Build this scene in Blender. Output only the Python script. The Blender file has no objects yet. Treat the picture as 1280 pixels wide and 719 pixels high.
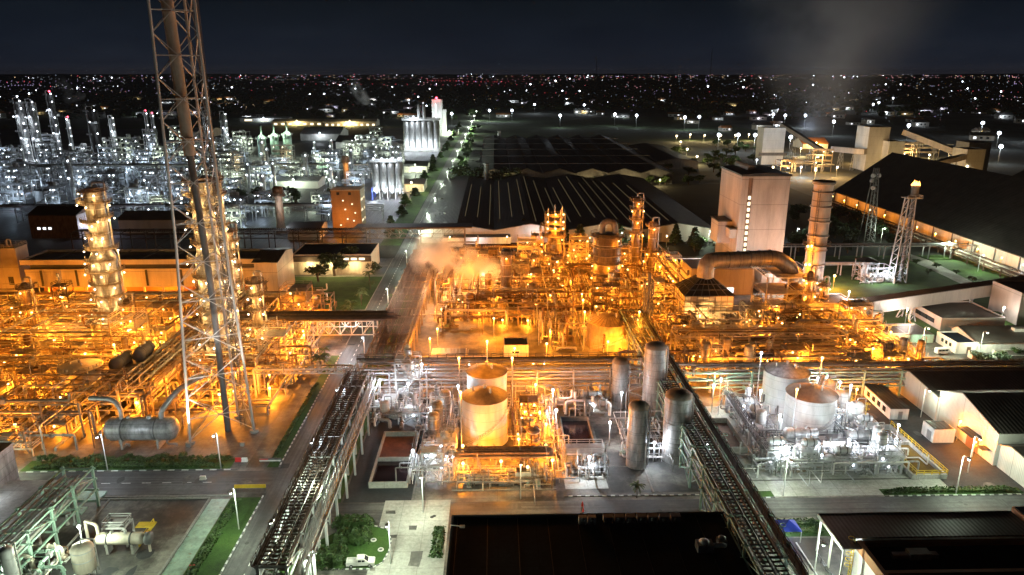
import bpy, math, random
from mathutils import Vector, Matrix
rnd = random.Random(7)
S = bpy.context.scene
COL = S.collection
PI = math.pi
V = Vector
# ---------------------------------------------------------------- camera model (also used to find where things stand on the ground)
F, HC = 910., 88.
PITCH = math.atan(267.5/F)
YAW = math.atan(20/F/math.cos(PITCH))
cp, sp, cy, sy = math.cos(PITCH), math.sin(PITCH), math.cos(YAW), math.sin(YAW)
RT = V((cy, -sy, 0)); FW = V((sy*cp, cy*cp, -sp)); UP = V((sy*sp, cy*sp, cp))
def at(px, py, z=0.):
    d = FW + RT*((px-640)/F) - UP*((py-359.5)/F)
    t = (z-HC)/d.z
    return V((d.x*t, d.y*t, z))
def pix(p):
    v = V(p)-V((0, 0, HC)); dd = v.dot(FW)
    return 640+F*v.dot(RT)/dd, 359.5-F*v.dot(UP)/dd
cam = bpy.data.cameras.new('camera'); co = bpy.data.objects.new('camera', cam); COL.objects.link(co)
cam.sensor_width = 36; cam.lens = 36*F/1280; cam.clip_start = 1; cam.clip_end = 60000
co.location = (0, 0, HC); co.rotation_euler = (PI/2-PITCH, 0, -YAW)
S.camera = co
# ---------------------------------------------------------------- mesh builder
class MB:
    def __init__(s): s.v = []; s.f = []; s.sm = []; s.mi = []; s.m = 0
    def _add(s, vs, fs, smooth=False):
        o = len(s.v); s.v += [tuple(p) for p in vs]
        for f in fs:
            s.f.append([i+o for i in f]); s.sm.append(smooth); s.mi.append(s.m)
        return s
    def box(s, a, b):
        x0, y0, z0 = a; x1, y1, z1 = b
        return s._add([(x0,y0,z0),(x1,y0,z0),(x1,y1,z0),(x0,y1,z0),(x0,y0,z1),(x1,y0,z1),(x1,y1,z1),(x0,y1,z1)],
            [(0,3,2,1),(4,5,6,7),(0,1,5,4),(1,2,6,5),(2,3,7,6),(3,0,4,7)])
    def cbox(s, c, d): return s.box((c[0]-d[0]/2, c[1]-d[1]/2, c[2]-d[2]/2), (c[0]+d[0]/2, c[1]+d[1]/2, c[2]+d[2]/2))
    def beam(s, p, q, w, h=None):
        p = V(p); q = V(q); h = h or w; d = q-p
        if d.length < 1e-6: return s
        d.normalize(); u = V((0,0,1)) if abs(d.z) < .95 else V((0,1,0))
        a = d.cross(u).normalized(); b = a.cross(d).normalized(); a *= w/2; b *= h/2
        return s._add([p-a-b,p+a-b,p+a+b,p-a+b,q-a-b,q+a-b,q+a+b,q-a+b],
            [(0,1,2,3),(7,6,5,4),(1,0,4,5),(2,1,5,6),(3,2,6,7),(0,3,7,4)])
    def tube(s, pts, r, n=8, bend=None, caps=True):
        pts = [V(p) for p in pts]
        if len(pts) > 2:
            bend = bend if bend is not None else r*2.2
            o = [pts[0]]
            for i in range(1, len(pts)-1):
                a, b, c = pts[i-1], pts[i], pts[i+1]
                d0 = (a-b); d1 = (c-b); l0, l1 = d0.length, d1.length
                if l0 < 1e-4 or l1 < 1e-4: continue
                e = min(bend, l0*.45, l1*.45); d0 /= l0; d1 /= l1
                for k in range(4):
                    t = k/3; o.append((b+d0*e)*(1-t)**2 + b*2*t*(1-t) + (b+d1*e)*t*t)
            o.append(pts[-1]); pts = o
        vs = []; fs = []; prev = None
        for i, p in enumerate(pts):
            d = (pts[min(i+1, len(pts)-1)]-pts[max(i-1, 0)])
            d = d.normalized() if d.length > 1e-6 else V((0,0,1))
            if prev is None:
                u = V((0,0,1)) if abs(d.z) < .9 else V((1,0,0)); a = d.cross(u).normalized()
            else:
                a = (prev-d*prev.dot(d)); a = a.normalized() if a.length > 1e-5 else d.orthogonal().normalized()
            prev = a; b = d.cross(a)
            vs += [p+a*(r*math.cos(2*PI*k/n))+b*(r*math.sin(2*PI*k/n)) for k in range(n)]
        m = len(pts)
        for i in range(m-1):
            for k in range(n): fs.append((i*n+k, i*n+(k+1)%n, (i+1)*n+(k+1)%n, (i+1)*n+k))
        s._add(vs, fs, True)
        if caps:
            s._add(vs[:n], [tuple(range(n-1, -1, -1))]); s._add(vs[-n:], [tuple(range(n))])
        return s
    def cyl(s, p, q, r, n=12): return s.tube([p, q], r, n)
    def lathe(s, c, prof, n=24, smooth=True, axis=None, a0=0, a1=2*PI):
        full = abs(a1-a0-2*PI) < 1e-6; vs = []; fs = []; c = V(c)
        k1 = n if full else n+1
        for r, z in prof:
            for k in range(k1):
                t = a0+(a1-a0)*k/n
                if axis == 'x': vs.append(c+V((z, r*math.cos(t), r*math.sin(t))))
                elif axis == 'y': vs.append(c+V((-r*math.cos(t), z, r*math.sin(t))))
                else: vs.append(c+V((r*math.cos(t), r*math.sin(t), z)))
        for i in range(len(prof)-1):
            for k in range(n):
                j = (k+1) % k1
                fs.append((i*k1+k, i*k1+j, (i+1)*k1+j, (i+1)*k1+k))
        return s._add(vs, fs, smooth)
    def disc(s, c, r, n=24, z=0): return s._add([(c[0]+r*math.cos(2*PI*k/n), c[1]+r*math.sin(2*PI*k/n), c[2]+z) for k in range(n)], [tuple(range(n))])
    def poly(s, pts): return s._add(pts, [tuple(range(len(pts)))])
    def prism(s, poly, z0, z1):
        n = len(poly)
        return s._add([(x,y,z0) for x,y in poly]+[(x,y,z1) for x,y in poly],
            [tuple(range(n-1,-1,-1)), tuple(range(n,2*n))]+[(i,(i+1)%n,n+(i+1)%n,n+i) for i in range(n)])
    def profx(s, prof, x0, x1):   # prof in (y,z), counter-clockwise seen from +x, extruded along x
        n = len(prof)
        return s._add([(x0,y,z) for y,z in prof]+[(x1,y,z) for y,z in prof],
            [tuple(range(n-1,-1,-1)), tuple(range(n,2*n))]+[(i,(i+1)%n,n+(i+1)%n,n+i) for i in range(n)])
    def profy(s, prof, y0, y1):   # prof in (x,z), extruded along y
        n = len(prof)
        return s._add([(x,y0,z) for x,z in prof]+[(x,y1,z) for x,z in prof],
            [tuple(range(n)), tuple(range(2*n-1,n-1,-1))]+[((i+1)%n,i,n+i,n+(i+1)%n) for i in range(n)])
    def ball(s, c, r, n=8):
        return s.lathe(c, [(max(r*math.sin(PI*i/6), .001), -r*math.cos(PI*i/6)) for i in range(7)], n)
    def rail(s, pts, h=1.1, t=.1, step=2.2, mid=True):
        pts = [V(p) for p in pts]
        for a, b in zip(pts, pts[1:]):
            for zz in ((h, h*.5) if mid else (h,)): s.beam(a+V((0,0,zz)), b+V((0,0,zz)), t)
            n = max(1, int((b-a).length/step))
            for k in range(n+1):
                p = a.lerp(b, k/n); s.beam(p, p+V((0,0,h)), t)
        return s
    def ringrail(s, c, r, z, h=1.1, t=.1, a0=0, a1=2*PI, n=12):
        pts = [(c[0]+r*math.cos(a0+(a1-a0)*k/n), c[1]+r*math.sin(a0+(a1-a0)*k/n), z) for k in range(n+1)]
        return s.rail(pts, h, t, step=9)
    def ladder(s, p, q, off, w=.6, t=.1):
        p = V(p); q = V(q); off = V(off).normalized()*w/2
        s.beam(p-off, q-off, t); s.beam(p+off, q+off, t)
        n = int((q-p).length/.6)
        for k in range(1, n):
            c = p.lerp(q, k/n); s.beam(c-off, c+off, t*.7)
        return s
    def leaf(s, c, size, r):
        a = V((r.uniform(-1,1), r.uniform(-1,1), r.uniform(-.6,.6))).normalized(); b = a.orthogonal().normalized()
        b = Matrix.Rotation(r.uniform(0, 6.3), 3, a) @ b
        a *= size; b *= size*.6; c = V(c)
        return s._add([c-a, c+b*.9, c+a, c-b*.9], [(0,1,2,3)])
    def build(s, name, mat, parent=None, loc=None):
        me = bpy.data.meshes.new(name)
        me.from_pydata(s.v, [], s.f)
        me.polygons.foreach_set('use_smooth', s.sm)
        mats = mat if isinstance(mat, (list, tuple)) else [mat]
        for m in mats: me.materials.append(m)
        if len(mats) > 1: me.polygons.foreach_set('material_index', s.mi)
        me.update()
        o = bpy.data.objects.new(name, me); COL.objects.link(o)
        if parent: o.parent = parent
        if loc: o.location = loc
        return o
LABELLED = []
def tag(o, label, cat, group=None, kind=None):
    o['label'] = label; o['category'] = cat
    if group: o['group'] = group
    if kind: o['kind'] = kind
    LABELLED.append(o)
    return o
def thing(name, label, cat, loc=(0,0,0), rz=0, group=None):
    o = bpy.data.objects.new(name, None); COL.objects.link(o)
    o.location = loc; o.rotation_euler = (0, 0, rz); o.empty_display_size = .5
    return tag(o, label, cat, group)
def struct(o, kind='structure'): o['kind'] = kind; return o
def dup(root, loc, rz=0, label=None, scale=None, lights=True):
    r = root.copy(); COL.objects.link(r); r.location = loc; r.rotation_euler = (0, 0, rz)
    if scale: r.scale = (scale,)*3 if not isinstance(scale, tuple) else scale
    if label: r['label'] = label
    LABELLED.append(r)
    for ch in list(root.children):
        if ch.type == 'LIGHT' and not lights: continue
        c = ch.copy(); COL.objects.link(c); c.parent = r
        for g in ch.children:
            d = g.copy(); COL.objects.link(d); d.parent = c
    return r
# ---------------------------------------------------------------- materials
def mk(name):
    m = bpy.data.materials.new(name); m.use_nodes = True
    nt = m.node_tree; b = nt.nodes['Principled BSDF']
    return m, nt, b
def nd(nt, t, **k):
    n = nt.nodes.new(t)
    for a, v in k.items():
        if a.startswith('i_'): n.inputs[a[2:].replace('_', ' ')].default_value = v
        else: setattr(n, a, v)
    return n
def pos(nt, sc=(1,1,1)):
    g = nd(nt, 'ShaderNodeNewGeometry'); mp = nd(nt, 'ShaderNodeMapping'); mp.inputs['Scale'].default_value = sc
    nt.links.new(g.outputs['Position'], mp.inputs['Vector']); return mp.outputs[0]
def ramp(nt, fac, stops):
    r = nd(nt, 'ShaderNodeValToRGB'); e = r.color_ramp.elements
    while len(e) < len(stops): e.new(.5)
    for i, (p, c) in enumerate(stops): e[i].position = p; e[i].color = (*c, 1) if len(c) == 3 else c
    nt.links.new(fac, r.inputs[0]); return r.outputs[0]
def noise(nt, vec, scale, detail=4, rough=.6):
    n = nd(nt, 'ShaderNodeTexNoise'); n.inputs['Scale'].default_value = scale; n.inputs['Detail'].default_value = detail; n.inputs['Roughness'].default_value = rough
    nt.links.new(vec, n.inputs['Vector']); return n.outputs['Fac']
def mul(nt, a, b, f=1., mode='MULTIPLY'):
    m = nd(nt, 'ShaderNodeMix', data_type='RGBA', blend_type=mode); m.inputs[0].default_value = f
    nt.links.new(a, m.inputs[6]); nt.links.new(b, m.inputs[7]); return m.outputs[2]
def lines(nt, axis, step, width):     # 1 on panels, 0 on a thin seam every step metres along a world axis
    g = nd(nt, 'ShaderNodeNewGeometry'); sx = nd(nt, 'ShaderNodeSeparateXYZ'); nt.links.new(g.outputs['Position'], sx.inputs[0])
    a = nd(nt, 'ShaderNodeMath', operation='DIVIDE'); a.inputs[1].default_value = step; nt.links.new(sx.outputs[axis], a.inputs[0])
    b = nd(nt, 'ShaderNodeMath', operation='FRACT'); nt.links.new(a.outputs[0], b.inputs[0])
    c = nd(nt, 'ShaderNodeMath', operation='GREATER_THAN'); c.inputs[1].default_value = width/step; nt.links.new(b.outputs[0], c.inputs[0])
    return c.outputs[0]
def paint(name, c, rough=.55, metal=0., dirt=.45, scale=.25, streak=True, rust=None, seams=(), bump=0, corr=None):
    m, nt, b = mk(name); L = nt.links.new
    d = tuple(x*(1-dirt) for x in c)
    n = noise(nt, pos(nt, (1, 1, .25) if streak else (1, 1, 1)), scale*2.2, 7, .68)
    col = ramp(nt, n, [(.34, d), (.62, c)])
    if rust:
        n2 = noise(nt, pos(nt, (1, 1, .4)), scale*4, 6, .7)
        mk_ = ramp(nt, n2, [(.58, (0,0,0)), (.68, (1,1,1))])
        mm = nd(nt, 'ShaderNodeMix', data_type='RGBA'); L(mk_, mm.inputs[0]); L(col, mm.inputs[6]); mm.inputs[7].default_value = (*rust, 1); col = mm.outputs[2]
    for axis, step, w, k in seams:
        s_ = ramp(nt, lines(nt, axis, step, w), [(0, (k,)*3), (1, (1,1,1))]); col = mul(nt, col, s_)
    L(col, b.inputs['Base Color'])
    b.inputs['Roughness'].default_value = rough; b.inputs['Metallic'].default_value = metal
    if corr:
        axis, per, st = corr
        w = nd(nt, 'ShaderNodeTexWave'); w.bands_direction = 'XYZ'[axis]; w.inputs['Scale'].default_value = .314/per*1.0; L(pos(nt), w.inputs['Vector'])
        bp = nd(nt, 'ShaderNodeBump'); bp.inputs['Strength'].default_value = st; bp.inputs['Distance'].default_value = .08; L(w.outputs['Fac'], bp.inputs['Height']); L(bp.outputs[0], b.inputs['Normal'])
    elif bump:
        bp = nd(nt, 'ShaderNodeBump'); bp.inputs['Strength'].default_value = bump; bp.inputs['Distance'].default_value = .1
        L(noise(nt, pos(nt), 3, 6), bp.inputs['Height']); L(bp.outputs[0], b.inputs['Normal'])
    return m
def groundmat(name, stops, scale=.08, fine=1.6, rough=.85, slab=None, bump=.25, wet=0, k=.72, tracks=False):
    m, nt, b = mk(name); L = nt.links.new
    n = noise(nt, pos(nt), scale, 9, .66); col = ramp(nt, n, stops)
    n2 = noise(nt, pos(nt), fine, 6, .75); col = mul(nt, col, ramp(nt, n2, [(.3, (.62,.62,.62)), (.7, (1.1,1.1,1.1))]))
    if tracks: col = mul(nt, col, ramp(nt, noise(nt, pos(nt, (.9, .02, 1) if tracks == 'y' else (.02, .9, 1)), 1.3, 4, .6), [(.38, (.6,.6,.6)), (.6, (1.12,1.12,1.12))]))
    if slab:
        for ax in (0, 1): col = mul(nt, col, ramp(nt, lines(nt, ax, slab, .14), [(0, (k,)*3), (1, (1,1,1))]))
    L(col, b.inputs['Base Color']); b.inputs['Roughness'].default_value = rough
    if wet:
        L(ramp(nt, n, [(.35, (rough-wet,)*3), (.6, (rough,)*3)]), b.inputs['Roughness'])
    bp = nd(nt, 'ShaderNodeBump'); bp.inputs['Strength'].default_value = bump; bp.inputs['Distance'].default_value = .1
    L(n2, bp.inputs['Height']); L(bp.outputs[0], b.inputs['Normal'])
    return m
def emit(name, c, st, sample=False):
    m, nt, b = mk(name); nt.nodes.remove(b)
    e = nd(nt, 'ShaderNodeEmission'); e.inputs[0].default_value = (*c, 1); e.inputs[1].default_value = st
    nt.links.new(e.outputs[0], nt.nodes['Material Output'].inputs[0])
    if not sample: m.cycles.emission_sampling = 'NONE'
    return m
def leafmat(name, a, b_):
    m, nt, b = mk(name)
    n = noise(nt, pos(nt), .9, 3); nt.links.new(ramp(nt, n, [(.35, a), (.65, b_)]), b.inputs['Base Color'])
    b.inputs['Roughness'].default_value = .6
    return m
M = {}
M['concrete'] = groundmat('concrete', [(.4, (.03,.027,.024)), (.49, (.11,.10,.09)), (.62, (.25,.235,.215))], .09, 1.1, .8, 6, wet=.3)
M['pale_concrete'] = groundmat('pale_concrete', [(.3, (.27,.26,.235)), (.55, (.42,.41,.38)), (.7, (.5,.49,.46))], .12, 1.2, .8, 5)
M['dark_concrete'] = groundmat('dark_concrete', [(.42, (.016,.016,.016)), (.5, (.08,.076,.068)), (.6, (.26,.25,.22))], .07, .9, .75, 5, wet=.25)
M['asphalt'] = groundmat('asphalt', [(.36, (.035,.035,.037)), (.5, (.08,.08,.083)), (.62, (.14,.14,.138))], .06, 1.0, .75, wet=.25, tracks='y')
M['cross_asphalt'] = groundmat('cross_asphalt', [(.36, (.035,.035,.037)), (.5, (.08,.08,.083)), (.62, (.14,.14,.138))], .06, 1.0, .75, wet=.25, tracks='x')
M['dark_ground'] = groundmat('dark_ground', [(.35, (.006,.008,.007)), (.65, (.016,.02,.015))], .05, 1, .95)
M['riser_tan'] = paint('weathered_flue_steel', (.40,.36,.31), .55, .05, .4, .2)
M['new_asphalt'] = groundmat('new_asphalt', [(.35, (.02,.022,.026)), (.65, (.05,.052,.058))], .1, 1.5, .85)
M['grass'] = groundmat('grass', [(.3, (.018,.045,.006)), (.55, (.04,.095,.012)), (.7, (.07,.125,.02))], .15, 2.5, .95, bump=.6)
M['lawn'] = groundmat('lawn', [(.3, (.03,.08,.01)), (.7, (.06,.14,.02))], .3, 3, .95, bump=.6)
M['earth'] = groundmat('earth', [(.35, (.03,.036,.034)), (.5, (.055,.062,.056)), (.65, (.09,.09,.08))], .012, .3, .95)
M['field'] = groundmat('field', [(.35, (.03,.055,.02)), (.65, (.06,.1,.035))], .02, .3, .95)
M['white'] = paint('white_paint', (.72,.71,.68), .5, 0, .3)
M['cream'] = paint('cream_paint', (.62,.56,.47), .5, 0, .35)
M['grey'] = paint('grey_paint', (.30,.30,.30), .5, .1, .45, rust=(.16,.08,.04))
M['darkgrey'] = paint('dark_grey_paint', (.12,.12,.125), .5, .1, .4)
M['black'] = paint('black_steel', (.035,.034,.033), .5, .2, .4)
M['galv'] = paint('galvanised_steel', (.5,.51,.52), .5, .08, .35)
M['silver'] = paint('silver_cladding', (.55,.54,.52), .38, .55, .35, seams=((2, 1.6, .12, .5),), rust=(.17,.1,.06))
M['pipe_silver'] = paint('pipe_cladding', (.42,.41,.4), .4, .45, .45, streak=False)
M['green'] = paint('pale_green_steel', (.32,.47,.39), .5, .05, .45, rust=(.2,.12,.07))
M['brown'] = paint('brown_tray', (.085,.06,.048), .6, .1, .5)
M['rust'] = paint('rusty_steel', (.2,.125,.08), .7, .1, .6, .6)
M['tan_steel'] = paint('tan_steel', (.27,.215,.16), .55, .1, .45, rust=(.15,.07,.035))
M['yellow'] = paint('yellow_paint', (.62,.42,.03), .5, 0, .3)
M['blue'] = paint('blue_tarpaulin', (.03,.06,.5), .6, 0, .2)
M['red'] = paint('red_paint', (.5,.03,.03), .5, 0, .2)
M['clad_white'] = paint('white_wall_cladding', (.66,.65,.62), .5, .05, .3, .05, corr=(0, .5, .5), seams=((2, 8, .15, .7),))
M['clad_warm'] = paint('warm_grey_wall_cladding', (.52,.46,.41), .5, .05, .35, .06, corr=(0, .6, .4), seams=((2, 11, .25, .6), (0, 6, .12, .75)))
M['clad_y'] = paint('pale_wall_cladding', (.6,.58,.54), .5, .05, .3, .06, corr=(1, .5, .5), seams=((1, 9, .18, .55),))
M['roof'] = paint('dark_metal_roof', (.036,.034,.034), .45, .2, .5, .08, streak=False, corr=(0, 1., .5))
M['roof_y'] = paint('dark_ribbed_roof', (.05,.046,.044), .5, .2, .5, .08, streak=False, corr=(0, .8, .6), seams=((0, 8, .2, .6),))
M['flat_roof'] = groundmat('flat_roof_felt', [(.3, (.006,.011,.019)), (.55, (.010,.017,.028)), (.7, (.016,.024,.036))], .12, 1.4, .95, 7, k=.7)
M['flat_roof'].node_tree.nodes['Principled BSDF'].inputs['Specular IOR Level'].default_value = .12
M['roof_warm'] = paint('brown_metal_roof', (.13,.112,.1), .45, .2, .45, .08, streak=False, corr=(0, 1., .5))
M['tower_wall'] = paint('tan_brown_wall', (.27,.17,.085), .6, 0, .3, .1, seams=((2, 4, .15, .8),))
M['orange_wall'] = paint('orange_brown_wall', (.36,.15,.055), .6, 0, .3, .1, seams=((2, 4, .15, .7),))
M['tank_white'] = paint('white_tank_plate', (.68,.68,.67), .42, .05, .32, .18, seams=((2, 2.4, .1, .65),))
M['col_dark'] = paint('weathered_column_cladding', (.2,.15,.11), .42, .3, .6, .3, seams=((2, 1.8, .1, .55),), rust=(.1,.06,.04))
M['tank_tan'] = paint('weathered_tank_plate', (.42,.33,.22), .5, .1, .5, .3, seams=((2, 1.8, .07, .7),), rust=(.2,.1,.05))
M['tank_roof'] = paint('tank_roof_plate', (.3,.25,.21), .55, .05, .45, .2, streak=False)
M['silo'] = paint('silo_steel', (.36,.36,.36), .42, .2, .62, .35, seams=((2, 2.2, .09, .5),))
M['stack'] = paint('stack_steel', (.44,.37,.33), .5, .2, .35, .2, seams=((2, 6.2, .3, .35),))
M['duct'] = paint('duct_cladding', (.25,.22,.2), .42, .35, .4, .2, seams=((0, 1.6, .12, .45),), streak=False)
M['red_basin'] = groundmat('red_brown_basin', [(.35, (.12,.045,.025)), (.65, (.25,.095,.05))], .3, 2, .7)
M['liquid'] = groundmat('dark_liquid', [(.4, (.015,.01,.012)), (.7, (.04,.02,.022))], .5, 2, .12, bump=.1)
M['mud'] = groundmat('muddy_water', [(.4, (.13,.075,.02)), (.7, (.2,.12,.03))], .2, 2, .2, bump=.1)
M['leaf'] = leafmat('leaf_green', (.022,.05,.012), (.06,.11,.025))
M['leaf_dark'] = leafmat('leaf_dark', (.012,.025,.008), (.035,.06,.02))
M['palm'] = leafmat('palm_frond', (.03,.06,.015), (.08,.13,.04))
M['bark'] = paint('bark', (.1,.075,.05), .9, 0, .4, 1)
M['glass'] = paint('dark_glass', (.03,.035,.04), .1, 0, .2)
M['skylight'] = emit('skylight_strip', (1,.78,.42), .04)
M['window_lit'] = emit('lit_window', (1,.8,.5), 0.9)
M['window_white'] = emit('white_lit_window', (.9,.95,1), 1.0)
M['bulb_orange'] = emit('sodium_bulb', (1,.6,.18), 6)
M['bulb_warm'] = emit('warm_bulb', (1,.82,.5), 6)
M['bulb_white'] = emit('white_bulb', (.78,.88,1), 6)
M['bulb_green'] = emit('greenish_bulb', (.8,1,.8), 6)
M['bulb_red'] = emit('red_beacon', (1,.06,.1), 4)
M['bulb_violet'] = emit('violet_bulb', (.75,.62,1), 3)
M['bulb_pink'] = emit('pink_bulb', (1,.5,.5), 3)
M['flame'] = emit('flame', (1,.33,.06), 4)
for n_, c_, s_ in (('dim_white',(.8,.88,1),.55),('dim_blue',(.6,.75,1),.34),('dim_warm',(1,.7,.38),.6),('dim_pink',(1,.42,.5),.8),('dim_violet',(.66,.5,1),.8),('dim_red',(1,.08,.12),1.3)): M[n_] = emit(n_+'_town_lamp', c_, s_)
M['tyre'] = paint('tyre_rubber', (.02,.02,.02), .9, 0, .1)
M['stripe'] = paint('road_paint', (.72,.72,.7), .7, 0, .45, 1.5, streak=False)
M['kerb'] = paint('kerb_concrete', (.34,.33,.31), .85, 0, .4, 1, streak=False)
# ---------------------------------------------------------------- lights
ORANGE = (1, .285, .016); WARM = (1, .56, .17); WHITE = (.84,.93,1); GREENW = (.84,1,.74); YELLOW = (1,.74,.32)
BULB = {ORANGE: 'bulb_orange', WARM: 'bulb_warm', WHITE: 'bulb_white', GREENW: 'bulb_green', YELLOW: 'bulb_warm'}
LG = 1.3
_ld = {}
def plight(p, col, w, parent=None, size=.25):
    w *= {ORANGE: 3.1, WARM: 1.7, GREENW: 1.9}.get(col, 1.0)
    key = (col, round(w), size)
    if key not in _ld:
        l = bpy.data.lights.new('lamp_or_fill_light', 'POINT'); l.color = col; l.energy = w*LG; l.shadow_soft_size = size; _ld[key] = l
    o = bpy.data.objects.new('lamp_or_fill_light', _ld[key]); COL.objects.link(o); o.location = p
    if parent: o.parent = parent
    return o
_lp = {}
def lamp(p, h, col, w, label, group, r=.3, style='pole', dirx=0, pm='galv'):
    """a lamp on a pole at ground (or deck) point p with its light source under the bulb"""
    key = (round(h, 1), col, r, style, pm)
    x, y, z = p
    if key not in _lp:
        t = thing('lamp_post' if style != 'flood' else 'floodlight_mast', label, 'lamp', (x, y, z), 0, group)
        MB().tube([(0,0,0), (0,0,h)], .05+.007*h, 6).build('pole', M[pm], t)
        b = MB()
        if style == 'arm': b.tube([(0,0,h), (0,-.3,h+.5), (0,-1.6,h+.7)], .08, 5).box((-.3,-2.3,h+.62), (.3,-1.4,h+.82)); by = -1.9; bz = h+.45
        elif style == 'flood': b.beam((-1.6,0,h), (1.6,0,h), .18); [b.box((k-.4,-.1,h+.1), (k+.4,.35,h+.9)) for k in (-1.1, 0, 1.1)]; by = -.45; bz = h+.5
        else: b.box((-.22,.05,h-.1), (.22,.4,h+.35)).beam((0,.1,h-.1), (0,0,h), .1); by = -.2; bz = h+.1
        b.build('lamp_head', M['grey'], t)
        MB().ball((0, by, bz), r, 8).build('bulb', M[BULB[col]], t)
        t['_l'] = 1; _lp[key] = (t, by, bz)
    else:
        t0, by, bz = _lp[key]; t = dup(t0, (x, y, z), 0, label, lights=False); t['group'] = group
    plight((0, by-r*.4, bz-r-.42), col, w, t, .22)
    return t
# ================================================================ SKY
w = bpy.data.worlds.new('World'); S.world = w; w.use_nodes = True
nt = w.node_tree; bg = nt.nodes['Background']
tc = nd(nt, 'ShaderNodeTexCoord'); sx = nd(nt, 'ShaderNodeSeparateXYZ'); nt.links.new(tc.outputs['Generated'], sx.inputs[0])
sky = ramp(nt, sx.outputs[2], [(0, (.024,.0255,.036)), (.012, (.0100,.0140,.0240)), (.04, (.0068,.0110,.0200)), (.09, (.0036,.0072,.0120)), (.18, (.0013,.0030,.0052)), (.4, (.0008,.0018,.0032)), (1, (.0007,.0014,.0024))])
cmp_ = nd(nt, 'ShaderNodeMapping'); cmp_.inputs['Scale'].default_value = (1, 1, 3.2); nt.links.new(tc.outputs['Generated'], cmp_.inputs[0]); cl = noise(nt, cmp_.outputs[0], 3.4, 7, .62)
sky = mul(nt, sky, ramp(nt, cl, [(.35, (.72,.74,.78)), (.55, (1,1,1)), (.72, (1.6,1.45,1.3))]))
nt.links.new(sky, bg.inputs[0]); bg.inputs[1].default_value = .31
# ================================================================ GROUND, ROADS, PATHS
def sheet(name, x0, y0, x1, y1, z, mat, kind='structure'):
    n = 1
    return struct(MB()._add([(x0,y0,z),(x1,y0,z),(x1,y1,z),(x0,y1,z)], [(0,1,2,3)]).build(name, mat), kind)
def slab(name, x0, y0, x1, y1, z0, z1, mat, kind='structure'):
    return struct(MB().box((x0,y0,z0), (x1,y1,z1)).build(name, mat), kind)
sheet('ground', -26000, -400, 26000, 42000, 0, M['earth'])
sheet('plant_yard', -260, 60, 215, 352, .03, M['concrete'])
sheet('grass_verge', 120, 222, 237, 352, .06, M['grass'])
sheet('far_yard', -620, 352, -62, 980, .03, M['asphalt'])
sheet('warehouse_yard', -62, 352, 236, 600, .03, M['dark_ground'])
sheet('field', -40, 1000, 420, 1560, .05, M['field'])
sheet('field', -1400, 1250, -150, 1900, .05, M['field'])
q_ = random.Random(2); hv = []; n_ = 160
for i in range(n_+1):
    x = -30000+60000*i/n_; h = 25+70*(.5+.5*math.sin(i*.21+1)*math.sin(i*.083))*q_.uniform(.6, 1.1)
    hv += [(x, 30000+900*math.sin(i*.5), 0), (x, 31500+600*math.sin(i*.3), h), (x, 33500, 0)]
struct(MB()._add(hv, [(3*i+k, 3*i+3+k, 3*i+4+k, 3*i+1+k) for i in range(n_) for k in (0, 1)], True).build('hills', M['earth']))
# main road with lane marks and striped kerbs
sheet('road', -50.4, 60, -42.2, 1900, .08, M['asphalt'])
mk_ = MB(); y = 66
while y < 620:
    mk_._add([(-46.45,y,.092),(-46.25,y,.092),(-46.25,y+2,.092),(-46.45,y+2,.092)], [(0,1,2,3)]); y += 4.2
mk_.build('road_markings', M['stripe'])['kind'] = 'structure'
sheet('road', -260, 141, -50.5, 150.5, .085, M['cross_asphalt'])
mk_ = MB(); x = -210
while x < -62:
    mk_._add([(x,145.7,.097),(x+2,145.7,.097),(x+2,145.9,.097),(x,145.9,.097)], [(0,1,2,3)]); x += 4.5
mk_.build('road_markings', M['stripe'])['kind'] = 'structure'
sheet('road', -42.1, 129.6, 210, 136.6, .09, M['cross_asphalt'])
sheet('pavement', -24, 100, -10, 137.5, .10, M['pale_concrete'])
def kerb(path, zebra=True, step=1.0, wdt=.28, hgt=.16):
    """two-tone kerb: blocks alternate dark and white paint"""
    b = MB(); i = 0
    for a, c in zip(path, path[1:]):
        a = V((*a, 0)); c = V((*c, 0)); n = max(1, int((c-a).length/step))
        for k in range(n):
            p = a.lerp(c, k/n); q = a.lerp(c, (k+1)/n); b.m = i % 2 if zebra else 0; i += 1
            b.beam(p+V((0,0,hgt/2+.03)), q+V((0,0,hgt/2+.03)), wdt, hgt)
    o = b.build('kerb', [M['kerb'] if not zebra else M['darkgrey'], M['stripe']]); o['kind'] = 'structure'; return o
kerb([(-50.8, 152), (-50.8, 225)]); kerb([(-41.8, 152), (-41.8, 300)], False); kerb([(-50.8, 60), (-50.8, 140)]); kerb([(-50.8, 232), (-50.8, 352)], False)
kerb([(-200, 151.2), (-60, 151.2)], True, 1.6); kerb([(-200, 140.3), (-58, 140.3)], False)
# verges
sheet('grass_verge', -62, 380, -51, 1250, .07, M['grass']); sheet('grass_verge', -41.8, 380, -28, 1250, .07, M['grass'])
sheet('grass_verge', -110, 151.5, -62, 156.2, .10, M['grass'])
sheet('grass_verge', -53.6, 152, -51, 222, .07, M['grass'])
sheet('yard_slab', -58.5, 152, -53.7, 205, .06, M['dark_concrete'])
sheet('grass_verge', -41.6, 137, -33.5, 290, .06, M['grass'])
sheet('grass_verge', -57.5, 95, -51, 139.5, .07, M['grass'])
sheet('grass_verge', -41.9, 70, -37, 128, .07, M['grass'])
sheet('path', -61.5, 100, -57.6, 139, .1, M['green'])
sheet('yard_slab', -112, 100, -62, 139.5, .06, M['dark_concrete'])
sheet('grass_verge', -95, 270, -51, 318, .06, M['grass'])
slab('kerb', -62.1, 100, -61.7, 139, 0, .35, M['kerb']); slab('kerb', -83.5, 118, -83.1, 139, 0, .3, M['kerb'])
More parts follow.
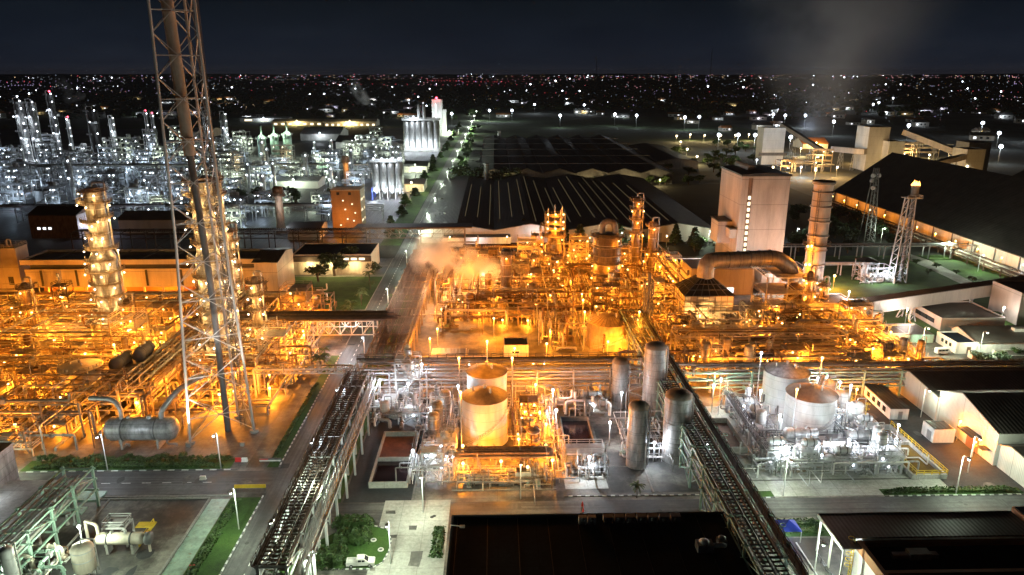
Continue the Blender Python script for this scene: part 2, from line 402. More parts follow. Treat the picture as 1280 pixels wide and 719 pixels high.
slab('kerb', -108, 139.1, -62, 139.5, 0, .3, M['kerb'])
q_ = random.Random(12)
for k in range(46):      # repaired and oil-darkened places on roads and slabs
    x, y = ((q_.uniform(-49.5, -43.5), q_.uniform(100, 330)), (q_.uniform(-110, -52), q_.uniform(142, 149)), (q_.uniform(-38, 110), q_.uniform(130, 135.5)), (q_.uniform(-108, -64), q_.uniform(102, 137)), (q_.uniform(-24, -12), q_.uniform(112, 136)), (q_.uniform(100, 117), q_.uniform(139, 184)))[k % 6]
    a_, b_, an_ = q_.uniform(.4, 1.8), q_.uniform(.4, 2.6), q_.uniform(-.1, .1); n_ = 9 if k % 2 else 4
    struct(MB().poly([(x+a_*math.cos(2*PI*i/n_+an_+(.78 if n_ == 4 else 0))*q_.uniform(.8, 1.2), y+b_*math.sin(2*PI*i/n_+an_+(.78 if n_ == 4 else 0))*q_.uniform(.8, 1.2), .108+k*.0004) for i in range(n_)]).build('road_patch', M[('new_asphalt', 'dark_concrete', 'asphalt')[k % 3]]))
for k in range(14):
    x, y = ((q_.uniform(-49, -44), q_.uniform(110, 300)), (q_.uniform(-30, 100), q_.uniform(131, 135)), (q_.uniform(-100, -60), q_.uniform(143, 148)))[k % 3]
    struct(MB().disc((x, y, .132), .42, 12).build('road_patch', M['black']))
# oval lawn beside the pickup
pts = [at(x, y, 0) for x, y in ((432,660),(468,658),(484,662),(489,676),(486,690),(478,704),(462,712),(410,712),(400,700),(400,676))]
struct(MB().poly([(p.x,p.y,.12) for p in pts]).build('lawn', M['lawn']))
kerb([(p.x, p.y) for p in pts], True, .6)
# front pads between road and plant
a = at(535, 585); sheet('yard_slab', -33, 137, -18.5, 190, .05, M['new_asphalt'])
sheet('yard_slab', 15, 141.2, 24.6, 170, .07, M['pale_concrete'])
sheet('yard_slab', 25, 139.5, 34, 172, .065, M['dark_concrete']); sheet('yard_slab', 34.4, 139.5, 47, 172, .065, M['dark_concrete'])
kerb([(14.5, 138.3), (48.5, 138.3), (52, 141)], True, .9); slab('kerb', 34, 139.5, 34.4, 172, 0, .15, M['kerb'])
sheet('pavement', 48, 137.2, 100, 143.5, .075, M['pale_concrete'])
sheet('yard_slab', 52, 144, 100, 182, .07, M['pale_concrete'])
sheet('yard_slab', 100, 138, 118, 186, .065, M['new_asphalt'])
sheet('grass_verge', 84, 137, 115, 139.6, .11, M['grass']); sheet('grass_verge', 53, 137, 60, 139.4, .11, M['grass'])
kerb([(53, 136.85), (60, 136.85)]); kerb([(84, 136.85), (116, 136.85)])
sheet('grass_verge', 55.5, 123, 66, 128.5, .08, M['grass']); sheet('pavement', 50, 90, 66, 122.6, .07, M['dark_concrete'])
struct(MB().poly([(118,222,.09),(150,222,.09),(196,222,.09),(196,236,.09),(118,236,.09)]).build('yard_slab', M['dark_concrete']))
# path curving past the flare
pp = [at(*p) for p in ((1138,318),(1160,325),(1195,342),(1225,358),(1245,366),(1230,368),(1205,357),(1165,338),(1138,326))]
struct(MB().poly([(p.x,p.y,.1) for p in pp]).build('path', M['pale_concrete']))
# ================================================================ KIT OF PLANT PARTS
LM = []          # (phrase, x, y): landmarks that labels refer to
def lm(phrase, x, y): LM.append((phrase, x, y))
def near(x, y, rel=True):
    p, lx, ly = min(LM, key=lambda m: (m[1]-x)**2+(m[2]-y)**2)
    if abs(lx-x) > abs(ly-y)*1.2: r = 'beside'
    else: r = 'in front of' if y < ly else 'behind'
    return '%s %s' % (r, p)
def pick(l): return l[rnd.randrange(len(l))]
PM = [('silver', 'pipe_silver'), ('grey', 'grey'), ('tan', 'tan_steel'), ('silver', 'pipe_silver'), ('pale', 'cream'), ('rusty', 'rust')]
def pipe(path, r, mat, label, group, n=8, name='rack_pipe', flanges=True):
    b = MB().tube(path, r, n)
    if flanges:
        P = [V(p) for p in path]
        for a, c in zip(P, P[1:]):
            d = c-a
            if d.length > 4:
                for t in (.2, .8):
                    q = a+d*t; u = d.normalized()*.09; b.tube([q-u, q+u], r*1.45+.03, n)
    return tag(b.build(name, M[mat]), label, 'pipe', group)
def column(x, y, H, r0, r1, label, plats, col, wts, mat='silver', split=.55, name='distillation_column', cat='column', lamps=2, vap=True, pmat='tan_steel', group=None, bulb_r=.25):
    t = thing(name, label, cat, (x, y, 0), 0, group)
    zs = H*split
    MB().lathe((0,0,0), [(r0*1.08,0),(r0*1.08,2.6),(r0,2.7),(r0,zs-1.2),(r1,zs+1.2),(r1,H-1.2),(r1*.85,H-.5),(r1*.45,H-.08),(.01,H)], 20).build('shell', M[mat], t)
    bn = MB(); z = 5
    while z < H-3:
        r = r0 if z < zs-1.3 else r1 if z > zs+1.3 else 0
        if r: bn.lathe((0,0,z), [(r,-.12),(r+.1,-.1),(r+.1,.1),(r,.12)], 20)
        z += 4.3
    bn.build('insulation_band', M['galv'], t)
    for i, (z, wd, a0, a1) in enumerate(plats):
        r = r0 if z < zs else r1
        ro = r+wd; A0, A1 = math.radians(a0), math.radians(a1); nn = 14
        b = MB().lathe((0,0,z), [(r+.03,-.1),(ro,-.1),(ro,.06),(r+.03,.06),(r+.03,-.1)], nn, False, None, A0, A1)
        for k in range(4):
            an = A0+(A1-A0)*(k+.5)/4; b.beam((r*math.cos(an), r*math.sin(an), z-1.5), (ro*.97*math.cos(an), ro*.97*math.sin(an), z-.1), .15)
        pl = b.build('platform', M[pmat], t)
        MB().ringrail((0,0), ro-.08, z, 1.15, .13, A0, A1, 12).build('railing', M[pmat], pl)
        for k in range(lamps):
            an = A0+(A1-A0)*((k+.5)/lamps); q = V(((ro+.05)*math.cos(an), (ro+.05)*math.sin(an), z-1.1))
            if math.sin(an) > .5: continue
            lb = MB(); lb.ball(q, bulb_r, 7).build('bulb', M[BULB[col]], t)
            if wts: plight(q+V((.35*math.cos(an), .35*math.sin(an), -.75)), col, wts, t)
    lad = MB()
    for i in range(len(plats)):
        z0 = plats[i-1][0] if i else 0; z1 = plats[i][0]+1; r = (r0 if z1 < zs else r1)+.5
        an = -1.1 if i % 2 else -2.2
        lad.ladder((r*math.cos(an), r*math.sin(an), z0), (r*math.cos(an), r*math.sin(an), z1), (1,0,0), .7, .12)
    lad.build('ladder', M[pmat], t)
    if vap:
        q = r1+.9; q0 = r0+.9
        MB().tube([(0,0,H-.4), (0,0,H+1.6), (q,.3,H+1.6), (q,.3,zs+2), (q0,.3,zs), (q0,.3,3)], .34, 8).build('vapour_pipe', M['pipe_silver'], t)
        MB().tube([(-q0,-.4,2), (-q0,-.4,zs-2), (-r0+.2,-.4,zs-2)], .2, 7).tube([(-q0+.1,.8,1), (-q0+.1,.8,zs-8), (-r0,.8,zs-8)], .26, 7).build('feed_pipe', M['tan_steel'], t)
    return t
def tank(x, y, r, h, rh, label, sm, rm, cat='storage tank', ribs=0, stair=True, rail=True, name='storage_tank', n=40, group=None):
    t = thing(name, label, cat, (x, y, 0), 0, group)
    MB().lathe((0,0,0), [(r+.25,.0),(r+.25,.3),(r,.32),(r,h-.25),(r+.12,h-.22),(r+.12,h)], n).build('shell', M[sm], t)
    rf = MB().lathe((0,0,h+.01), [(r+.2,0),(r*.7,rh*.38),(r*.35,rh*.78),(.6,rh),(.01,rh)], n).build('roof', M[rm], t)
    if ribs:
        b = MB()
        for k in range(ribs):
            a = 2*PI*k/ribs; b.beam((.7*math.cos(a), .7*math.sin(a), h+rh+.06), (r*math.cos(a), r*math.sin(a), h+.12), .28, .22)
        b.build('roof_rib', M['tan_steel'], rf)
    MB().cyl((r*.25,-r*.3,h+rh*.6), (r*.25,-r*.3,h+rh+.7), .28, 8).cyl((0,0,h+rh), (0,0,h+rh+.8), .4, 10).cyl((-r*.5,.2,h+rh*.4), (-r*.5,.2,h+rh+.2), .2, 8).build('vent', M['galv'], rf)
    if rail: MB().ringrail((0,0), r-.1, h+.05, 1., .09, 0, 2*PI, 28).build('railing', M['galv'], rf)
    if stair:
        b = MB(); k = 26; a0 = -2.5; a1 = -.6+.9
        for i in range(k):
            p = a0+(a1-a0)*i/k; q = a0+(a1-a0)*(i+1)/k; z0 = h*i/k; z1 = h*(i+1)/k
            for rr, dz in ((r+.15, 0), (r+.95, 0), (r+.95, 1.0)):
                b.beam((rr*math.cos(p), rr*math.sin(p), z0+dz), (rr*math.cos(q), rr*math.sin(q), z1+dz), .1)
            b.beam((r*math.cos(p), r*math.sin(p), z1), ((r+.95)*math.cos(p), (r+.95)*math.sin(p), z1), .12, .06)
        b.build('stair', M['galv'], t)
    for a in (-1.9, -1.2): MB().tube([((r-.3)*math.cos(a), (r-.3)*math.sin(a), 1.1), ((r+1.3)*math.cos(a), (r+1.3)*math.sin(a), 1.1), ((r+1.3)*math.cos(a), (r+1.3)*math.sin(a), .2)], .22, 7).build('nozzle', M['galv'], t)
    return t
def vessel_h(x, y, z, r, L, axis, mat, label, cat='drum', name='horizontal_drum', group=None, noz=1, leg=None):
    t = thing(name, label, cat, (x, y, 0), 0 if axis == 'x' else PI/2, group); h = L/2
    hd = [(.01,-h-r*.55),(r*.5,-h-r*.48),(r*.85,-h-r*.27),(r,-h)]
    MB().lathe((0,0,z), hd+[(r,h)]+[(a,-b) for a, b in hd[::-1][1:]], 20, axis='x').build('shell', M[mat], t)
    b = MB()
    for k in (-.55, .55): b.lathe((h*k,0,z), [(r+.01,-.15),(r+.09,-.12),(r+.09,.12),(r+.01,.15)], 20, axis='x')
    b.build('band', M['darkgrey'], t)
    for k in (-.6, .6): MB().box((h*k-.25,-r*.8,leg or 0), (h*k+.25,r*.8,z-r*.55)).build('saddle', M['kerb'] if not leg else M['grey'], t)
    if noz: MB().cyl((h*.3,0,z+r*.9), (h*.3,0,z+r+.6), r*.22, 8).cyl((-h*.4,0,z+r*.9), (-h*.4,0,z+r+.5), r*.16, 8).build('nozzle', M['galv'], t)
    return t
def vessel_v(x, y, z, r, h, mat, label, cat='vessel', name='upright_vessel', group=None, legs=True, top=True):
    t = thing(name, label, cat, (x, y, z), 0, group); l = 1.3 if legs else 0
    MB().lathe((0,0,l), [(.01,0),(r*.7,.12*r),(r,.45*r),(r,h-.45*r),(r*.85,h-.2*r),(r*.4,h-.03*r),(.01,h)], 16).build('shell', M[mat], t)
    if legs:
        for k in range(4):
            a = PI/4+k*PI/2; MB().beam((r*.85*math.cos(a), r*.85*math.sin(a), 0), (r*.9*math.cos(a), r*.9*math.sin(a), l+r*.6), .16).build('leg', M['grey'], t)
    b = MB().lathe((0,0,l+h*.5), [(r,-.1),(r+.08,-.08),(r+.08,.08),(r,.1)], 16).lathe((0,0,l+h*.8), [(r,-.1),(r+.08,-.08),(r+.08,.08),(r,.1)], 16)
    b.build('band', M['galv'], t)
    if top: MB().tube([(0,0,l+h-.1), (0,0,l+h+.9), (r+.5,.1,l+h+.9), (r+.5,.1,l+.4)], .13, 6).build('outlet_pipe', M['pipe_silver'], t)
    return t
def make_pump(label, group, a, b_):
    t = thing('pump', label, 'pump', (0,0,0), 0, group)
    MB().box((-1.3,-.5,0), (1.3,.5,.3)).build('base', M['kerb'], t)
    MB().lathe((-.55,0,.85), [(.01,-.7),(.4,-.65),(.42,.5),(.25,.6),(.1,.62),(.1,.9)], 10, axis='x').box((-.8,-.12,.3), (-.3,.12,.6)).build('motor', M[a], t)
    MB().lathe((.75,0,.85), [(.01,-.3),(.5,-.25),(.5,.25),(.01,.3)], 12, axis='x').tube([(.75,0,1.2), (.75,0,2.2), (.75,1.1,2.2)], .15, 6).tube([(1.0,0,.85), (1.9,0,.85), (1.9,0,.1)], .17, 6).build('casing', M[b_], t)
    return t
_pumps = {}
def pump(x, y, z, rz, group):
    k = rnd.randrange(3)
    names = ('grey', 'green', 'tan')
    if k not in _pumps:
        _pumps[k] = make_pump('x', group, ('grey', 'green', 'tan_steel')[k], ('grey', 'galv', 'rust')[k]); o = _pumps[k]; o.location = (x, y, z); o.rotation_euler.z = rz
    else: o = dup(_pumps[k], (x, y, z), rz)
    o['group'] = group; o['label'] = '%s electric pump with upturned outlet %s' % (names[k], near(x, y)); return o
def frame(x0, y0, x1, y1, levels, label, mat='tan_steel', group='steel process structures', deck=.75, bays=None, brace=True, name='steel_structure', cat='structure', stair=True, ct=.34, rails=True, glow=None):
    t = thing(name, label, cat, ((x0+x1)/2, (y0+y1)/2, 0), 0, group)
    w, d = (x1-x0)/2, (y1-y0)/2; H = levels[-1]+(1.2 if rails else 0)
    nx = max(1, round(2*w/6)); ny = max(1, round(2*d/6))
    X = [-w+2*w*i/nx for i in range(nx+1)]; Y = [-d+2*d*i/ny for i in range(ny+1)]
    for xx in X:
        for yy in (Y if len(Y) < 3 else (Y[0], Y[-1])):
            MB().beam((xx,yy,0), (xx,yy,H-(1.1 if rails else 0)), ct).build('column', M[mat], t)
    for z in levels:
        b = MB()
        for yy in Y: b.beam((-w,yy,z), (w,yy,z), .28, .36)
        for xx in X: b.beam((xx,-d,z-.01), (xx,d,z-.01), .26, .34)
        if 0 < deck:
            c0 = -w*(.98 if rnd.random() < .6 else rnd.uniform(-.2, .9)); c1 = w*(.98 if rnd.random() < .6 else rnd.uniform(.1, .9))
            b.box((min(c0,c1-1),-d*.97,z+.19), (c1, d*.97*(1 if rnd.random() < .6 else .3), z+.25))
        fl = b.build('floor', M[mat], t)
        if rails: MB().rail([(-w,-d,z+.2),(w,-d,z+.2),(w,d,z+.2),(-w,d,z+.2),(-w,-d,z+.2)], 1.1, .12, 2.4).build('railing', M[mat], fl)
    if glow:
        for z in levels:
            for k in range(2):
                q = V((rnd.uniform(-w*.9, w*.9), -d-.15 if k else rnd.uniform(-d, d)*.8, z-.6)); MB().ball(q, .27, 6).build('bulb', M[BULB[glow[0]]], t)
                if not k: plight(q-V((0,.2,.6)), glow[0], glow[1], t, .2)
    if brace:
        zz = [0]+list(levels)
        for i in range(len(levels)):
            if rnd.random() < .75:
                k = rnd.randrange(nx); a, c = X[k], X[k+1]
                b = MB().beam((a,-d-.02,zz[i]), (c,-d-.02,zz[i+1]), .18)
                if rnd.random() < .5: b.beam((c,-d+.04,zz[i]), (a,-d+.04,zz[i+1]), .18)
                b.build('brace', M[mat], t)
    if stair and len(levels) > 1:
        b = MB()
        for i in range(len(levels)):
            z0 = ([0]+list(levels))[i]; z1 = levels[i]; s = 1 if i % 2 else -1
            for o in (0, .8): b.beam((-s*w*.5, -d-.35-o, z0), (s*w*.5, -d-.35-o, z1), .16)
            for o in (0, .8): b.beam((-s*w*.5, -d-.35-o, z0+1), (s*w*.5, -d-.35-o, z1+1), .1)
        b.build('stair', M[mat], t)
    return t
def rack(axis, a0, a1, c0, c1, levels, label, mat='green', step=10, xb=(), name='pipe_rack', foot=0, tray=(), walk=None):
    """pipe rack running along an axis between a0 and a1, c0..c1 across; parts: each post, cross_beam per bent, stringers, braces"""
    t = thing(name, label, 'pipe rack', (a0, (c0+c1)/2, 0) if axis == 'x' else ((c0+c1)/2, a0, 0))
    L = a1-a0; hw = (c1-c0)/2
    def P(a, c, z): return V((a, c, z)) if axis == 'x' else V((c, a, z))
    n = max(1, round(L/step)); A = [L*i/n for i in range(n+1)]; top = levels[-1]
    for a in A:
        for c in (-hw, hw): MB().beam(P(a,c,foot), P(a,c,top+.5), .44).build('post', M[mat], t)
        b = MB()
        for z in levels: b.beam(P(a,-hw-.6,z), P(a,hw+.6,z), .26, .34)
        b.build('cross_beam', M[mat], t)
    for z in levels:
        for c in (-hw, hw): MB().beam(P(0,c,z-.02), P(L,c,z-.02), .3, .4).build('stringer', M[mat], t)
    for i in xb:
        if i < n:
            b = MB(); z0, z1 = foot+.2, levels[0] if len(levels) == 1 else levels[-1]
            zc = (z0+levels[0])/2
            b.beam(P(A[i],-hw-.1,z0), P(A[i+1],-hw-.1,levels[0]), .2).beam(P(A[i+1],-hw+.1,z0), P(A[i],-hw+.1,levels[0]), .2); b.build('brace', M[mat], t)
    b = MB()
    for i in range(n):
        for c in (-hw, hw):
            if len(levels) > 1:
                if (i % 2): b.beam(P(A[i],c,levels[-2]), P(A[i+1],c,levels[-1]), .15)
                else: b.beam(P(A[i+1],c,levels[-2]), P(A[i],c,levels[-1]), .15)
    if b.v: b.build('lattice', M[mat], t)
    for (c, z, wd, tm) in tray:
        b = MB(); k = 0.
        b.beam(P(0,c-wd/2,z), P(L,c-wd/2,z), .12, .3).beam(P(0,c+wd/2,z), P(L,c+wd/2,z), .12, .3)
        while k < L: b.beam(P(k,c-wd/2,z+.05), P(k,c+wd/2,z+.05), .38, .12); k += 1.15
        b.build('cable_tray', M[tm], t)
    if walk:
        c, z, wd, tm = walk
        b = MB().beam(P(0,c,z), P(L,c,z), wd, .1).rail([P(0,c-wd/2,z), P(L,c-wd/2,z)], 1.1, .11, 2.5).rail([P(0,c+wd/2,z), P(L,c+wd/2,z)], 1.1, .11, 2.5)
        b.build('walkway', M[tm], t)
    return t
def rack_pipes(axis, a0, a1, cs, z, label, group, mats=('pipe_silver','grey','darkgrey','pipe_silver','cream'), rs=(.12,.18,.28,.36), jog=True):
    for i, c in enumerate(cs):
        r = pick(rs); m = pick(mats); s = a0+rnd.uniform(0, (a1-a0)*.12); e = a1-rnd.uniform(0, (a1-a0)*.12)
        path = [(s, c, z+r+.18), (e, c, z+r+.18)]
        if jog:
            if rnd.random() < .5: path = [(s, c, z-2.2)]+path
            if rnd.random() < .5: path = path+[(e, c, z-2.2)]
        if axis == 'y': path = [(b, a, zz) for a, b, zz in path]
        wd = 'thin' if r < .16 else 'thick' if r > .3 else 'medium'
        nm = {'pipe_silver':'silver','grey':'grey','darkgrey':'dark grey','cream':'cream','brown':'brown','rust':'rusty','green':'green','tan_steel':'tan','galv':'galvanised','black':'black'}[m]
        pipe(path, r, m, '%s %s pipe %s' % (wd, nm, label), group, 7)
def clutter_pipe(x0, y0, x1, y1, zs, group, where=None, mats=None, rs=(.12,.16,.22,.3,.42), pref=None):
    r = pick(rs); cn, m = pick(mats or PM); z = pick(zs)
    x = rnd.uniform(x0, x1); y = rnd.uniform(y0, y1); dx = pref or pick(('x', 'y'))
    L = rnd.uniform(.25, .75); path = [(x, y, .2), (x, y, z)]
    if dx == 'x': x2 = x+(x1-x0)*L*(1 if x < (x0+x1)/2 else -1); path.append((x2, y, z)); q = V((x2, y, z))
    else: y2 = y+(y1-y0)*L*(1 if y < (y0+y1)/2 else -1); path.append((x, y2, z)); q = V((x, y2, z))
    k = rnd.random()
    if k < .45: path.append((q.x, q.y, .2))
    elif k < .8:
        d = rnd.uniform(2, 7)*pick((-1, 1)); e = q+(V((0,d,0)) if dx == 'x' else V((d,0,0))); path += [e, (e.x, e.y, rnd.choice((.3, z+2.5)))]
    else: path.append((q.x, q.y, z+rnd.uniform(1.5, 4)))
    wd = 'thin' if r < .18 else 'fat' if r > .28 else 'medium'
    sh = {3: 'bent', 4: 'arched', 5: 'crooked', 6: 'stepped'}.get(len(path), 'bent')
    b = MB().tube(path, r, 7); vb = None
    P = [V(p) for p in path]
    for a, e in zip(P, P[1:]):
        d = e-a
        if d.length > 4:
            for t in (.2, .8): g = a+d*t; u = d.normalized()*.09; b.tube([g-u, g+u], r*1.45+.03, 7)
    if rnd.random() < .5:     # a valve with a handwheel now and then, part of its pipe
        p = P[1]*.6+P[2]*.4
        vb = MB().cbox(p, (r*3, r*3, r*3)).cyl(p, p+V((0,0,r*2+.5)), .06, 5).lathe(p+V((0,0,r*2+.5)), [(.3,-.04),(.36,0),(.3,.04),(.26,0),(.3,-.04)], 8)
    mid_ = P[1]*.5+P[2]*.5
    L_tot = sum((e-a).length for a, e in zip(P, P[1:]))
    PIPES.append((L_tot*r**.7/max(60, mid_.y)**2, b, m, vb, '%s %s %s pipe %s' % (wd, sh, cn, where or near(mid_.x, mid_.y)), group))
PIPES = []
def finish_pipes(limit=285):
    PIPES.sort(key=lambda p: -p[0]); rest = MB(); slots = []
    for i, (s_, b, m, vb, lab, grp) in enumerate(PIPES):
        if i < limit:
            o = tag(b.build('process_pipe', M[m]), lab, 'pipe', grp)
            if vb: vb.build('valve', M['grey'], o)
        else:
            for bb, mm in ((b, m), (vb, 'grey')):
                if not bb: continue
                if mm not in slots: slots.append(mm)
                rest.m = slots.index(mm); rest._add(bb.v, bb.f); n = len(bb.f); rest.sm[-n:] = bb.sm
    if rest.v:
        o = rest.build('small_pipework', [M[s] for s in slots]); o['kind'] = 'stuff'
# ---------------------------------------------------------------- plants
def tree_mesh(h, r, n, seed, leaf, kind='round'):
    q = random.Random(seed); tr = MB(); cr = MB()
    tr.tube([(0,0,0), (.1,0,h*.3), (0,.1,h*.55)], .09*h**.5+.05, 6)
    bl = []
    for k in range(5 if kind == 'round' else 4):
        a = q.uniform(0, 6.28); rr = r*q.uniform(.25, .62); z = h*q.uniform(.45, .85)
        c = V((rr*math.cos(a), rr*math.sin(a), z)); bl.append((c, r*q.uniform(.4, .62))); tr.tube([(0,0,h*.38), c*.6+V((0,0,h*.18)), c], .08, 4)
    bl.append((V((0,0,h*.75)), r*.6))
    for i in range(n):
        if kind == 'cone':
            z = q.uniform(.12, 1); rr = r*(1-z)*q.uniform(.5, 1.1)+.1; a = q.uniform(0, 6.28); p = V((rr*math.cos(a), rr*math.sin(a), h*z))
        else:
            c, s = pick(bl) if False else bl[q.randrange(len(bl))]
            d = V((q.gauss(0,1), q.gauss(0,1), q.gauss(0,.75))).normalized()*s*q.uniform(.6, 1.08); p = c+d
        cr.leaf(p, leaf*q.uniform(.6, 1.4), q)
    return tr, cr
_tp = {}
def tree(x, y, h, r, label, kind='round', group='trees', mat='leaf', n=420, var=0, name='tree'):
    key = (kind, mat, var, n)
    if key not in _tp:
        t = thing(name, label, 'tree', (x, y, 0), rnd.uniform(0, 6), group)
        tr, cr = tree_mesh(8, 3.2 if kind == 'round' else 2, n, 11+var, .55 if n > 300 else .8, kind)
        tr.build('trunk', M['bark'], t); cr.build('crown', M[mat], t); t.scale = (r/3.2, r/3.2, h/8); _tp[key] = t
        if kind == 'cone': t.scale = (r/2, r/2, h/8)
        return t
    k = 2 if kind == 'cone' else 3.2
    o = dup(_tp[key], (x, y, 0), rnd.uniform(0, 6), label, (r/k, r/k, h/8)); o['group'] = group; return o
_pp = {}
def palm(x, y, h, label, group='palm trees along the road'):
    v = rnd.randrange(3)
    if v not in _pp:
        q = random.Random(40+v); t = thing('palm_tree', label, 'palm tree', (x, y, 0), 0, group)
        MB().tube([(0,0,0), (.1,.05,1.6), (.05,.1,3.2), (0,0,4.5)], .17, 7).build('trunk', M['bark'], t)
        b = MB()
        for k in range(13):
            a = 2*PI*k/13+q.uniform(-.2, .2); up = q.uniform(.1, 1.1); pts = []
            for i in range(8):
                s = i/7*2.7; pts.append(V((math.cos(a)*s*math.cos(up*.5), math.sin(a)*s*math.cos(up*.5), 4.5+s*up*.8-.24*s*s)))
            sd = V((-math.sin(a), math.cos(a), 0))
            for i in range(1, 8):
                p, pr = pts[i], pts[i-1]; ln = .62*(1-abs(i/7-.45)*.9)
                for sgn in (-1, 1):
                    for f in (.25, .75):
                        m_ = pr.lerp(p, f); dr = (p-pr).normalized(); tip = m_+sd*sgn*ln+dr*ln*.5-V((0,0,.22))
                        b._add([m_-dr*.13, m_+dr*.13, tip], [(0,1,2)])
            b.tube(pts, .035, 4)
        b.build('crown', M['palm'], t); t.scale = (h/4.5,)*3; _pp[v] = t; return t
    return dup(_pp[v], (x, y, 0), rnd.uniform(0, 6), label, h/4.5)
def hedge(x0, y0, x1, y1, h, label, mat='leaf', group=None, name='hedge', dens=9):
    q = random.Random(int(x0*7+y0*13)); b = MB(); w, d = abs(x1-x0), abs(y1-y0); n = int(dens*(w*d+(w+d)*h)*1.7)
    for i in range(n):
        u = V((q.uniform(-1,1), q.uniform(-1,1), q.uniform(0,1)))
        k = max(abs(u.x), abs(u.y), u.z); u = V((u.x/k, u.y/k, u.z/k)) if q.random() < .8 else u
        s = 1-.25*u.z*max(abs(u.x), abs(u.y))
        b.leaf(((x0+x1)/2+u.x*w/2*s+q.gauss(0,.1), (y0+y1)/2+u.y*d/2*s+q.gauss(0,.1), .1+u.z*h*(1+.12*math.sin(u.x*w*1.3)+.1*math.sin(u.y*d*1.7))), q.uniform(.18, .42), q)
    b.box(((min(x0,x1)+w*.12), min(y0,y1)+d*.15, .05), (max(x0,x1)-w*.12, max(y0,y1)-d*.15, h*.8))
    return tag(b.build(name, M[mat]), label, 'hedge', group)
# ---------------------------------------------------------------- buildings
def wins(t, wall, x0, x1, y, z0, z1, n, lit=None, frac=.6, axis='x', s=-1):
    """n windows on the plane y (or x), each a part with its frame as a sub-part"""
    for k in range(n):
        a = x0+(x1-x0)*(k+.5-frac/2)/n; c = x0+(x1-x0)*(k+.5+frac/2)/n; o = .04*s
        def bx(a, c, z0, z1, o0, o1):
            return MB().box((a, min(y+o0,y+o1), z0), (c, max(y+o0,y+o1), z1)) if axis == 'x' else MB().box((min(y+o0,y+o1), a, z0), (max(y+o0,y+o1), c, z1))
        bx(a, c, z0, z1, -.02*s, .03*s).build('window', M[lit] if lit and (not isinstance(lit, tuple)) else M['glass'], t)
def gable(name, label, x0, y0, x1, y1, eave, ridge, axis, wall, roof, cat='building', group=None, over=.8, base=0, ridge_at=.5, sky=0):
    """gabled shed: walls and a two-slope roof with overhang"""
    t = thing(name, label, cat, ((x0+x1)/2, (y0+y1)/2, 0), 0, group); w, d = (x1-x0)/2, (y1-y0)/2
    if axis == 'y':
        rx = -w+2*w*ridge_at
        MB().profy([(-w,base),(w,base),(w,eave),(rx,ridge),(-w,eave)], -d, d).build('wall', M[wall], t)
        th = .25; sl0 = (ridge-eave)/(rx+w); sl1 = (ridge-eave)/(w-rx)
        rf = MB().profy([(-w-over,eave-over*sl0+.02),(rx,ridge+.02),(w+over,eave-over*sl1+.02),(w+over,eave-over*sl1+th),(rx,ridge+th),(-w-over,eave-over*sl0+th)][::1], -d-over, d+over).build('roof', M[roof], t)
        if sky:
            for k in range(sky):
                yy = -d+2*d*(k+.5)/sky
    else:
        ry = -d+2*d*ridge_at
        MB().profx([(-d,base),(d,base),(d,eave),(ry,ridge),(-d,eave)], -w, w).build('wall', M[wall], t)
        th = .25; s0 = (ridge-eave)/(ry+d); s1 = (ridge-eave)/(d-ry)
        rf = MB().profx([(-d-over,eave-over*s0+.02),(ry,ridge+.02),(d+over,eave-over*s1+.02),(d+over,eave-over*s1+th),(ry,ridge+th),(-d-over,eave-over*s0+th)], -w-over, w+over).build('roof', M[roof], t)
    return t, rf
def flat(name, label, x0, y0, x1, y1, h, wall, roof, cat='building', group=None, par=.8, base=0):
    t = thing(name, label, cat, ((x0+x1)/2, (y0+y1)/2, 0), 0, group); w, d = (x1-x0)/2, (y1-y0)/2
    MB().box((-w,-d,base), (w,d,h)).build('wall', M[wall], t)
    rf = MB().box((-w+.3,-d+.3,h+.005), (w-.3,d-.3,h+.1)).build('roof', M[roof], t)
    if par: MB().box((-w-.05,-d-.05,h-.3), (w+.05,-d+.25,h+par)).box((-w-.05,d-.25,h-.3), (w+.05,d+.05,h+par)).box((-w-.05,-d+.25,h-.3), (-w+.25,d-.25,h+par)).box((w-.25,-d+.25,h-.3), (w+.05,d-.25,h+par)).build('parapet', M[wall], t)
    return t, rf
def gantry(label, p, q, w, h, wall, roof, legs=(), legmat='galv', name='conveyor_gallery', base=None):
    """enclosed sloping conveyor gallery between two points, on trestles"""
    p = V(p); q = V(q); t = thing(name, label, 'conveyor', (p.x, p.y, 0)); o = V((p.x, p.y, 0)); a = p-o; b = q-o
    MB().beam(a, b, w, h).build('gallery', M[wall], t)
    d = (b-a).normalized(); s = d.cross(V((0,0,1))).normalized(); up = s.cross(d)
    MB().beam(a+up*(h/2+.12), b+up*(h/2+.12), w+.5, .2).build('roof', M[roof], t)
    for f in legs:
        c = a.lerp(b, f); bb = MB(); z = c.z-h/2
        for sg in (-1, 1):
            for e in (-1, 1): bb.beam(c+s*sg*w*.7+d*e*1.4-V((0,0,c.z)), c+s*sg*w*.4+d*e*.5-V((0,0,h/2)), .3)
            for k in range(3): bb.beam(c+s*sg*w*.6+d*-1.2+V((0,0,-c.z+z*k/3)), c+s*sg*w*.5+d*1.+V((0,0,-c.z+z*(k+1)/3)), .16)
        bb.build('trestle', M[legmat], t)
    return t
def person(*a): pass
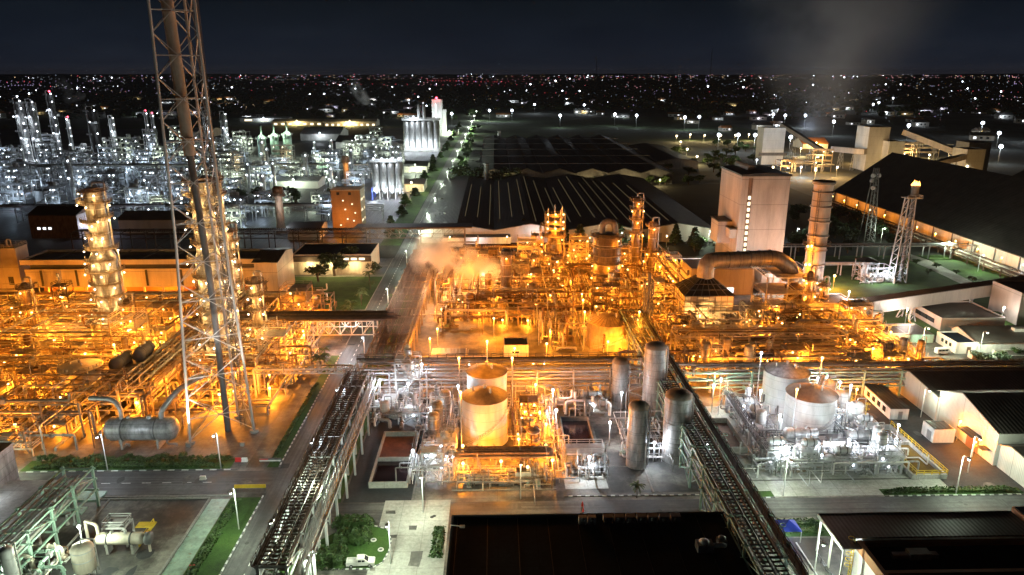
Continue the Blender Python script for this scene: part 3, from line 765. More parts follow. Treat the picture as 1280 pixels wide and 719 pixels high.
# ================================================================ LANDMARKS FOR LABELS
lm('the braced flare derrick', -71, 171); lm('the short lit column', -137, 250); lm('the broad lit column', -83, 208); lm('the slim column', -100, 270)
lm('the cream round tank', -116, 192); lm('the grey drum by the road', -87, 166); lm('the table-like portal rack', -108, 185); lm('the long shed', -140, 283)
lm('the steaming plant corner', -5, 285); lm('the lone smooth column', 4, 270); lm('the fat banded column', 45, 286); lm('the crowned column', 27, 326); lm('the twin slim columns', 66, 318)
lm('the rib-roofed tank', 38, 228); lm('the grid-panelled filter house', 75, 250); lm('the ringed chimney', 119, 262); lm('the steel duct tower', 104, 256); lm('the long low pipe frame', 85, 225)
lm('the little black-roofed hut', 5, 222); lm('the pipe end cabins', 152, 226)
lm('the twin white tanks', -3, 168); lm('the red-brown basin', -24, 155); lm('the floodlit frame tower', -24, 190); lm('the four grey silos', 38, 163); lm('the dark sunken basin', 19, 165)
lm('the two bright round tanks', 78, 166); lm('the brown water basin', 103, 157); lm('the two small lying drums', 77, 150)
# ================================================================ FLARE DERRICK (three legs, central riser)
L_, R_ = at(238, 555), at(318, 540); Bk = V(((L_.x+R_.x)/2, L_.y+14.5, 0)); Cn = (L_+R_+Bk)/3
t = thing('flare_derrick', 'tall three-legged lattice flare derrick with brown central riser pipe', 'lattice tower', Cn)
cn = [L_-Cn, R_-Cn, Bk-Cn]
def legp(i, z):
    k = 1-.30*min(z, 50)/50 - (.10*(min(z, 100)-50)/50 if z > 50 else 0); c = cn[i]*k; return V((c.x, c.y, z))
ZT = 136
for i in range(3):
    MB().tube([legp(i, .6), legp(i, 50), legp(i, 100), legp(i, ZT)], .34, 8, 1).build('leg', M['galv'], t)
    MB().cyl(legp(i, 0)*1., legp(i, 0)+V((0,0,.7)), 1.1, 12).build('footing', M['kerb'], t)
bays = [1, 12, 22, 31.5, 40.8, 50, 59.3, 68.6, 77.9, 87.2, 96.5, 105.8, 115, 124.4, 133.7]
for i in range(3):
    j = (i+1) % 3
    for a, c in zip(bays, bays[1:]):
        b = MB(); m = (a+c)/2; mid = (legp(i, m)+legp(j, m))/2
        b.beam(legp(i, m), legp(j, m), .2)
        for e in (legp(i, a), legp(j, a), legp(i, c), legp(j, c)): b.beam(e, mid, .17)
        b.build('bracing', M['galv'], t)
MB().tube([(0,0,0), (0,0,40), (-.9,-.4,70)], .8, 14, 1).build('riser', M['darkgrey'], t)
b = MB().cyl((-.9,-.4,70), (-2.4,-1,ZT), 1.3, 14)
b.build('flue', M['riser_tan'], t)
b = MB()
for z in range(74, ZT, 9): b.lathe((-.9-1.5*(z-70)/66,-.4-.6*(z-70)/66,z), [(1.32,-.15),(1.42,-.1),(1.42,.1),(1.32,.15)], 14)
b.build('flue_band', M['rust'], t)
for s_ in (-6.5, 6.5):  # two spot fixtures added at the base to turn the legs pale
    MB().box((s_-.5,-9,.3), (s_+.5,-8.2,1.2)).box((s_-.1,-8.7,0), (s_+.1,-8.5,.3)).build('added_uplight', M['grey'], t)
    sl = bpy.data.lights.new('lamp_or_fill_light', 'SPOT'); sl.energy = 42000; sl.color = (1, .9, .78); sl.spot_size = .75; sl.spot_blend = .6; sl.shadow_soft_size = .3
    so = bpy.data.objects.new('lamp_or_fill_light', sl); COL.objects.link(so); so.parent = t; so.location = (s_, -8.9, 1.5)
    so.rotation_euler = (V((-1-s_*.9, 7.5, 88))).to_track_quat('-Z', 'Y').to_euler()
MB().ladder((2.9,2.6,0), (2.9,2.6,ZT), (1,0,0), 1.1, .16).ladder((2.9,3.4,0), (2.9,3.4,ZT), (1,0,0), 1.1, .1).build('ladder', M['darkgrey'], t)
for z in (31.5, 68.6, 105.8): MB().box((-2.2,-1.8,z), (-.9,1.8,z+.12)).rail([(-2.2,-1.8,z+.1),(-2.2,1.8,z+.1)], 1.1, .1).build('platform', M['darkgrey'], t)
# ================================================================ LEFT PLANT: COLUMNS
pl = lambda *a: a
column(-137, 250, 51, 4.3, 3.1, 'tall tapering lit column with many yellow platforms in front of long shed',
  [(7,2.2,150,390),(13,1.5,180,360),(17.5,1.6,160,350),(22,2.0,170,400),(26,1.5,190,340),(30,2.4,160,400),(35,1.4,200,330),(39.5,2.2,170,300),(41,2.2,280,400),(46,2.4,150,390),(49.8,1.8,0,360)], WARM, 150, 'silo', .55, lamps=3, vap=True)
MB_t = column(-83.5, 210, 60, 4.7, 3.9, 'broadest floodlit column standing behind the braced flare derrick',
  [(6,2,170,400),(11,1.6,180,360),(16,1.8,150,350),(21,1.5,190,380),(26,2.1,160,360),(31,1.4,200,340),(36,2.1,170,390),(41,1.5,180,350),(46,2.2,170,380),(51,1.5,200,340),(55,2.2,160,390),(58.8,1.8,0,360)], WARM, 170, 'silo', .62, lamps=3)
column(-100, 270, 33, 2.4, 1.8, 'slim lit column with bulging top platforms at end of long shed',
  [(6,1.6,170,380),(12,1.4,190,350),(18,1.7,160,380),(24,1.5,180,350),(28,1.9,160,390),(31.5,1.6,0,360)], WARM, 130, 'silo', .5, lamps=2)
column(-76, 222, 27, 1.6, 1.2, 'short thin column with crowded platforms beside broadest floodlit column',
  [(6,1.5,170,390),(11,1.4,180,360),(16,1.6,160,380),(21,1.5,180,360),(25,1.7,0,360)], WARM, 150, 'tank_tan', .5, lamps=2)
column(-122, 232, 17, 1.3, 1.1, 'squat orange-lit column among the left pipework', [(5,1.3,170,390),(10,1.3,180,360),(15,1.5,0,360)], ORANGE, 150, 'col_dark', .5, lamps=2)
column(-158, 238, 21, 1.5, 1.2, 'orange-lit column near left edge with three platforms', [(6,1.4,170,390),(12,1.4,180,360),(19,1.6,0,360)], ORANGE, 150, 'col_dark', .5, lamps=2)
# cream tank, drum, exchangers
tank(-116.5, 192, 5.6, 9.5, 1.0, 'cream round tank with flat domed roof in the left pipework', 'cream', 'cream', stair=False, rail=True)
t = vessel_h(-87, 163.5, 4.5, 2.9, 14.5, 'x', 'silo', 'large dark grey lying drum beside the roadside verge', 'drum')
MB().tube([(-4.5,0,7.2), (-4.5,0,10.3), (-6.2,.5,12.2), (-12,1.2,12.2)], .62, 10, 2).build('overhead_pipe', M['pipe_silver'], t)
MB().tube([(5.2,0,7.2), (5.2,0,9), (8.5,3,13.5), (12,10,14)], .72, 10, 2.5).build('overhead_pipe', M['pipe_silver'], t)
for x in (-5.5, 6): MB().tube([(x,-.6,2), (x,-.6,.6), (x+2.2,-.6,.6), (x+2.2,-.6,.1)], .3, 7).build('drain_pipe', M['grey'], t)
for k, (x, y, z) in enumerate([(-107, 196, 9.6), (-103, 201, 10.4)]):
    t = vessel_h(x, y, z, 1.9, 7, 'y', 'darkgrey', ('dark cylindrical exchanger on a frame beside cream round tank', 'second dark exchanger behind the first beside cream round tank')[k], 'heat exchanger', 'heat_exchanger', leg=.2)
frame(-111, 192, -99, 206, [4, 7.6], 'steel stand carrying two dark exchangers beside the cream tank', 'tan_steel', deck=.5)
# table-like portal rack
t = rack('y', 168, 190, -113.5, -104, [6.2, 9], 'portal-shaped rusty rack with flat top beside cream tank', 'tan_steel', 7.3, (0,))
# left edge: vessels
vessel_v(-128, 168, 0, 2.2, 9.5, 'silo', 'grey upright vessel at left edge of the orange plant')
tank(-128, 160, 2.4, 6, .6, 'small grey cylinder standing at left edge by the roadside', 'silo', 'tank_roof', stair=False, rail=False, n=20)
# pipe rack running away north between the columns
rack('y', 180, 282, -101, -92, [5.5, 8.2], 'long tan pipe rack running back between the two tallest columns', 'tan_steel', 8.5, (1, 4, 7), walk=(5.2, 8.4, 1, 'tan_steel'))
rack_pipes('y', 182, 280, [-100.2, -98.7, -97.2, -95.8, -94.2, -92.8], 5.6, 'on lower deck of rack between the columns', 'pipes on the rack between the columns', rs=(.2,.3,.42,.55), mats=('pipe_silver','tan_steel','cream','pipe_silver'))
rack_pipes('y', 182, 280, [-100.5, -99.2, -97.6, -96, -94.4], 8.3, 'on upper deck of rack between the columns', 'pipes on the rack between the columns', rs=(.2,.3,.42,.55), mats=('pipe_silver','tan_steel','cream','pipe_silver'))
rack('x', -215, -62, 262, 268, [5, 7.6], 'tan cross rack in front of the long shed', 'tan_steel', 9, (2, 7, 12))
rack_pipes('x', -212, -64, [262.8, 264, 265.2, 266.6], 5.1, 'on cross rack in front of the long shed', 'pipes on cross rack by the shed', rs=(.2,.3,.45), mats=('pipe_silver','tan_steel','rust'))
rack_pipes('x', -212, -64, [263.2, 265, 266.8], 7.7, 'on top of cross rack before the long shed', 'pipes on cross rack by the shed', rs=(.2,.3,.45), mats=('pipe_silver','tan_steel','cream'))
rack('x', -165, -60, 200.5, 205, [4.5, 7], 'low tan cross rack behind the flare derrick', 'tan_steel', 8, (1, 5, 9))
rack_pipes('x', -163, -62, [201, 202.2, 203.4, 204.4], 4.6, 'on low cross rack behind the derrick', 'pipes on cross rack behind the derrick', rs=(.2,.3,.4), mats=('pipe_silver','tan_steel','cream'))
rack_pipes('x', -163, -62, [201.4, 203.8], 7.1, 'on top of low cross rack behind derrick', 'pipes on cross rack behind the derrick', rs=(.25,.4), mats=('pipe_silver','cream'))
# ---------------------------------------------------------------- generic filling of a process area
def fill(x0, y0, x1, y1, nf, npp, nv, np_, group, fr=(5,10), lv=(3.6, 7, 10.5, 14), avoid=(), mat='tan_steel', pipes=None, zs=(1,2.5,4.2,6,8,10), vm=('tank_tan','silver','rust','silo'), wt=None, rs=(.12,.16,.22,.3,.42), glow=(ORANGE, 480)):
    boxes = list(avoid)
    def free(x, y, m):
        return all(not (a-m < x < c+m and b-m < y < d+m) for a, b, c, d in boxes)
    k = tr = 0
    while k < nf and tr < 400:
        tr += 1; w, d = rnd.uniform(*fr), rnd.uniform(fr[0]*.8, fr[1]*.8); x = rnd.uniform(x0+w/2, x1-w/2); y = rnd.uniform(y0+d/2, y1-d/2)
        if not free(x, y, max(w, d)/2): continue
        n = rnd.choice((1, 2, 2, 3, 4)) if y > y0+8 else rnd.choice((1, 2)); n = min(n, len(lv))
        frame(x-w/2, y-d/2, x+w/2, y+d/2, lv[:n], '%s tan steel frame %s' % (('low one-deck', 'two-deck', 'three-deck', 'tall four-deck')[n-1], near(x, y)), pick((mat, mat, 'grey', 'brown')) if mat == 'tan_steel' else mat, group+' frames', glow=glow)
        boxes.append((x-w/2, y-d/2, x+w/2, y+d/2)); k += 1
        for z in lv[:n]:
            if rnd.random() < .75:
                m = pick(vm); r = rnd.uniform(.6, 1.2); vn = {'tank_tan':'tan','silver':'silver','rust':'rusty','silo':'grey','white':'white','galv':'galvanised'}[m]
                if rnd.random() < .5: vessel_v(x+rnd.uniform(-w*.3, w*.3), y, z+.25, r, rnd.uniform(2.4, 3.4), m, '%s upright vessel on a deck %s' % (vn, near(x, y)), 'vessel', group=group+' vessels')
                else:
                    v = vessel_h(x, y+rnd.uniform(-d*.2, d*.2), r+.5, r, min(w*.6, 4.5), 'x', m, '%s lying drum on a deck %s' % (vn, near(x, y)), 'drum', group=group+' vessels'); v.location.z = z+.25
    k = tr = 0
    while k < nv and tr < 300:
        tr += 1; x = rnd.uniform(x0+2, x1-2); y = rnd.uniform(y0+2, y1-2)
        if not free(x, y, 1.2): continue
        m = pick(vm); vn = {'tank_tan':'tan','silver':'silver','rust':'rusty','silo':'grey','white':'white','galv':'galvanised'}[m]; r = rnd.uniform(.8, 1.7)
        boxes.append((x-r, y-r, x+r, y+r)); k += 1
        if rnd.random() < .6:
            h = rnd.uniform(4, 10); vessel_v(x, y, 0, r, h, m, '%s %s standing vessel %s' % ('tall' if h > 7 else 'short', vn, near(x, y)), group=group+' vessels')
        else: vessel_h(x, y, r+1.1, r, rnd.uniform(4, 7), pick(('x', 'y')), m, '%s lying drum on saddles %s' % (vn, near(x, y)), group=group+' vessels')
    for k in range(np_):
        x = rnd.uniform(x0, x1); y = rnd.uniform(y0, y1)
        pump(x, y, .03, pick((0, PI/2, PI)), group+' pumps')
    for k in range(int(npp*2.6)): clutter_pipe(x0, y0, x1, y1, zs, group+' pipes', mats=pipes, rs=rs)
    return boxes
AV = [(-143,244,-131,256), (-89,204,-78,216), (-103,266,-97,274), (-123,186,-98,207), (-102,180,-91,284), (-97,156,-76,169), (-79,160,-58,180), (-165,200,-60,206)]
fill(-214, 205, -104, 262, 11, 62, 12, 20, 'left plant', avoid=AV)
fill(-140, 160, -92, 204, 4, 34, 5, 12, 'left front plant', avoid=AV)
fill(-90, 181, -60, 262, 6, 44, 8, 14, 'left road side plant', avoid=AV)
fill(-91, 206, -60, 240, 2, 14, 3, 6, 'left road side plant', avoid=AV, fr=(4, 7))
fill(-215, 268, -175, 282, 1, 8, 2, 2, 'left plant', avoid=AV)
# small low stands and a lifeless step by the verge
frame(-116, 158.5, -111, 162, [2.0], 'small cream valve stand at front of the left plant', 'cream', deck=0, rails=True, stair=False, ct=.25)
frame(-123, 160, -117, 167, [3.2], 'low grey pump stand at front of the left plant', 'grey', deck=.5, stair=False)
# long shed with dark roof band and open lit ground floor
t = thing('long_shed', 'long industrial shed with dark recessed roof band and open orange-lit ground floor', 'building', (-140, 296, 0))
b = MB(); b.box((-50,-8,4.6), (44,9.5,12.2)); b.build('wall', M['clad_warm'], t)
for k in range(13): MB().box((-50+k*7.75-.35,-8,0), (-50+k*7.75+.35,-7.3,4.6)).build('column', M['clad_warm'], t)
MB().box((-50,2,0), (44,9.5,4.58)).build('back_wall', M['orange_wall'], t)
MB().box((-48,-7.2,12.21), (42,8,14.2)).build('recess', M['black'], t)
MB().box((-51,-8.6,14.2), (45,-7.6,16.2)).box((-51,9,14.2), (45,10,16.2)).box((-51,-7.6,14.2), (-50,9,16.2)).box((44,-7.6,14.2), (45,9,16.2)).build('fascia', M['clad_warm'], t)
rf = MB().profx([(-7.6,14.25),(9,14.25),(9,15.3),(1,15.8),(-7.6,15.3)], -50, 44).build('roof', M['roof'], t)
b = MB()
for k in range(1, 8): b.box((-50+k*11.6,-7.5,15.7), (-49.6+k*11.6,9,15.95))
b.build('roof_seam', M['darkgrey'], rf)
for k in range(6): MB().box((-44+k*14,-8.3,5.2), (-43.2+k*14,-8.01,11.8)).build('downpipe', M['black'], t)
for x in (-38, -22, 2, 24): plight((x, -4, 3.6), ORANGE, 1400, t)
t = thing('stair_tower', 'square pale tower with railed roof at far end of the long shed', 'tower', (-203, 300, 0))
MB().box((-5.5,-4,0), (5.5,4,19)).build('wall', M['clad_warm'], t)
MB().box((-5.7,-4.2,19), (5.7,4.2,19.3)).build('roof', M['pale_concrete'], t)
MB().rail([(-5.5,-4,19.3),(5.5,-4,19.3),(5.5,4,19.3),(-5.5,4,19.3),(-5.5,-4,19.3)], 1.2, .14).build('railing', M['cream'], t)
MB().tube([(0,0,19.3),(0,0,22),(1.6,0,22),(1.6,0,19.3)], .25, 7).build('vent_pipe', M['cream'], t)
MB().box((.5,-4.1,3.5), (2.6,-4.02,7)).build('door', M['black'], t)
# end block of the shed by the road (pale gable)
t, rf = gable('shed_annexe', 'pale end block of the long shed facing the road', -97, 285, -88, 309, 15.5, 17.5, 'x', 'clad_warm', 'roof')
# low building with lit yellow bays behind the court, trees in front
t, rf = flat('office_building', 'low dark-roofed building with row of yellow-lit bays behind the court', -92, 322, -56.5, 345, 9, 'cream', 'flat_roof', par=.5)
for k in range(7): MB().box((-15.5+k*4.6,-11.75,.6), (-12+k*4.6,-11.53,5.6)).build('bay', M['cream'], t)
MB().box((-17.8,-12.6,6.3), (17.8,-11.5,8.8)).build('canopy', M['brown'], t)
for k in range(5): MB().box((-2+k*3.6,-12.68,7.1), (.6+k*3.6,-12.61,8.1)).build('window', M['window_lit'], t)
for x in (-10, 0, 10): plight((x, -14.5, 5.0), YELLOW, 650, t)
# ================================================================ RACKS AND BRIDGES
RL = [-39.5, -37.9, -36.5, -35, -33.4, -31.9]
# left long rack beside the road
rack('y', 104, 186, -40, -35.2, [6.4, 9.2], 'long pale-legged pipe rack with brown cable trays beside the main road', 'galv', 9, (3, 6), tray=((-1.5, 9.7, 1.3, 'brown'), (.1, 9.7, 1.3, 'brown'), (1.7, 9.7, 1.2, 'brown'), (-1.2, 6.9, 1.6, 'brown'), (.9, 6.9, 1.6, 'brown')), walk=(-2.9, 9.3, .9, 'brown'))
rack('y', 199, 330, -38, -27, [6.4, 9.2], 'brown-trayed pipe rack continuing beyond the cross rack toward the steam', 'tan_steel', 9, (1, 5, 9), tray=((-4, 9.7, 2, 'brown'), (-1.6, 9.7, 1.9, 'brown'), (.8, 9.7, 1.9, 'brown'), (3.4, 9.7, 2, 'brown'), (-3, 6.9, 2, 'brown'), (1, 6.9, 2.4, 'brown')), walk=(5.8, 9.3, 1., 'tan_steel'))
rack('y', 101, 186, -34, -32.4, [7.2], 'narrow pale trestle carrying parallel pipes beside brown-trayed rack', 'galv', 9, (1, 4, 7), walk=(-.2, 8.1, .7, 'galv'))
rack_pipes('y', 101, 186, [-34.2, -33.8, -33.1, -32.6, -32.2], 7.3, 'along the narrow trestle by the basin', 'pipes on narrow trestle', mats=('galv','pipe_silver','galv'), rs=(.14,.18,.22), jog=False)
rack_pipes('y', 104, 186, [-39.4, -38, -36.6, -35.6], 6.6, 'on lower deck of rack beside the main road', 'pipes on road side rack', mats=('rust','brown','pipe_silver'), rs=(.18,.28))
rack_pipes('y', 200, 328, [-37, -35, -31, -28.4], 6.6, 'on lower deck of rack toward the steam', 'pipes on rack toward the steam', mats=('rust','tan_steel','brown'), rs=(.2,.3))
# right long rack in the foreground
rack('y', 98, 236, 42.5, 50, [5, 7.6, 10.2], 'long dark-topped pipe rack slanting across right foreground past silos', 'green', 8.6, (1, 3, 5, 7, 9, 11, 13), tray=((-2.4, 10.7, 1.6, 'black'), (-.2, 10.7, 1.6, 'black')), walk=(2.9, 10.5, 1.2, 'black'))
rack_pipes('y', 99, 235, [42.9, 44, 45.2, 46.4, 47.6, 48.8, 49.6], 7.7, 'on middle deck of right foreground rack', 'pipes on right foreground rack', mats=('darkgrey','black','grey','pipe_silver'), rs=(.15,.22,.3))
rack_pipes('y', 99, 235, [43.2, 44.8, 46.4, 48, 49.4], 5.1, 'on lowest deck of right foreground rack', 'pipes on right foreground rack', mats=('darkgrey','grey','green'), rs=(.15,.22,.3))
rack_pipes('y', 99, 160, [46.2, 47.2], 10.4, 'on top deck of right foreground rack', 'pipes on right foreground rack', mats=('black','darkgrey'), rs=(.2,.3))
pipe([(43,100,9.6), (43,98.5,9.6), (50,98.5,9.6), (50,101,9.6), (50,101,5)], .38, 'grey', 'fat grey looped pipe closing near end of right foreground rack', 'pipes on right foreground rack')
for k, yy in enumerate((112, 146, 182)):
    t = thing('ladder_cage', 'pale green caged ladder on side of right foreground rack', 'ladder', (50.7, yy, 0), 0, 'ladders on right foreground rack')
    MB().ladder((0,0,0), (0,0,10.2), (0,1,0), .7, .11).build('ladder', M['green'], t)
    b = MB(); [b.lathe((0.45,0,z), [(.5,-.05),(.55,-.05),(.55,.05),(.5,.05),(.5,-.05)], 8) for z in (3, 4.5, 6, 7.5, 9, 10.4)]; b.build('cage', M['green'], t)
# cross rack over the whole width
rack('x', -40, 42, 187.5, 196, [4.2, 6.4, 8.4], 'broad cross pipe rack behind the twin white tanks', 'galv', 10.2, (1, 3, 5, 7), walk=(3.8, 9.4, 1.3, 'black'))
rack('x', 50.5, 210, 187.5, 193.5, [3.2, 5.3, 7.4], 'pale green cross pipe rack behind the two bright round tanks', 'green', 10.6, (1, 4, 7, 8, 11), walk=(2.6, 7.5, .9, 'black'))
for a, c, nm, gm in ((-39, 41, 'behind the twin white tanks', 'pipes on cross rack'), (51, 209, 'behind the two bright round tanks', 'pipes on cross rack')):
    for z, dk in (((4.3, 'lowest deck'), (6.5, 'middle deck'), (8.5, 'top deck')) if a < 0 else ((3.3, 'lowest deck'), (5.4, 'middle deck'), (7.5, 'top deck'))):
        rack_pipes('x', a, c, [188.6, 190.8] + ([193, 195] if a < 0 else [192.6]), z, 'on %s %s' % (dk, nm), gm, mats=('pipe_silver','grey','galv','pipe_silver'), rs=(.24,.32,.4))
# footbridge from left plant over road to cross rack
def truss(label, x0, x1, y0, y1, z0, z1, mat, top=True, deck='brown', n=6, leg=True, px=()):
    t = thing('truss_bridge', label, 'pipe bridge', ((x0+x1)/2, (y0+y1)/2, 0)); w, d = (x1-x0)/2, (y1-y0)/2
    for s in (-d, d):
        b = MB().beam((-w,s,z0), (w,s,z0), .32).beam((-w,s,z1), (w,s,z1), .32)
        for k in range(n+1):
            x = -w+2*w*k/n; b.beam((x,s,z0), (x,s,z1), .24)
            if k < n:
                xx = x+2*w/n
                if k < n/2: b.beam((x,s,z1), (xx,s,z0), .2)
                else: b.beam((x,s,z0), (xx,s,z1), .2)
        b.build('truss', M[mat], t)
    for k in range(n+1):
        x = -w+2*w*k/n
        for z in (z0, z1): MB().beam((x,-d,z), (x,d,z), .2).build('cross_beam', M[mat], t)
    if leg:
        for x in (-w, w):
            for s in (-d, d): MB().beam((x,s,0), (x,s,z1), .45).build('leg', M[mat], t)
    if top: MB().box((-w-6,-d-.4,z1+.25), (w+4,d+.4,z1+.75)).build('deck', M[deck], t)
    return t
truss('cream truss pipe bridge with brown deck crossing the main road', -61, -39.5, 222, 230, 7.2, 11.8, 'cream', n=6)
plight((-49, 225.5, 6.6), WHITE, 1600)
rack('x', -98, -67, 222, 230, [11.9], 'brown-decked elevated pipe run joining left plant to truss bridge', 'tan_steel', 8, (), tray=((-2.5, 12.4, 2, 'brown'), (0, 12.4, 2, 'brown'), (2.5, 12.4, 2, 'brown')))
rack_pipes('x', -96, -30, [222.6, 224, 225.4, 226.8, 228.2, 229.4], 12.0, 'lying on deck over the truss bridge', 'pipes on the truss bridge', mats=('brown','brown','rust','darkgrey'), rs=(.3,.4), jog=False)
truss('slender pale truss gangway crossing main road from the flare side', -68, -41, 190.5, 193, 7.3, 8.6, 'galv', top=False, n=12)
rack('x', -215, -66, 366, 376, [7.5, 10.2], 'dark pipe bridge running along the back of the left plant', 'brown', 12, (3, 9), tray=((-2, 10.7, 3, 'brown'), (2, 10.7, 3, 'brown')))
truss('long cream truss section of the rear pipe bridge over the road', -66, -16, 366, 376, 7.2, 12, 'tan_steel', n=9)
rack('x', -16, 78, 350, 357, [3.4, 5.6], 'dark low pipe rack in front of ribbed warehouse', 'brown', 12, (), tray=((-1.5, 6, 2.4, 'brown'), (1.5, 6, 2.4, 'brown')))
# ================================================================ CENTRE PLANT
column(4, 270, 24, 2.2, 2.15, 'lone smooth orange-lit column with small crown platform', [(22,1.2,0,360)], ORANGE, 120, 'col_dark', .5, lamps=2, vap=False)
fatp = [(26,1.6,0,360)]
t = column(45, 286, 26.5, 5.9, 5.7, 'fat dark banded column with goose-neck duct on its top', [(25.6,1.4,0,360),(14.6,.9,170,370),(9.6,.9,170,370)], ORANGE, 120, 'col_dark', .5, lamps=3, vap=False, name='absorber_column')
MB().tube([(-2.2,0,26.4), (-2.2,0,31), (2.4,-.3,31.5), (3.2,-.5,26.4)], 1.25, 12, 3).build('goose_neck', M['duct'], t)
b = MB(); [b.lathe((0,0,z), [(5.95,-.25),(6.35,-.2),(6.35,.2),(5.95,.25)], 24) for z in (4, 7.4, 11, 14.5, 18, 21.4)]; b.build('stiffener_ring', M['duct'], t)
t = column(27, 326, 20, 3.6, 3.3, 'wide column under a crowded crown of orange-lit platforms', [(17,2.6,0,360)], ORANGE, 120, 'col_dark', .5, lamps=3, vap=True, group=None)
for k, z in enumerate((19.5, 22.6, 26)):
    b = MB().box((-4.6,-3.6,z), (4.6,3.6,z+.18)).rail([(-4.6,-3.6,z+.1),(4.6,-3.6,z+.1),(4.6,3.6,z+.1),(-4.6,3.6,z+.1),(-4.6,-3.6,z+.1)], 1.2, .15)
    for sx_ in (-1, 1):
        for sy_ in (-1, 1): b.beam((4.4*sx_,3.4*sy_,z-3), (4.4*sx_,3.4*sy_,z+1), .3)
    b.build('platform', M['tan_steel'], t)
    for x in (-3.5, 0, 3.5): MB().ball((x,-4.1,z+1.3), .34, 7).build('bulb', M['bulb_orange'], t)
    plight((0, -4.6, z+.8), ORANGE, 450, t)
b = MB(); [b.cyl((x, y, 20), (x, y, z), .3, 7) for x, y, z in ((-3,0,29.5), (0,1,31), (2.6,-1,29), (3.4,2,30))]; b.build('vent_pipe', M['pipe_silver'], t)
column(62.5, 317, 36, 2.1, 1.9, 'taller of the twin slim columns, with lit cage top', [(20,1.4,160,390),(26,1.5,0,360),(31,1.4,170,380),(34.5,1.6,0,360)], ORANGE, 130, 'col_dark', .5, lamps=2)
column(69.5, 315, 25.5, 1.9, 1.8, 'shorter of the twin slim columns with single crown platform', [(12,1.3,170,380),(23.5,1.6,0,360)], ORANGE, 130, 'col_dark', .5, lamps=2)
column(16, 300, 15, 1.5, 1.4, 'short orange column beneath the crowned column', [(7,1.3,170,380),(13.5,1.4,0,360)], ORANGE, 120, 'col_dark', .5, lamps=2)
column(-14, 296, 13, 1.3, 1.2, 'short column standing beneath the orange steam', [(6,1.3,170,380),(11.5,1.4,0,360)], ORANGE, 120, 'col_dark', .5, lamps=2)
tank(38, 231, 7.6, 8.6, 2.3, 'weathered round tank with radial ribbed roof in the orange plant', 'tank_tan', 'tank_tan', ribs=30, stair=True, rail=False)
# lattice pole in front of ribbed tank
t = thing('lattice_mast', 'thin lattice mast standing beside the rib-roofed tank', 'mast', (51, 232, 0)); b = MB()
for sx_ in (-1, 1):
    for sy_ in (-1, 1): b.beam((sx_*1.5, sy_*1.5, 0), (sx_*1.2, sy_*1.2, 22), .3)
for k in range(10):
    z = k*2.2; b.beam((-1.4,-1.4,z), (1.4,-1.4,z+2.2), .18).beam((1.4,-1.4,z), (1.4,1.4,z+2.2), .18).beam((-1.4,1.4,z), (-1.4,-1.4,z+2.2), .18)
b.build('lattice', M['darkgrey'], t); MB().cyl((0,0,0), (0,0,24.5), .6, 10).build('flue', M['darkgrey'], t)
AV2 = [(29,222,47,240), (1,266,8,274), (37,268,53,294), (22,321,32,331), (59,312,73,321), (-28,205,30,250), (48,229,54,235), (61,238,120,270)]
fill(-24, 252, 30, 345, 9, 62, 14, 26, 'centre plant', avoid=AV2, vm=('tank_tan','rust','silver'), pipes=[('rusty','rust'),('tan','tan_steel'),('silver','pipe_silver'),('tan','tan_steel')])
fill(30, 242, 78, 345, 8, 54, 12, 22, 'centre rear plant', avoid=AV2, vm=('tank_tan','rust','silver'), pipes=[('rusty','rust'),('tan','tan_steel'),('silver','pipe_silver')])
fill(-24, 248, 28, 272, 2, 16, 6, 16, 'steam corner', avoid=AV2, vm=('tank_tan','rust'), fr=(4, 6))
fill(14, 222, 30, 250, 0, 14, 2, 5, 'tank side', avoid=AV2)
rack('x', -24, 60, 300, 306, [5.5, 8.5], 'orange-lit cross rack through the centre plant', 'tan_steel', 9, (1, 4, 7))
rack_pipes('x', -23, 59, [300.6, 302, 303.4, 305], 5.6, 'on cross rack in the centre plant', 'pipes in the centre plant', rs=(.2,.35,.5), mats=('rust','tan_steel','pipe_silver'))
rack_pipes('x', -23, 59, [301, 303, 305], 8.6, 'on top of cross rack in centre plant', 'pipes in the centre plant', rs=(.2,.35,.5), mats=('rust','tan_steel','pipe_silver'))
rack('x', 8, 34, 250, 254, [5, 7.2], 'short brown rack in front of the fat banded column', 'tan_steel', 8, (1,))
rack_pipes('x', 6, 36, [250.6, 252, 253.4], 5.1, 'on short rack before the fat column', 'pipes in the centre plant', rs=(.35,.5,.6), mats=('rust','tan_steel'))
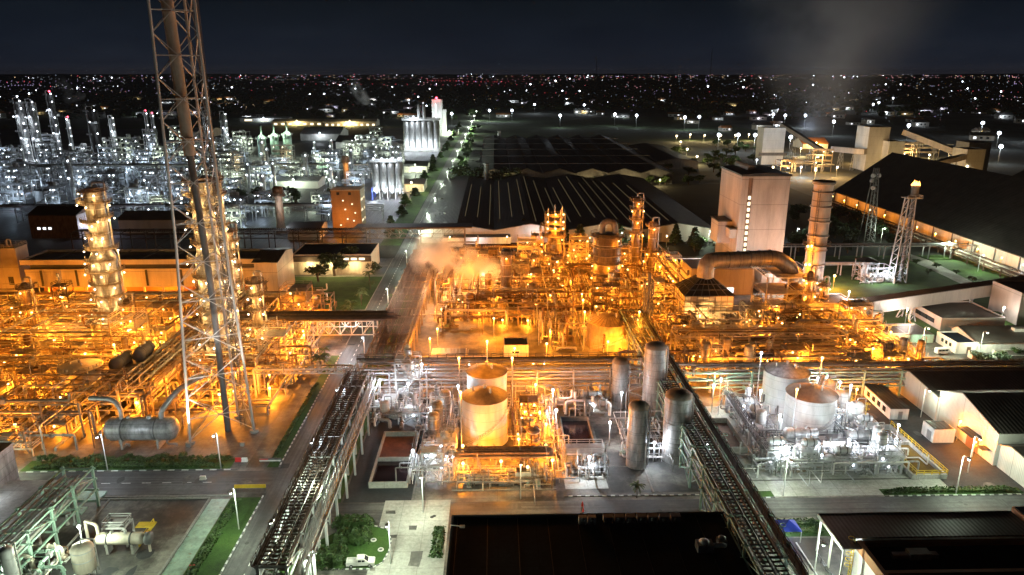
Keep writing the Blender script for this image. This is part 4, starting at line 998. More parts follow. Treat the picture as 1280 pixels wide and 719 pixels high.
for k, (x, y, w, d, ls, lb) in enumerate(((-185, 240, 12, 10, [4,8,12.5,16], 'tall open steel frame at far left of the orange plant'), (-166, 225, 9, 8, [4,8,12], 'three-deck open frame left of tall tapering column'), (-196, 218, 10, 8, [4,8,12], 'three-deck open frame nearest the left picture edge'), (-116, 220, 8, 8, [4,8,12,15], 'four-deck open frame right of tall tapering column'), (-70, 246, 9, 9, [4,8,12,16], 'four-deck open frame beside the road end of left plant'), (-68, 212, 8, 8, [4,8,12], 'three-deck open frame behind right leg of flare derrick'), (-152, 196, 9, 8, [4,8,12], 'three-deck open frame left of cream round tank'), (-132, 178, 8, 7, [4,8], 'two-deck open frame left of portal rack'),
    (14, 322, 8, 8, [4,8,12,16], 'four-deck open frame left of the crowned column'), (38, 324, 8, 8, [4,8,12,16], 'four-deck open frame right of the crowned column'), (54, 304, 8, 7, [4,8,12,15], 'four-deck open frame left of the twin slim columns'), (76, 304, 7, 7, [4,8,12], 'three-deck open frame right of the twin slim columns'), (-8, 314, 9, 8, [4,8,12], 'three-deck open frame behind the orange steam'), (14, 282, 8, 7, [4,8,12], 'three-deck open frame right of lone smooth column'), (60, 268, 8, 7, [4,8,12], 'three-deck open frame left of the filter house'), (-12, 262, 7, 6, [4,8], 'two-deck open frame under left part of steam'),
    (124, 236, 8, 7, [4,8,12], 'three-deck open frame at foot of the ringed chimney'), (98, 238, 7, 6, [4,8,12], 'three-deck open frame before the steel duct tower'),  (66, 210, 7, 5, [3.5,7], 'two-deck open frame at near left corner of right orange plant'), (92, 208, 7, 5, [3.5,7], 'two-deck open frame in middle of right orange plant front'))):
    frame(x-w/2, y-d/2, x+w/2, y+d/2, ls, lb, ('cream', 'tan_steel', 'cream')[k % 3], 'open steel frames of the orange plant', deck=.4, glow=(ORANGE, 420))
# cabins at the pipe crossing
t, rf = flat('cabin', 'long low tan-roofed cabin at edge of the orange yard', -20.5, 213, -9.5, 219, 3.4, 'cream', 'roof_warm', 'cabin', par=0)
t, rf = flat('cabin', 'smaller tan-roofed cabin joined to the long cabin', -9.2, 213.5, -3, 219, 3.0, 'cream', 'roof_warm', 'cabin', par=0)
t, rf = flat('hut', 'little black-roofed hut with framed notice on its wall', 2.4, 216, 10.2, 223, 5.2, 'cream', 'flat_roof', 'hut', par=.3)
MB().box((-1.6,-3.62,2), (1.2,-3.53,3.8)).build('notice_board', M['white'], t); MB().box((-1.3,-3.66,2.8), (.9,-3.63,3.4)).build('window', M['glass'], t)
# ================================================================ FILTER HOUSE, DUCT, CHIMNEY, TALL BLOCK
t = thing('filter_house', 'square grid-panelled filter house with dark hipped hood', 'filter house', (75, 250, 0))
w_ = 8.6
for sx_ in (-1, 1):
    for sy_ in (-1, 1): MB().beam((sx_*(w_-.3), sy_*6.7, 0), (sx_*(w_-.3), sy_*6.7, 4.5), .5).build('leg', M['grey'], t)
MB().box((-w_,-7,4.5), (w_,7,13)).build('panel_wall', M['clad_warm'], t)
b = MB()
for k in range(9): x = -w_+2*w_*k/8; b.box((x-.12,-7.15,4.4), (x+.12,-7.01,13.1))
for k in range(7): y = -7+14*k/6; b.box((-w_-.15,y-.12,4.4), (-w_-.01,y+.12,13.1))
for z in (4.6, 6.6, 8.6, 10.7, 12.8): b.box((-w_-.17,-7.18,z-.12), (w_,-7.0,z+.12)).box((-w_-.18,-7,z-.12), (-w_-.0,7,z+.12))
b.build('stiffener', M['tan_steel'], t)
hp = [(-w_-.4,-7.4,13.1),(w_+.4,-7.4,13.1),(w_+.4,7.4,13.1),(-w_-.4,7.4,13.1),(-2.6,-2.6,18),(2.6,-2.6,18),(2.6,2.6,18),(-2.6,2.6,18)]
hd = MB()._add(hp, [(0,1,5,4),(1,2,6,5),(2,3,7,6),(3,0,4,7),(4,5,6,7)]).build('hood', M['roof'], t)
b = MB()
for k in range(7):
    f = k/6; A_ = V(hp[0]).lerp(V(hp[1]), f); B_ = V(hp[4]).lerp(V(hp[5]), f); b.beam(A_+V((0,-.06,.12)), B_+V((0,-.06,.12)), .2)
    A_ = V(hp[0]).lerp(V(hp[3]), f); B_ = V(hp[4]).lerp(V(hp[7]), f); b.beam(A_+V((-.06,0,.12)), B_+V((-.06,0,.12)), .2)
for f in (.33, .66):
    q = [V(hp[i]).lerp(V(hp[i+4]), f)+V((0,0,.12)) for i in range(4)]
    b.beam(q[0], q[1], .2).beam(q[0], q[3], .2)
b.build('hood_rib', M['darkgrey'], hd)
MB().tube([(0,0,17.8), (0,0,24), (27,4,24), (33,5,19.5), (33,5,15)], 2.9, 20, 4.2).build('duct', M['duct'], t)
b = MB(); 
for x in range(8, 28, 4): b.lathe((x,x*4/27,24), [(2.92,-.12),(3.12,-.1),(3.12,.1),(2.92,.12)], 20, axis='x')
b.build('duct_band', M['darkgrey'], t)
frame(97, 248, 112, 262, [6, 12, 18], 'heavy cream braced steel tower carrying end of the big duct', 'cream', deck=.3, bays=2, name='duct_tower', cat='structure', stair=True, ct=.5, group='duct support steelwork')
tank(110, 255, 3.4, 13, 1.5, 'rusty upright drum inside the duct tower', 'rust', 'rust', stair=False, rail=False, n=24)
t = thing('chimney', 'tall pinkish ringed steel chimney beside the duct tower', 'chimney', (119.5, 262, 0))
MB().lathe((0,0,0), [(3.7,0),(3.55,20),(3.4,46),(3.35,49.2),(3.95,49.4),(3.95,50.6),(3.2,50.6),(3.1,46)], 28).build('shaft', M['stack'], t)
for k in range(9): MB().lathe((0,0,3.5+k*5.4), [(3.5,-.2),(3.95,-.16),(3.95,.16),(3.5,.2)], 28).build('ring', M['stack'], t)
b = MB().lathe((0,0,27), [(3.6,-.1),(5,-.1),(5,.1),(3.6,.1),(3.6,-.1)], 20, False).ringrail((0,0), 4.9, 27.1, 1.1, .12)
b.build('platform', M['tan_steel'], t)
MB().ladder((-2.6,-3.1,0), (-2.6,-3.1,48), (1,0,0), .8, .14).build('ladder', M['darkgrey'], t)
for z in (14, 20, 27):
    for s in (-4.6, -3.2): MB().ball((s,-3.2,z), .4, 7).build('bulb', M['bulb_orange'], t)
    plight((-4.8,-4.2,z-.7), ORANGE, 500, t)
column(110, 243, 22, 1.1, 1.0, 'thin pipe column clustered with lamps in front of the chimney', [(9,1.4,0,360),(14,1.4,0,360),(19,1.6,0,360)], ORANGE, 150, 'col_dark', .5, lamps=4)
column(117, 247, 17, .9, .9, 'shorter lamp-studded pipe column at foot of the chimney', [(6,1.3,0,360),(11,1.4,0,360),(15.5,1.4,0,360)], ORANGE, 150, 'col_dark', .5, lamps=4)
# tall pale block (prilling tower shaped)
bx0, bx1, by0, by1, bh = 106.5, 127.5, 312, 342, 45.5
t = thing('tall_block', 'tall windowless pale block with lit vertical strip and black roof', 'tower building', ((bx0+bx1)/2, (by0+by1)/2, 0))
hw_, hd_ = (bx1-bx0)/2, (by1-by0)/2
MB().box((-hw_,-hd_,0), (hw_,hd_,bh)).build('wall', M['clad_warm'], t)
rf = MB().profy([(-hw_-.5,bh+.01),(hw_+.5,bh+.01),(hw_+.5,bh+.7),(0,bh+1.6),(-hw_-.5,bh+.7)], -hd_-.5, hd_+.5).build('roof', M['roof'], t)
MB().tube([(-3,-4,bh+1.8),(-3,15,bh+1.8)], 1.7, 12).box((-4.4,-4,bh+.5),(-1.6,15,bh+1.6)).build('ridge_vent', M['clad_warm'], rf)
s = MB().box((-7.6,-hd_-.12,0), (-5.8,-hd_-.01,bh-.8)).build('window_strip', M['rust'], t)
b = MB()
for k in range(10): b.box((-7.3,-hd_-.2,12+k*2.6), (-6.1,-hd_-.13,13.6+k*2.6))
b.build('pane', M['window_lit'], s)
MB().box((-hw_-6,-6,14), (-hw_-.01,5,24)).build('side_bay', M['clad_warm'], t)
MB().box((-hw_-6.4,-6.4,24.01), (-hw_-.02,5.4,24.5)).build('side_bay_roof', M['roof'], t)
MB().box((-hw_-3,-14,18), (-hw_-.01,-8,22)).build('hopper', M['clad_warm'], t); MB().box((-hw_-3.3,-14.3,22.01), (-hw_-.02,-7.7,22.4)).build('hopper_roof', M['roof'], t)
t, rf = flat('control_house', 'dark-roofed pale house standing between twin columns and tall block', 80, 286, 106, 304, 11, 'clad_warm', 'roof_warm', par=.4)
MB().box((2,-9.1,1), (5,-9.02,3.2)).build('window', M['window_white'], t)
t, rf = flat('plinth_house', 'orange-lit plant house at foot of the tall block', 110, 288, 133, 309, 8, 'clad_warm', 'roof', par=.4)
for k in range(3): MB().box((-7+k*5,-10.6,3), (-5+k*5,-10.53,4.6)).build('window', M['window_lit'], t)
# right orange plant: long pipe frame and dense manifolds
rack('x', 57, 112, 216, 222, [5, 7.8], 'long cream pipe frame along front of the right orange plant', 'cream', 8, (1, 4), walk=(2.5, 8.6, 1, 'cream'))
rack_pipes('x', 57, 112, [216.8, 218, 219.4, 220.8], 5.1, 'on cream frame at the right orange plant', 'pipes in the right orange plant', rs=(.2,.3,.45), mats=('cream','tan_steel','pipe_silver'))
rack_pipes('x', 57, 112, [217.2, 219, 221], 7.9, 'on top of cream frame at right plant', 'pipes in the right orange plant', rs=(.2,.3), mats=('cream','tan_steel','pipe_silver'))
AV3 = [(122,210,136,234),(146,205,210,262),(57,215,112,223), (65,241,85,259), (96,247,124,268)]
fill(55, 202, 132, 216, 3, 36, 6, 22, 'right orange plant', avoid=AV3, lv=(3, 5.5), vm=('tank_tan','silver'), zs=(1,2,3,4.5,6))
fill(86, 223, 134, 250, 6, 44, 8, 16, 'right orange plant', avoid=AV3, lv=(3.4, 6.6, 9.8), vm=('tank_tan','silver'))
fill(112, 203, 134, 240, 4, 26, 6, 10, 'right orange plant end', avoid=AV3, lv=(3, 5.6), zs=(1,2,3.2,4.6), vm=('tank_tan','silver'))
fill(56, 224, 88, 244, 3, 22, 4, 8, 'right orange plant', avoid=AV3, lv=(3.4, 6.6))
# ================================================================ TWIN WHITE TANKS AND FRONT PLANT
tank(-3, 165, 5.6, 11.8, 2.0, 'front one of twin white tanks, with dull brown domed roof', 'tank_white', 'tank_roof', rail=False)
tank(-2.6, 179, 5.3, 12.4, 1.9, 'rear one of twin white tanks, half hidden behind the other', 'tank_white', 'tank_roof', stair=False, rail=False)
# red-brown basin
def basin(label, x0, y0, x1, y1, h, wt, fl, mid=None, liquid=None, wm='pale_concrete', lz=.25):
    t = thing('basin', label, 'basin', ((x0+x1)/2, (y0+y1)/2, 0)); w, d = (x1-x0)/2, (y1-y0)/2; k = wt
    b = MB().box((-w,-d,0), (w,-d+k,h)).box((-w,d-k,0), (w,d,h)).box((-w,-d+k,0), (-w+k,d-k,h)).box((w-k,-d+k,0), (w,d-k,h))
    if mid is not None: b.box((-w+k,mid-k/2,0), (w-k,mid+k/2,h))
    b.build('wall', M[wm], t); MB().box((-w+k,-d+k,.06), (w-k,d-k,.2)).build('floor', M[fl], t)
    if liquid: MB().box((-w+k+.02,-d+k+.02,.21), (w-k-.02,(mid-k/2 if mid is not None else d-k)-.02,lz+.2)).build('liquid', M[liquid], t)
    return t
basin('open red-brown basin with dark liquid in its nearer half', -28.4, 142.5, -19.8, 166.5, 1.5, .35, 'red_basin', -1, 'liquid', lz=.3)
basin('dark sunken square basin with low pale rim', 16.4, 157, 24.2, 174, 1.4, .4, 'liquid', wm='dark_concrete')
basin('small open basin with rusty floor beside right foreground rack', 55, 156, 60.5, 172, 1.6, .4, 'red_basin')
basin('long brown water basin with yellow railing beside small container office', 93.6, 143.4, 101.6, 168, 1.2, .5, 'mud', 3, 'mud', lz=.3)
t = thing('railing', 'long yellow safety railing around the brown water basin', 'railing', (98, 155.6, 1.2))
MB().rail([(-3.6,-12.2,0),(3.5,-12.2,0),(3.5,12.2,0)], 1.1, .13, 1.6).build('rail', M['yellow'], t)
MB().rail([(-3.4,-12,0),(-3.4,2,0),(-1.5,3,0)], 1.1, .13, 1.6).build('rail', M['yellow'], t)
# floodlit frame tower and vessels
frame(-27.5, 184, -21, 190, [4, 8, 12.5], 'floodlit grey frame tower with bright lamps near the basin', 'galv', group='white-lit steelwork')
for k, z in enumerate((4.3, 8.3)): vessel_v(-24, 186.5, z, 1.2, 3.4, 'silver', ('silver vessel on first deck of the floodlit frame tower', 'silver vessel on second deck of the floodlit frame tower')[k])
tank(-24.3, 187, 1.1, 3, .5, 'small silver cylinder on top of the floodlit frame tower', 'silo', 'silo', stair=False, rail=False, n=16).location.z = 12.8
frame(-34, 176, -27, 184, [3.6], 'low grey frame beside floodlit tower', 'galv', deck=.4, group='white-lit steelwork')
for k, (x, y) in enumerate(((-15.4,161), (-15, 168), (-13.6, 176))):
    vessel_v(x, y, 0, 1.45, 8-k*.4, 'silo', ('nearest of three domed grey vessels beside the red-brown basin', 'middle of three domed grey vessels beside the red-brown basin', 'farthest of three domed grey vessels beside the red-brown basin')[k], group='domed grey vessels by the basin')
WP = [('silver','pipe_silver'), ('galvanised','galv'), ('pale','white'), ('grey','grey')]
fill(-20, 143, -9.5, 184, 3, 34, 1, 9, 'basin side plant', rs=(.08,.1,.14,.2), glow=(WHITE, 200), avoid=[(-17,159,-12,178)], fr=(4,6), lv=(3.2,6.2), mat='galv', pipes=WP, zs=(.8,1.6,2.6,4), vm=('silver','silo','galv'))
fill(-36, 172, -18, 186, 1, 12, 2, 6, 'tower foot plant', glow=(WHITE, 200), avoid=[(-28,183,-20,191)], fr=(4,5), lv=(3,), mat='galv', pipes=WP, zs=(.8,1.6,2.6), vm=('silver','galv'))
frame(-10, 149, 13, 153, [3.6], 'long low orange-lit pipe stand in front of the twin white tanks', 'tan_steel', deck=.3, stair=False, rails=False)
rack_pipes('x', -10, 13, [149.6, 150.6, 151.6, 152.4], 3.9, 'on low stand in front of the twin tanks', 'pipes before the twin white tanks', mats=('rust','tan_steel','darkgrey'), rs=(.2,.3), jog=False)
t, rf = flat('pump_shelter', 'small white-walled pump shelter in front of the twin white tanks', 4, 144, 7.6, 146.4, 2.6, 'white', 'roof', 'shelter', par=0)
fill(-10, 141.5, 13, 148.5, 0, 24, 0, 14, 'tank front plant', rs=(.08,.1,.14,.2), fr=(3,4), lv=(2.6,), pipes=PM, zs=(.6,1.2,1.9), vm=('tank_tan','silver'))
fill(4, 150, 15.5, 186, 3, 32, 1, 8, 'tank side plant', rs=(.08,.1,.14,.2), avoid=[(-9,159,3.4,186)], fr=(4,6), lv=(3,6), pipes=PM, zs=(.8,2,3.4,5))
kerb([(-10, 141.2), (13, 141.2)], False)
# dark slab pump skid
frame(16, 151, 25, 155.5, [3.2], 'pale pump skid frame in front of the dark sunken basin', 'galv', deck=.2, stair=False)
for k in range(6): pump(17+k*1.4, 148+rnd.uniform(-.6, .6), .1, PI/2, 'pumps before the dark basin')
fill(15.5, 145.5, 25.5, 151, 0, 18, 1, 2, 'dark basin skid', rs=(.08,.1,.14), glow=(WHITE, 200), pipes=WP, zs=(.8,1.5,2.4), vm=('galv',))
fill(15, 176, 31, 186, 1, 10, 1, 3, 'behind dark basin', glow=(WHITE, 200), pipes=WP, zs=(1,2.4,4), vm=('galv',), lv=(3,))
# four silos
for (px, pb, r, h, lb) in ((775, 512, 2.2, 13, 'rear short grey silo with dark domed top'), (818, 522, 2.9, 19, 'rear tall grey silo with dark domed top, tallest of four'), (797, 588, 2.35, 15, 'front slim grey silo with dark domed top'), (847, 582, 3.1, 16.4, 'front stout grey silo with dark domed top beside foreground rack')):
    p = at(px, pb); t = thing('silo', lb, 'silo', (p.x, p.y+r, 0), 0, 'four grey silos')
    MB().lathe((0,0,0), [(r*.98,0),(r*.98,2),(r,2.1),(r,h)], 32).build('shell', M['silo'], t)
    MB().lathe((0,0,h+.01), [(r,0),(r*.97,.35),(r*.8,.9),(r*.45,1.3),(.01,1.45)], 32).build('dome', M['tank_roof'], t)
    b = MB(); [b.lathe((0,0,z), [(r+.005,-.06),(r+.07,-.04),(r+.07,.04),(r+.005,.06)], 32) for z in (2.1, h*.33, h*.62, h-.1)]; b.build('ring', M['grey'], t)
    MB().tube([(r+.35,-.4,.2), (r+.35,-.4,h-.5), (r-.2,-.2,h+.6)], .14, 6).tube([(r*.7,-r-.1,.2), (r*.7,-r+.1,h*.4)], .18, 6).build('side_pipe', M['galv'], t)
    MB().ladder((-r*.2+r, -r*.75,0), (-r*.2+r,-r*.75,h), (1,1,0), .6, .09).build('ladder', M['grey'], t)
fill(30.5, 152, 46, 172, 0, 20, 0, 6, 'silo foot plant', rs=(.08,.1,.14), glow=(WHITE, 200), avoid=[(29,146,34,153),(38,146,47,157)], pipes=WP, zs=(.8,1.6,2.6,3.4), vm=('galv',))
frame(43.5, 143.5, 48, 147, [2.4], 'low grey step platform at foot of front stout silo', 'galv', deck=.6, stair=False)
# ================================================================ TWO BRIGHT ROUND TANKS
tank(79.6, 167.2, 6.1, 10.6, 2.1, 'nearer bright white tank with dark brown domed roof', 'tank_white', 'tank_roof', rail=False)
tank(78.6, 181, 5.9, 10.9, 2.0, 'farther bright white tank with pale domed roof', 'tank_white', 'silo', stair=False, rail=False)
for k, (x, y) in enumerate(((88.8, 177), (89.6, 171), (90.4, 165))):
    vessel_v(x, y, 2.4, 1.7, 6-.3*k, 'white', ('farthest of three white vessels with yellow ladders by bright tank', 'middle of three white vessels with yellow ladders by bright tank', 'nearest of three white vessels with yellow ladders by bright tank')[k], group='white vessels beside the bright tank')
    t = thing('caged_ladder', 'yellow caged ladder on ' + ('farthest', 'middle', 'nearest')[k] + ' white vessel beside bright tank', 'ladder', (x+2.2, y-.3, 0), 0, 'yellow caged ladders')
    b = MB().ladder((0,0,0), (0,0,9), (0,1,0), .7, .13); [b.lathe((.4,0,z), [(.5,-.06),(.58,-.06),(.58,.06),(.5,.06),(.5,-.06)], 8) for z in (3, 4.4, 5.8, 7.2, 8.6)]
    b.build('ladder', M['yellow'], t)
frame(86.6, 161, 92.8, 180, [2.3], 'low steel table carrying three white vessels', 'galv', deck=.7, stair=True)
vessel_h(73.5, 157.5, 4.4, 1.5, 7, 'x', 'silo', 'lying grey drum with domed end left of the bright tank front', 'drum', leg=.1)
vessel_h(88, 156.5, 4.4, 1.4, 6, 'x', 'silo', 'shorter lying grey drum on frame under white vessels', 'drum', leg=.1)
frame(66, 154.5, 96, 159.5, [2.9], 'long grey steel frame carrying two small lying drums', 'darkgrey', deck=.4, stair=False, ct=.3)
frame(62, 160, 68, 178, [4.2], 'grey pipe stand between right foreground rack and bright tanks', 'galv', deck=.2, stair=True)
t = thing('gangway', 'pale sloping gangway with railings running beside the small rusty basin', 'gangway', (62, 164, 0))
MB().beam((0,16,5.4), (0,-14,4.6), 1.4, .2).rail([(-.7,16,5.5),(-.7,-14,4.7)], 1.2, .13, 1.8).rail([(.7,16,5.5),(.7,-14,4.7)], 1.2, .13, 1.8).build('walkway', M['darkgrey'], t)
for y in (15, 5, -5, -13): MB().beam((0,y,0), (0,y,4.6), .3).build('post', M['galv'], t)
fill(62, 145.5, 93, 155, 4, 70, 2, 26, 'bright tank front plant', rs=(.08,.1,.14,.2), glow=(WHITE, 200), fr=(4,7), lv=(2.6,4.6), mat='galv', pipes=WP, zs=(.7,1.3,2.2,3.2), vm=('white','galv','silver'))
fill(62, 158, 72, 184, 2, 36, 1, 8, 'bright tank side plant', rs=(.08,.1,.14,.2), glow=(WHITE, 200), fr=(4,5), lv=(2.6,4.6), mat='galv', pipes=WP, zs=(.7,1.3,2.2,3.2), vm=('white','galv'))
fill(84, 156, 93, 184, 2, 40, 1, 8, 'white vessel plant', rs=(.08,.1,.14,.2), glow=(WHITE, 200), fr=(4,5), lv=(2.6,5), mat='galv', pipes=WP, zs=(.7,1.6,2.6,3.8), vm=('white','galv'))
t = thing('signboard', 'blank white board hung on the frame below bright tank', 'board', (80, 153.6, 0)); MB().box((-2.6,-.05,2.2), (2.6,.05,4.2)).build('panel', M['white'], t); MB().beam((-2.5,.1,0), (-2.5,.1,4.2), .12).beam((2.5,.1,0), (2.5,.1,4.2), .12).build('post', M['grey'], t)
# ================================================================ RIGHT: CONTAINER OFFICE, WAREHOUSES
t = thing('container_office', 'long white container office with dark lid beside right warehouse', 'container', (106.3, 179.8, 0), -.03)
MB().box((-2.4,-7.5,.3), (2.4,7.5,3.4)).build('wall', M['white'], t); MB().box((-2.6,-7.7,3.41), (2.6,7.7,3.7)).build('roof', M['roof'], t)
MB().box((-.3,-7.58,.4), (.8,-7.51,2.6)).build('door', M['grey'], t)
for k in range(4): MB().box((-2.48,-5+k*3,1.2), (-2.41,-3.4+k*3,2.6)).build('window', M['glass'], t)
wx = at(1150, 512).x
t, rf = gable('workshop', 'low rear part of right workshop with plain dark roof', wx, 172, wx+52, 191, 7, 8.2, 'x', 'clad_y', 'roof_warm', over=.5, ridge_at=.7)
t, rf = gable('workshop', 'taller gabled right workshop with orange-lit open door', wx+.3, 149, wx+52, 172, 8.5, 12, 'x', 'clad_y', 'roof_warm', over=.5, ridge_at=.6)
MB().box((-26.14,-6,0), (-26.01,-1.6,4.4)).build('door', M['orange_wall'], t); MB().box((-28.6,-6.6,4.6), (-26.02,-1,4.85)).build('door_canopy', M['roof'], t)
MB().box((-28,3.4,0), (-26.02,6.4,.2)).build('door_step', M['kerb'], t); MB().box((-28,-10.2,3.2), (-26.02,-8,3.4)).build('door_canopy', M['roof'], t)
MB().tube([(2,-1,11.6),(2,-1,13),(4,-1,13)], .5, 8).build('roof_vent', M['galv'], rf)
t2, rf = gable('workshop_annexe', 'low lean-to annexe at near end of right workshop', wx+1, 130, wx+50, 148.6, 5.5, 7, 'x', 'clad_y', 'roof_warm', over=.4, ridge_at=.8)
t, rf = flat('porch', 'small white porch with dark flat roof standing before right workshop', wx-7.5, 160, wx-2.2, 165, 3.6, 'white', 'roof', par=0)
MB().box((-2.74,-1.6,.2), (-2.71,.2,2.6)).build('door', M['grey'], t)
# small service buildings behind cross rack
p = at(1090, 447)
t, rf = flat('plant_house', 'orange-lit pump house, larger of two at end of the plant', 125, 226, 137, 233, 4.6, 'cream', 'roof_warm', par=0)
t, rf = flat('plant_house', 'orange-lit pump house, smaller and nearer of two at plant end', 123, 211, 130, 217, 4, 'cream', 'roof_warm', par=0)
frame(131.5, 211.5, 135, 217, [3.6], 'small orange-lit stair frame beside the nearer pump house', 'tan_steel', deck=.5)
t, rf = flat('service_shed', 'low grey-roofed shed with greenish end wall facing the van yard', 138, 229, 148.5, 241, 3.0, 'green', 'roof_warm', par=0)
t, rf = flat('service_shed', 'blue-lit flat shed beneath foot of the conveyor', 132, 254, 142, 262, 4, 'white', 'silo', par=0)
t, rf = flat('service_building', 'largest low service building with pinkish front wall beyond the van', 158, 241, 181, 261, 4.2, 'clad_warm', 'roof_warm', par=.6)
MB().box((-11.65,-6,1.6), (-11.52,6,3.2)).build('window_band', M['glass'], t)
t, rf = gable('service_building', 'wide grey-roofed service building facing parked white van', 157.5, 220, 206, 234, 3.6, 5.4, 'x', 'white', 'roof_warm', over=.6, ridge_at=.75)
MB().box((-8,-1,4.6), (-4,1,6)).build('roof_unit', M['white'], rf)
t, rf = flat('service_annexe', 'low white annexe with three small windows behind parked van', 150, 219, 157.2, 230, 3.4, 'white', 'flat_roof', par=.5)
for k in range(3): MB().box((-3.68,-3+k*2.2,1.5), (-3.61,-1.8+k*2.2,2.7)).build('window', M['glass'], t)
MB().box((0,-5.58,.1), (1.4,-5.51,2.4)).build('door', M['rust'], t)
t, rf = flat('gatehouse', 'tiny white gatehouse with flat roof near bushes and van', 152.4, 214, 154.8, 216.4, 2.3, 'white', 'roof', par=0)
t, rf = flat('guard_block', 'long low white block with pale roof at right edge by bushes', 160, 211, 204, 216, 2.2, 'white', 'roof_warm', par=.3)
t, rf = flat('transfer_house', 'tall stepped white house at upper end of conveyor', 189, 246, 207, 262, 12, 'clad_warm', 'roof_warm', par=.4)
# conveyor rising to the right
c0 = at(1062, 386, 7); c1 = at(1292, 353, 8.6)
gantry('long pale enclosed conveyor gallery rising across the dark lawn', c0, c1, 4.4, 4.6, 'clad_warm', 'roof_warm', (.3, .62))
t, rf = flat('transfer_house', 'blocky orange-lit head house at foot of the conveyor', c0.x-14, c0.y-4, c0.x, c0.y+8, 10, 'clad_warm', 'roof_warm', par=.4)
MB().box((6.05,-3,1), (6.3,5,9.4)).build('chute', M['clad_warm'], t)
# big storage hall on the right
t = thing('storage_hall', 'huge dark-roofed storage hall with long lit side wall', 'warehouse', (275, 366, 0))
MB().profy([(-37,0),(37,0),(37,9),(0,34.8),(-37,9)], -140, 137).build('wall', M['clad_y'], t)
rf = MB().profy([(-38.2,8.4),(0,35.2),(38.2,8.4),(38.2,8.8),(0,35.7),(-38.2,8.8)], -141, 138).build('roof', M['roof_y'], t)
b = MB()
for k in range(17): b.box((-37.3,-136+k*17,0), (-37.02,-135.4+k*17,8.6))
b.build('pilaster', M['darkgrey'], t)
# rear hall beyond it
t = thing('rear_hall', 'dark hipped hall roof rising behind the storage hall', 'warehouse', (370, 430, 0)); MB().profy([(-35,0),(35,0),(35,9),(0,30),(-35,9)], -60, 60).build('wall', M['clad_y'], t); MB().profy([(-36,8.8),(0,30.3),(36,8.8),(36,9.2),(0,30.8),(-36,9.2)], -61, 61).build('roof', M['roof'], t)
# pipe track with lamps along the hall
rack('y', 262, 500, 226, 231, [2.6, 4.4], 'low rusty pipe track running along lit side wall of storage hall', 'rust', 12, (), name='pipe_track')
rack_pipes('y', 262, 500, [226.6, 227.8, 229, 230.4], 2.7, 'on low track beside the storage hall', 'pipes beside the storage hall', mats=('rust','tan_steel','cream'), rs=(.25,.35))
rack_pipes('y', 262, 500, [227, 229.6], 4.5, 'on top of track beside the storage hall', 'pipes beside the storage hall', mats=('rust','cream'), rs=(.25,.35))
for k in range(14):
    y = 268+k*17.5
    t = lamp((233, y, 0), 6.5, ORANGE, 150, 'orange lamp on short pole along storage hall wall', 'orange lamps along the storage hall', .36)
# flare stack and lattice mast
p = at(1120, 352); t = thing('flare_stack', 'short lattice flare stack with burning flame on top', 'flare stack', (p.x, p.y, 0)); b = MB()
Hf = 37
for sx_ in (-1, 1):
    for sy_ in (-1, 1): MB().beam((sx_*2.8, sy_*2.8, 0), (sx_*1.5+.8, sy_*1.5, Hf), .42).build('leg', M['galv'], t)
for k in range(9):
    z0, z1 = Hf*k/9, Hf*(k+1)/9; w0 = 2.8-1.3*k/9; w1 = 2.8-1.3*(k+1)/9; o0 = .8*k/9; o1 = .8*(k+1)/9
    b.beam((-w0+o0,-w0,z0), (w1+o1,-w1,z1), .2).beam((w0+o0,-w0,z0), (w1+o1,w1,z1), .2).beam((-w0+o0,w0,z0), (-w1+o1,-w1,z1), .2).beam((-w1+o1,-w1,z1), (w1+o1,-w1,z1), .22).beam((w1+o1,-w1,z1), (w1+o1,w1,z1), .22).beam((-w1+o1,-w1,z1), (-w1+o1,w1,z1), .22)
b.build('bracing', M['galv'], t)
MB().cyl((1.4,0,0), (2.2,0,Hf+1), .8, 10).cyl((2.2,0,Hf+1), (2.2,0,Hf+5.4), 1.5, 14).build('burner', M['darkgrey'], t)
MB().box((-2,-2.6,Hf), (4.6,2.6,Hf+.2)).rail([(-2,-2.6,Hf+.2),(4.6,-2.6,Hf+.2),(4.6,2.6,Hf+.2)], 1.2, .15).build('platform', M['galv'], t)
q = random.Random(3); b = MB()
for k in range(7):
    a = V((2.2+q.uniform(-1.1,1.6), q.uniform(-.8,.8), Hf+5.2)); hh = q.uniform(1, 2.8)
    b.lathe(a, [(.55,0),(.7,.35),(.45,hh*.55),(.01,hh)], 7)
b.build('flame', M['flame'], t); plight((3, -2.5, Hf+8.3), (1,.4,.1), 900, t)
p = at(1083, 302); t = thing('radio_mast', 'dim slender radio mast with drum antennas among dark trees', 'mast', (p.x, p.y, 0)); b = MB()
for sx_ in (-1, 1):
    for sy_ in (-1, 1): b.beam((sx_*3, sy_*3, 0), (sx_*.9, sy_*.9, 40), .34)
for k in range(12):
    z0, z1 = 40*k/12, 40*(k+1)/12; w0 = 3-2.1*k/12; w1 = 3-2.1*(k+1)/12
    b.beam((-w0,-w0,z0), (w1,-w1,z1), .2).beam((w0,-w0,z0), (-w1,-w1,z1), .2).beam((w0,-w0,z0), (w1,w1,z1), .2)
b.build('lattice', M['darkgrey'], t)
for k, (z, a) in enumerate(((36, 0), (33, 2), (29.5, 4), (36, 3.6))): MB().cyl((1.2*math.cos(a), 1.2*math.sin(a), z), (2.4*math.cos(a), 2.4*math.sin(a), z), 1.1, 10).build('antenna', M['galv'], t)
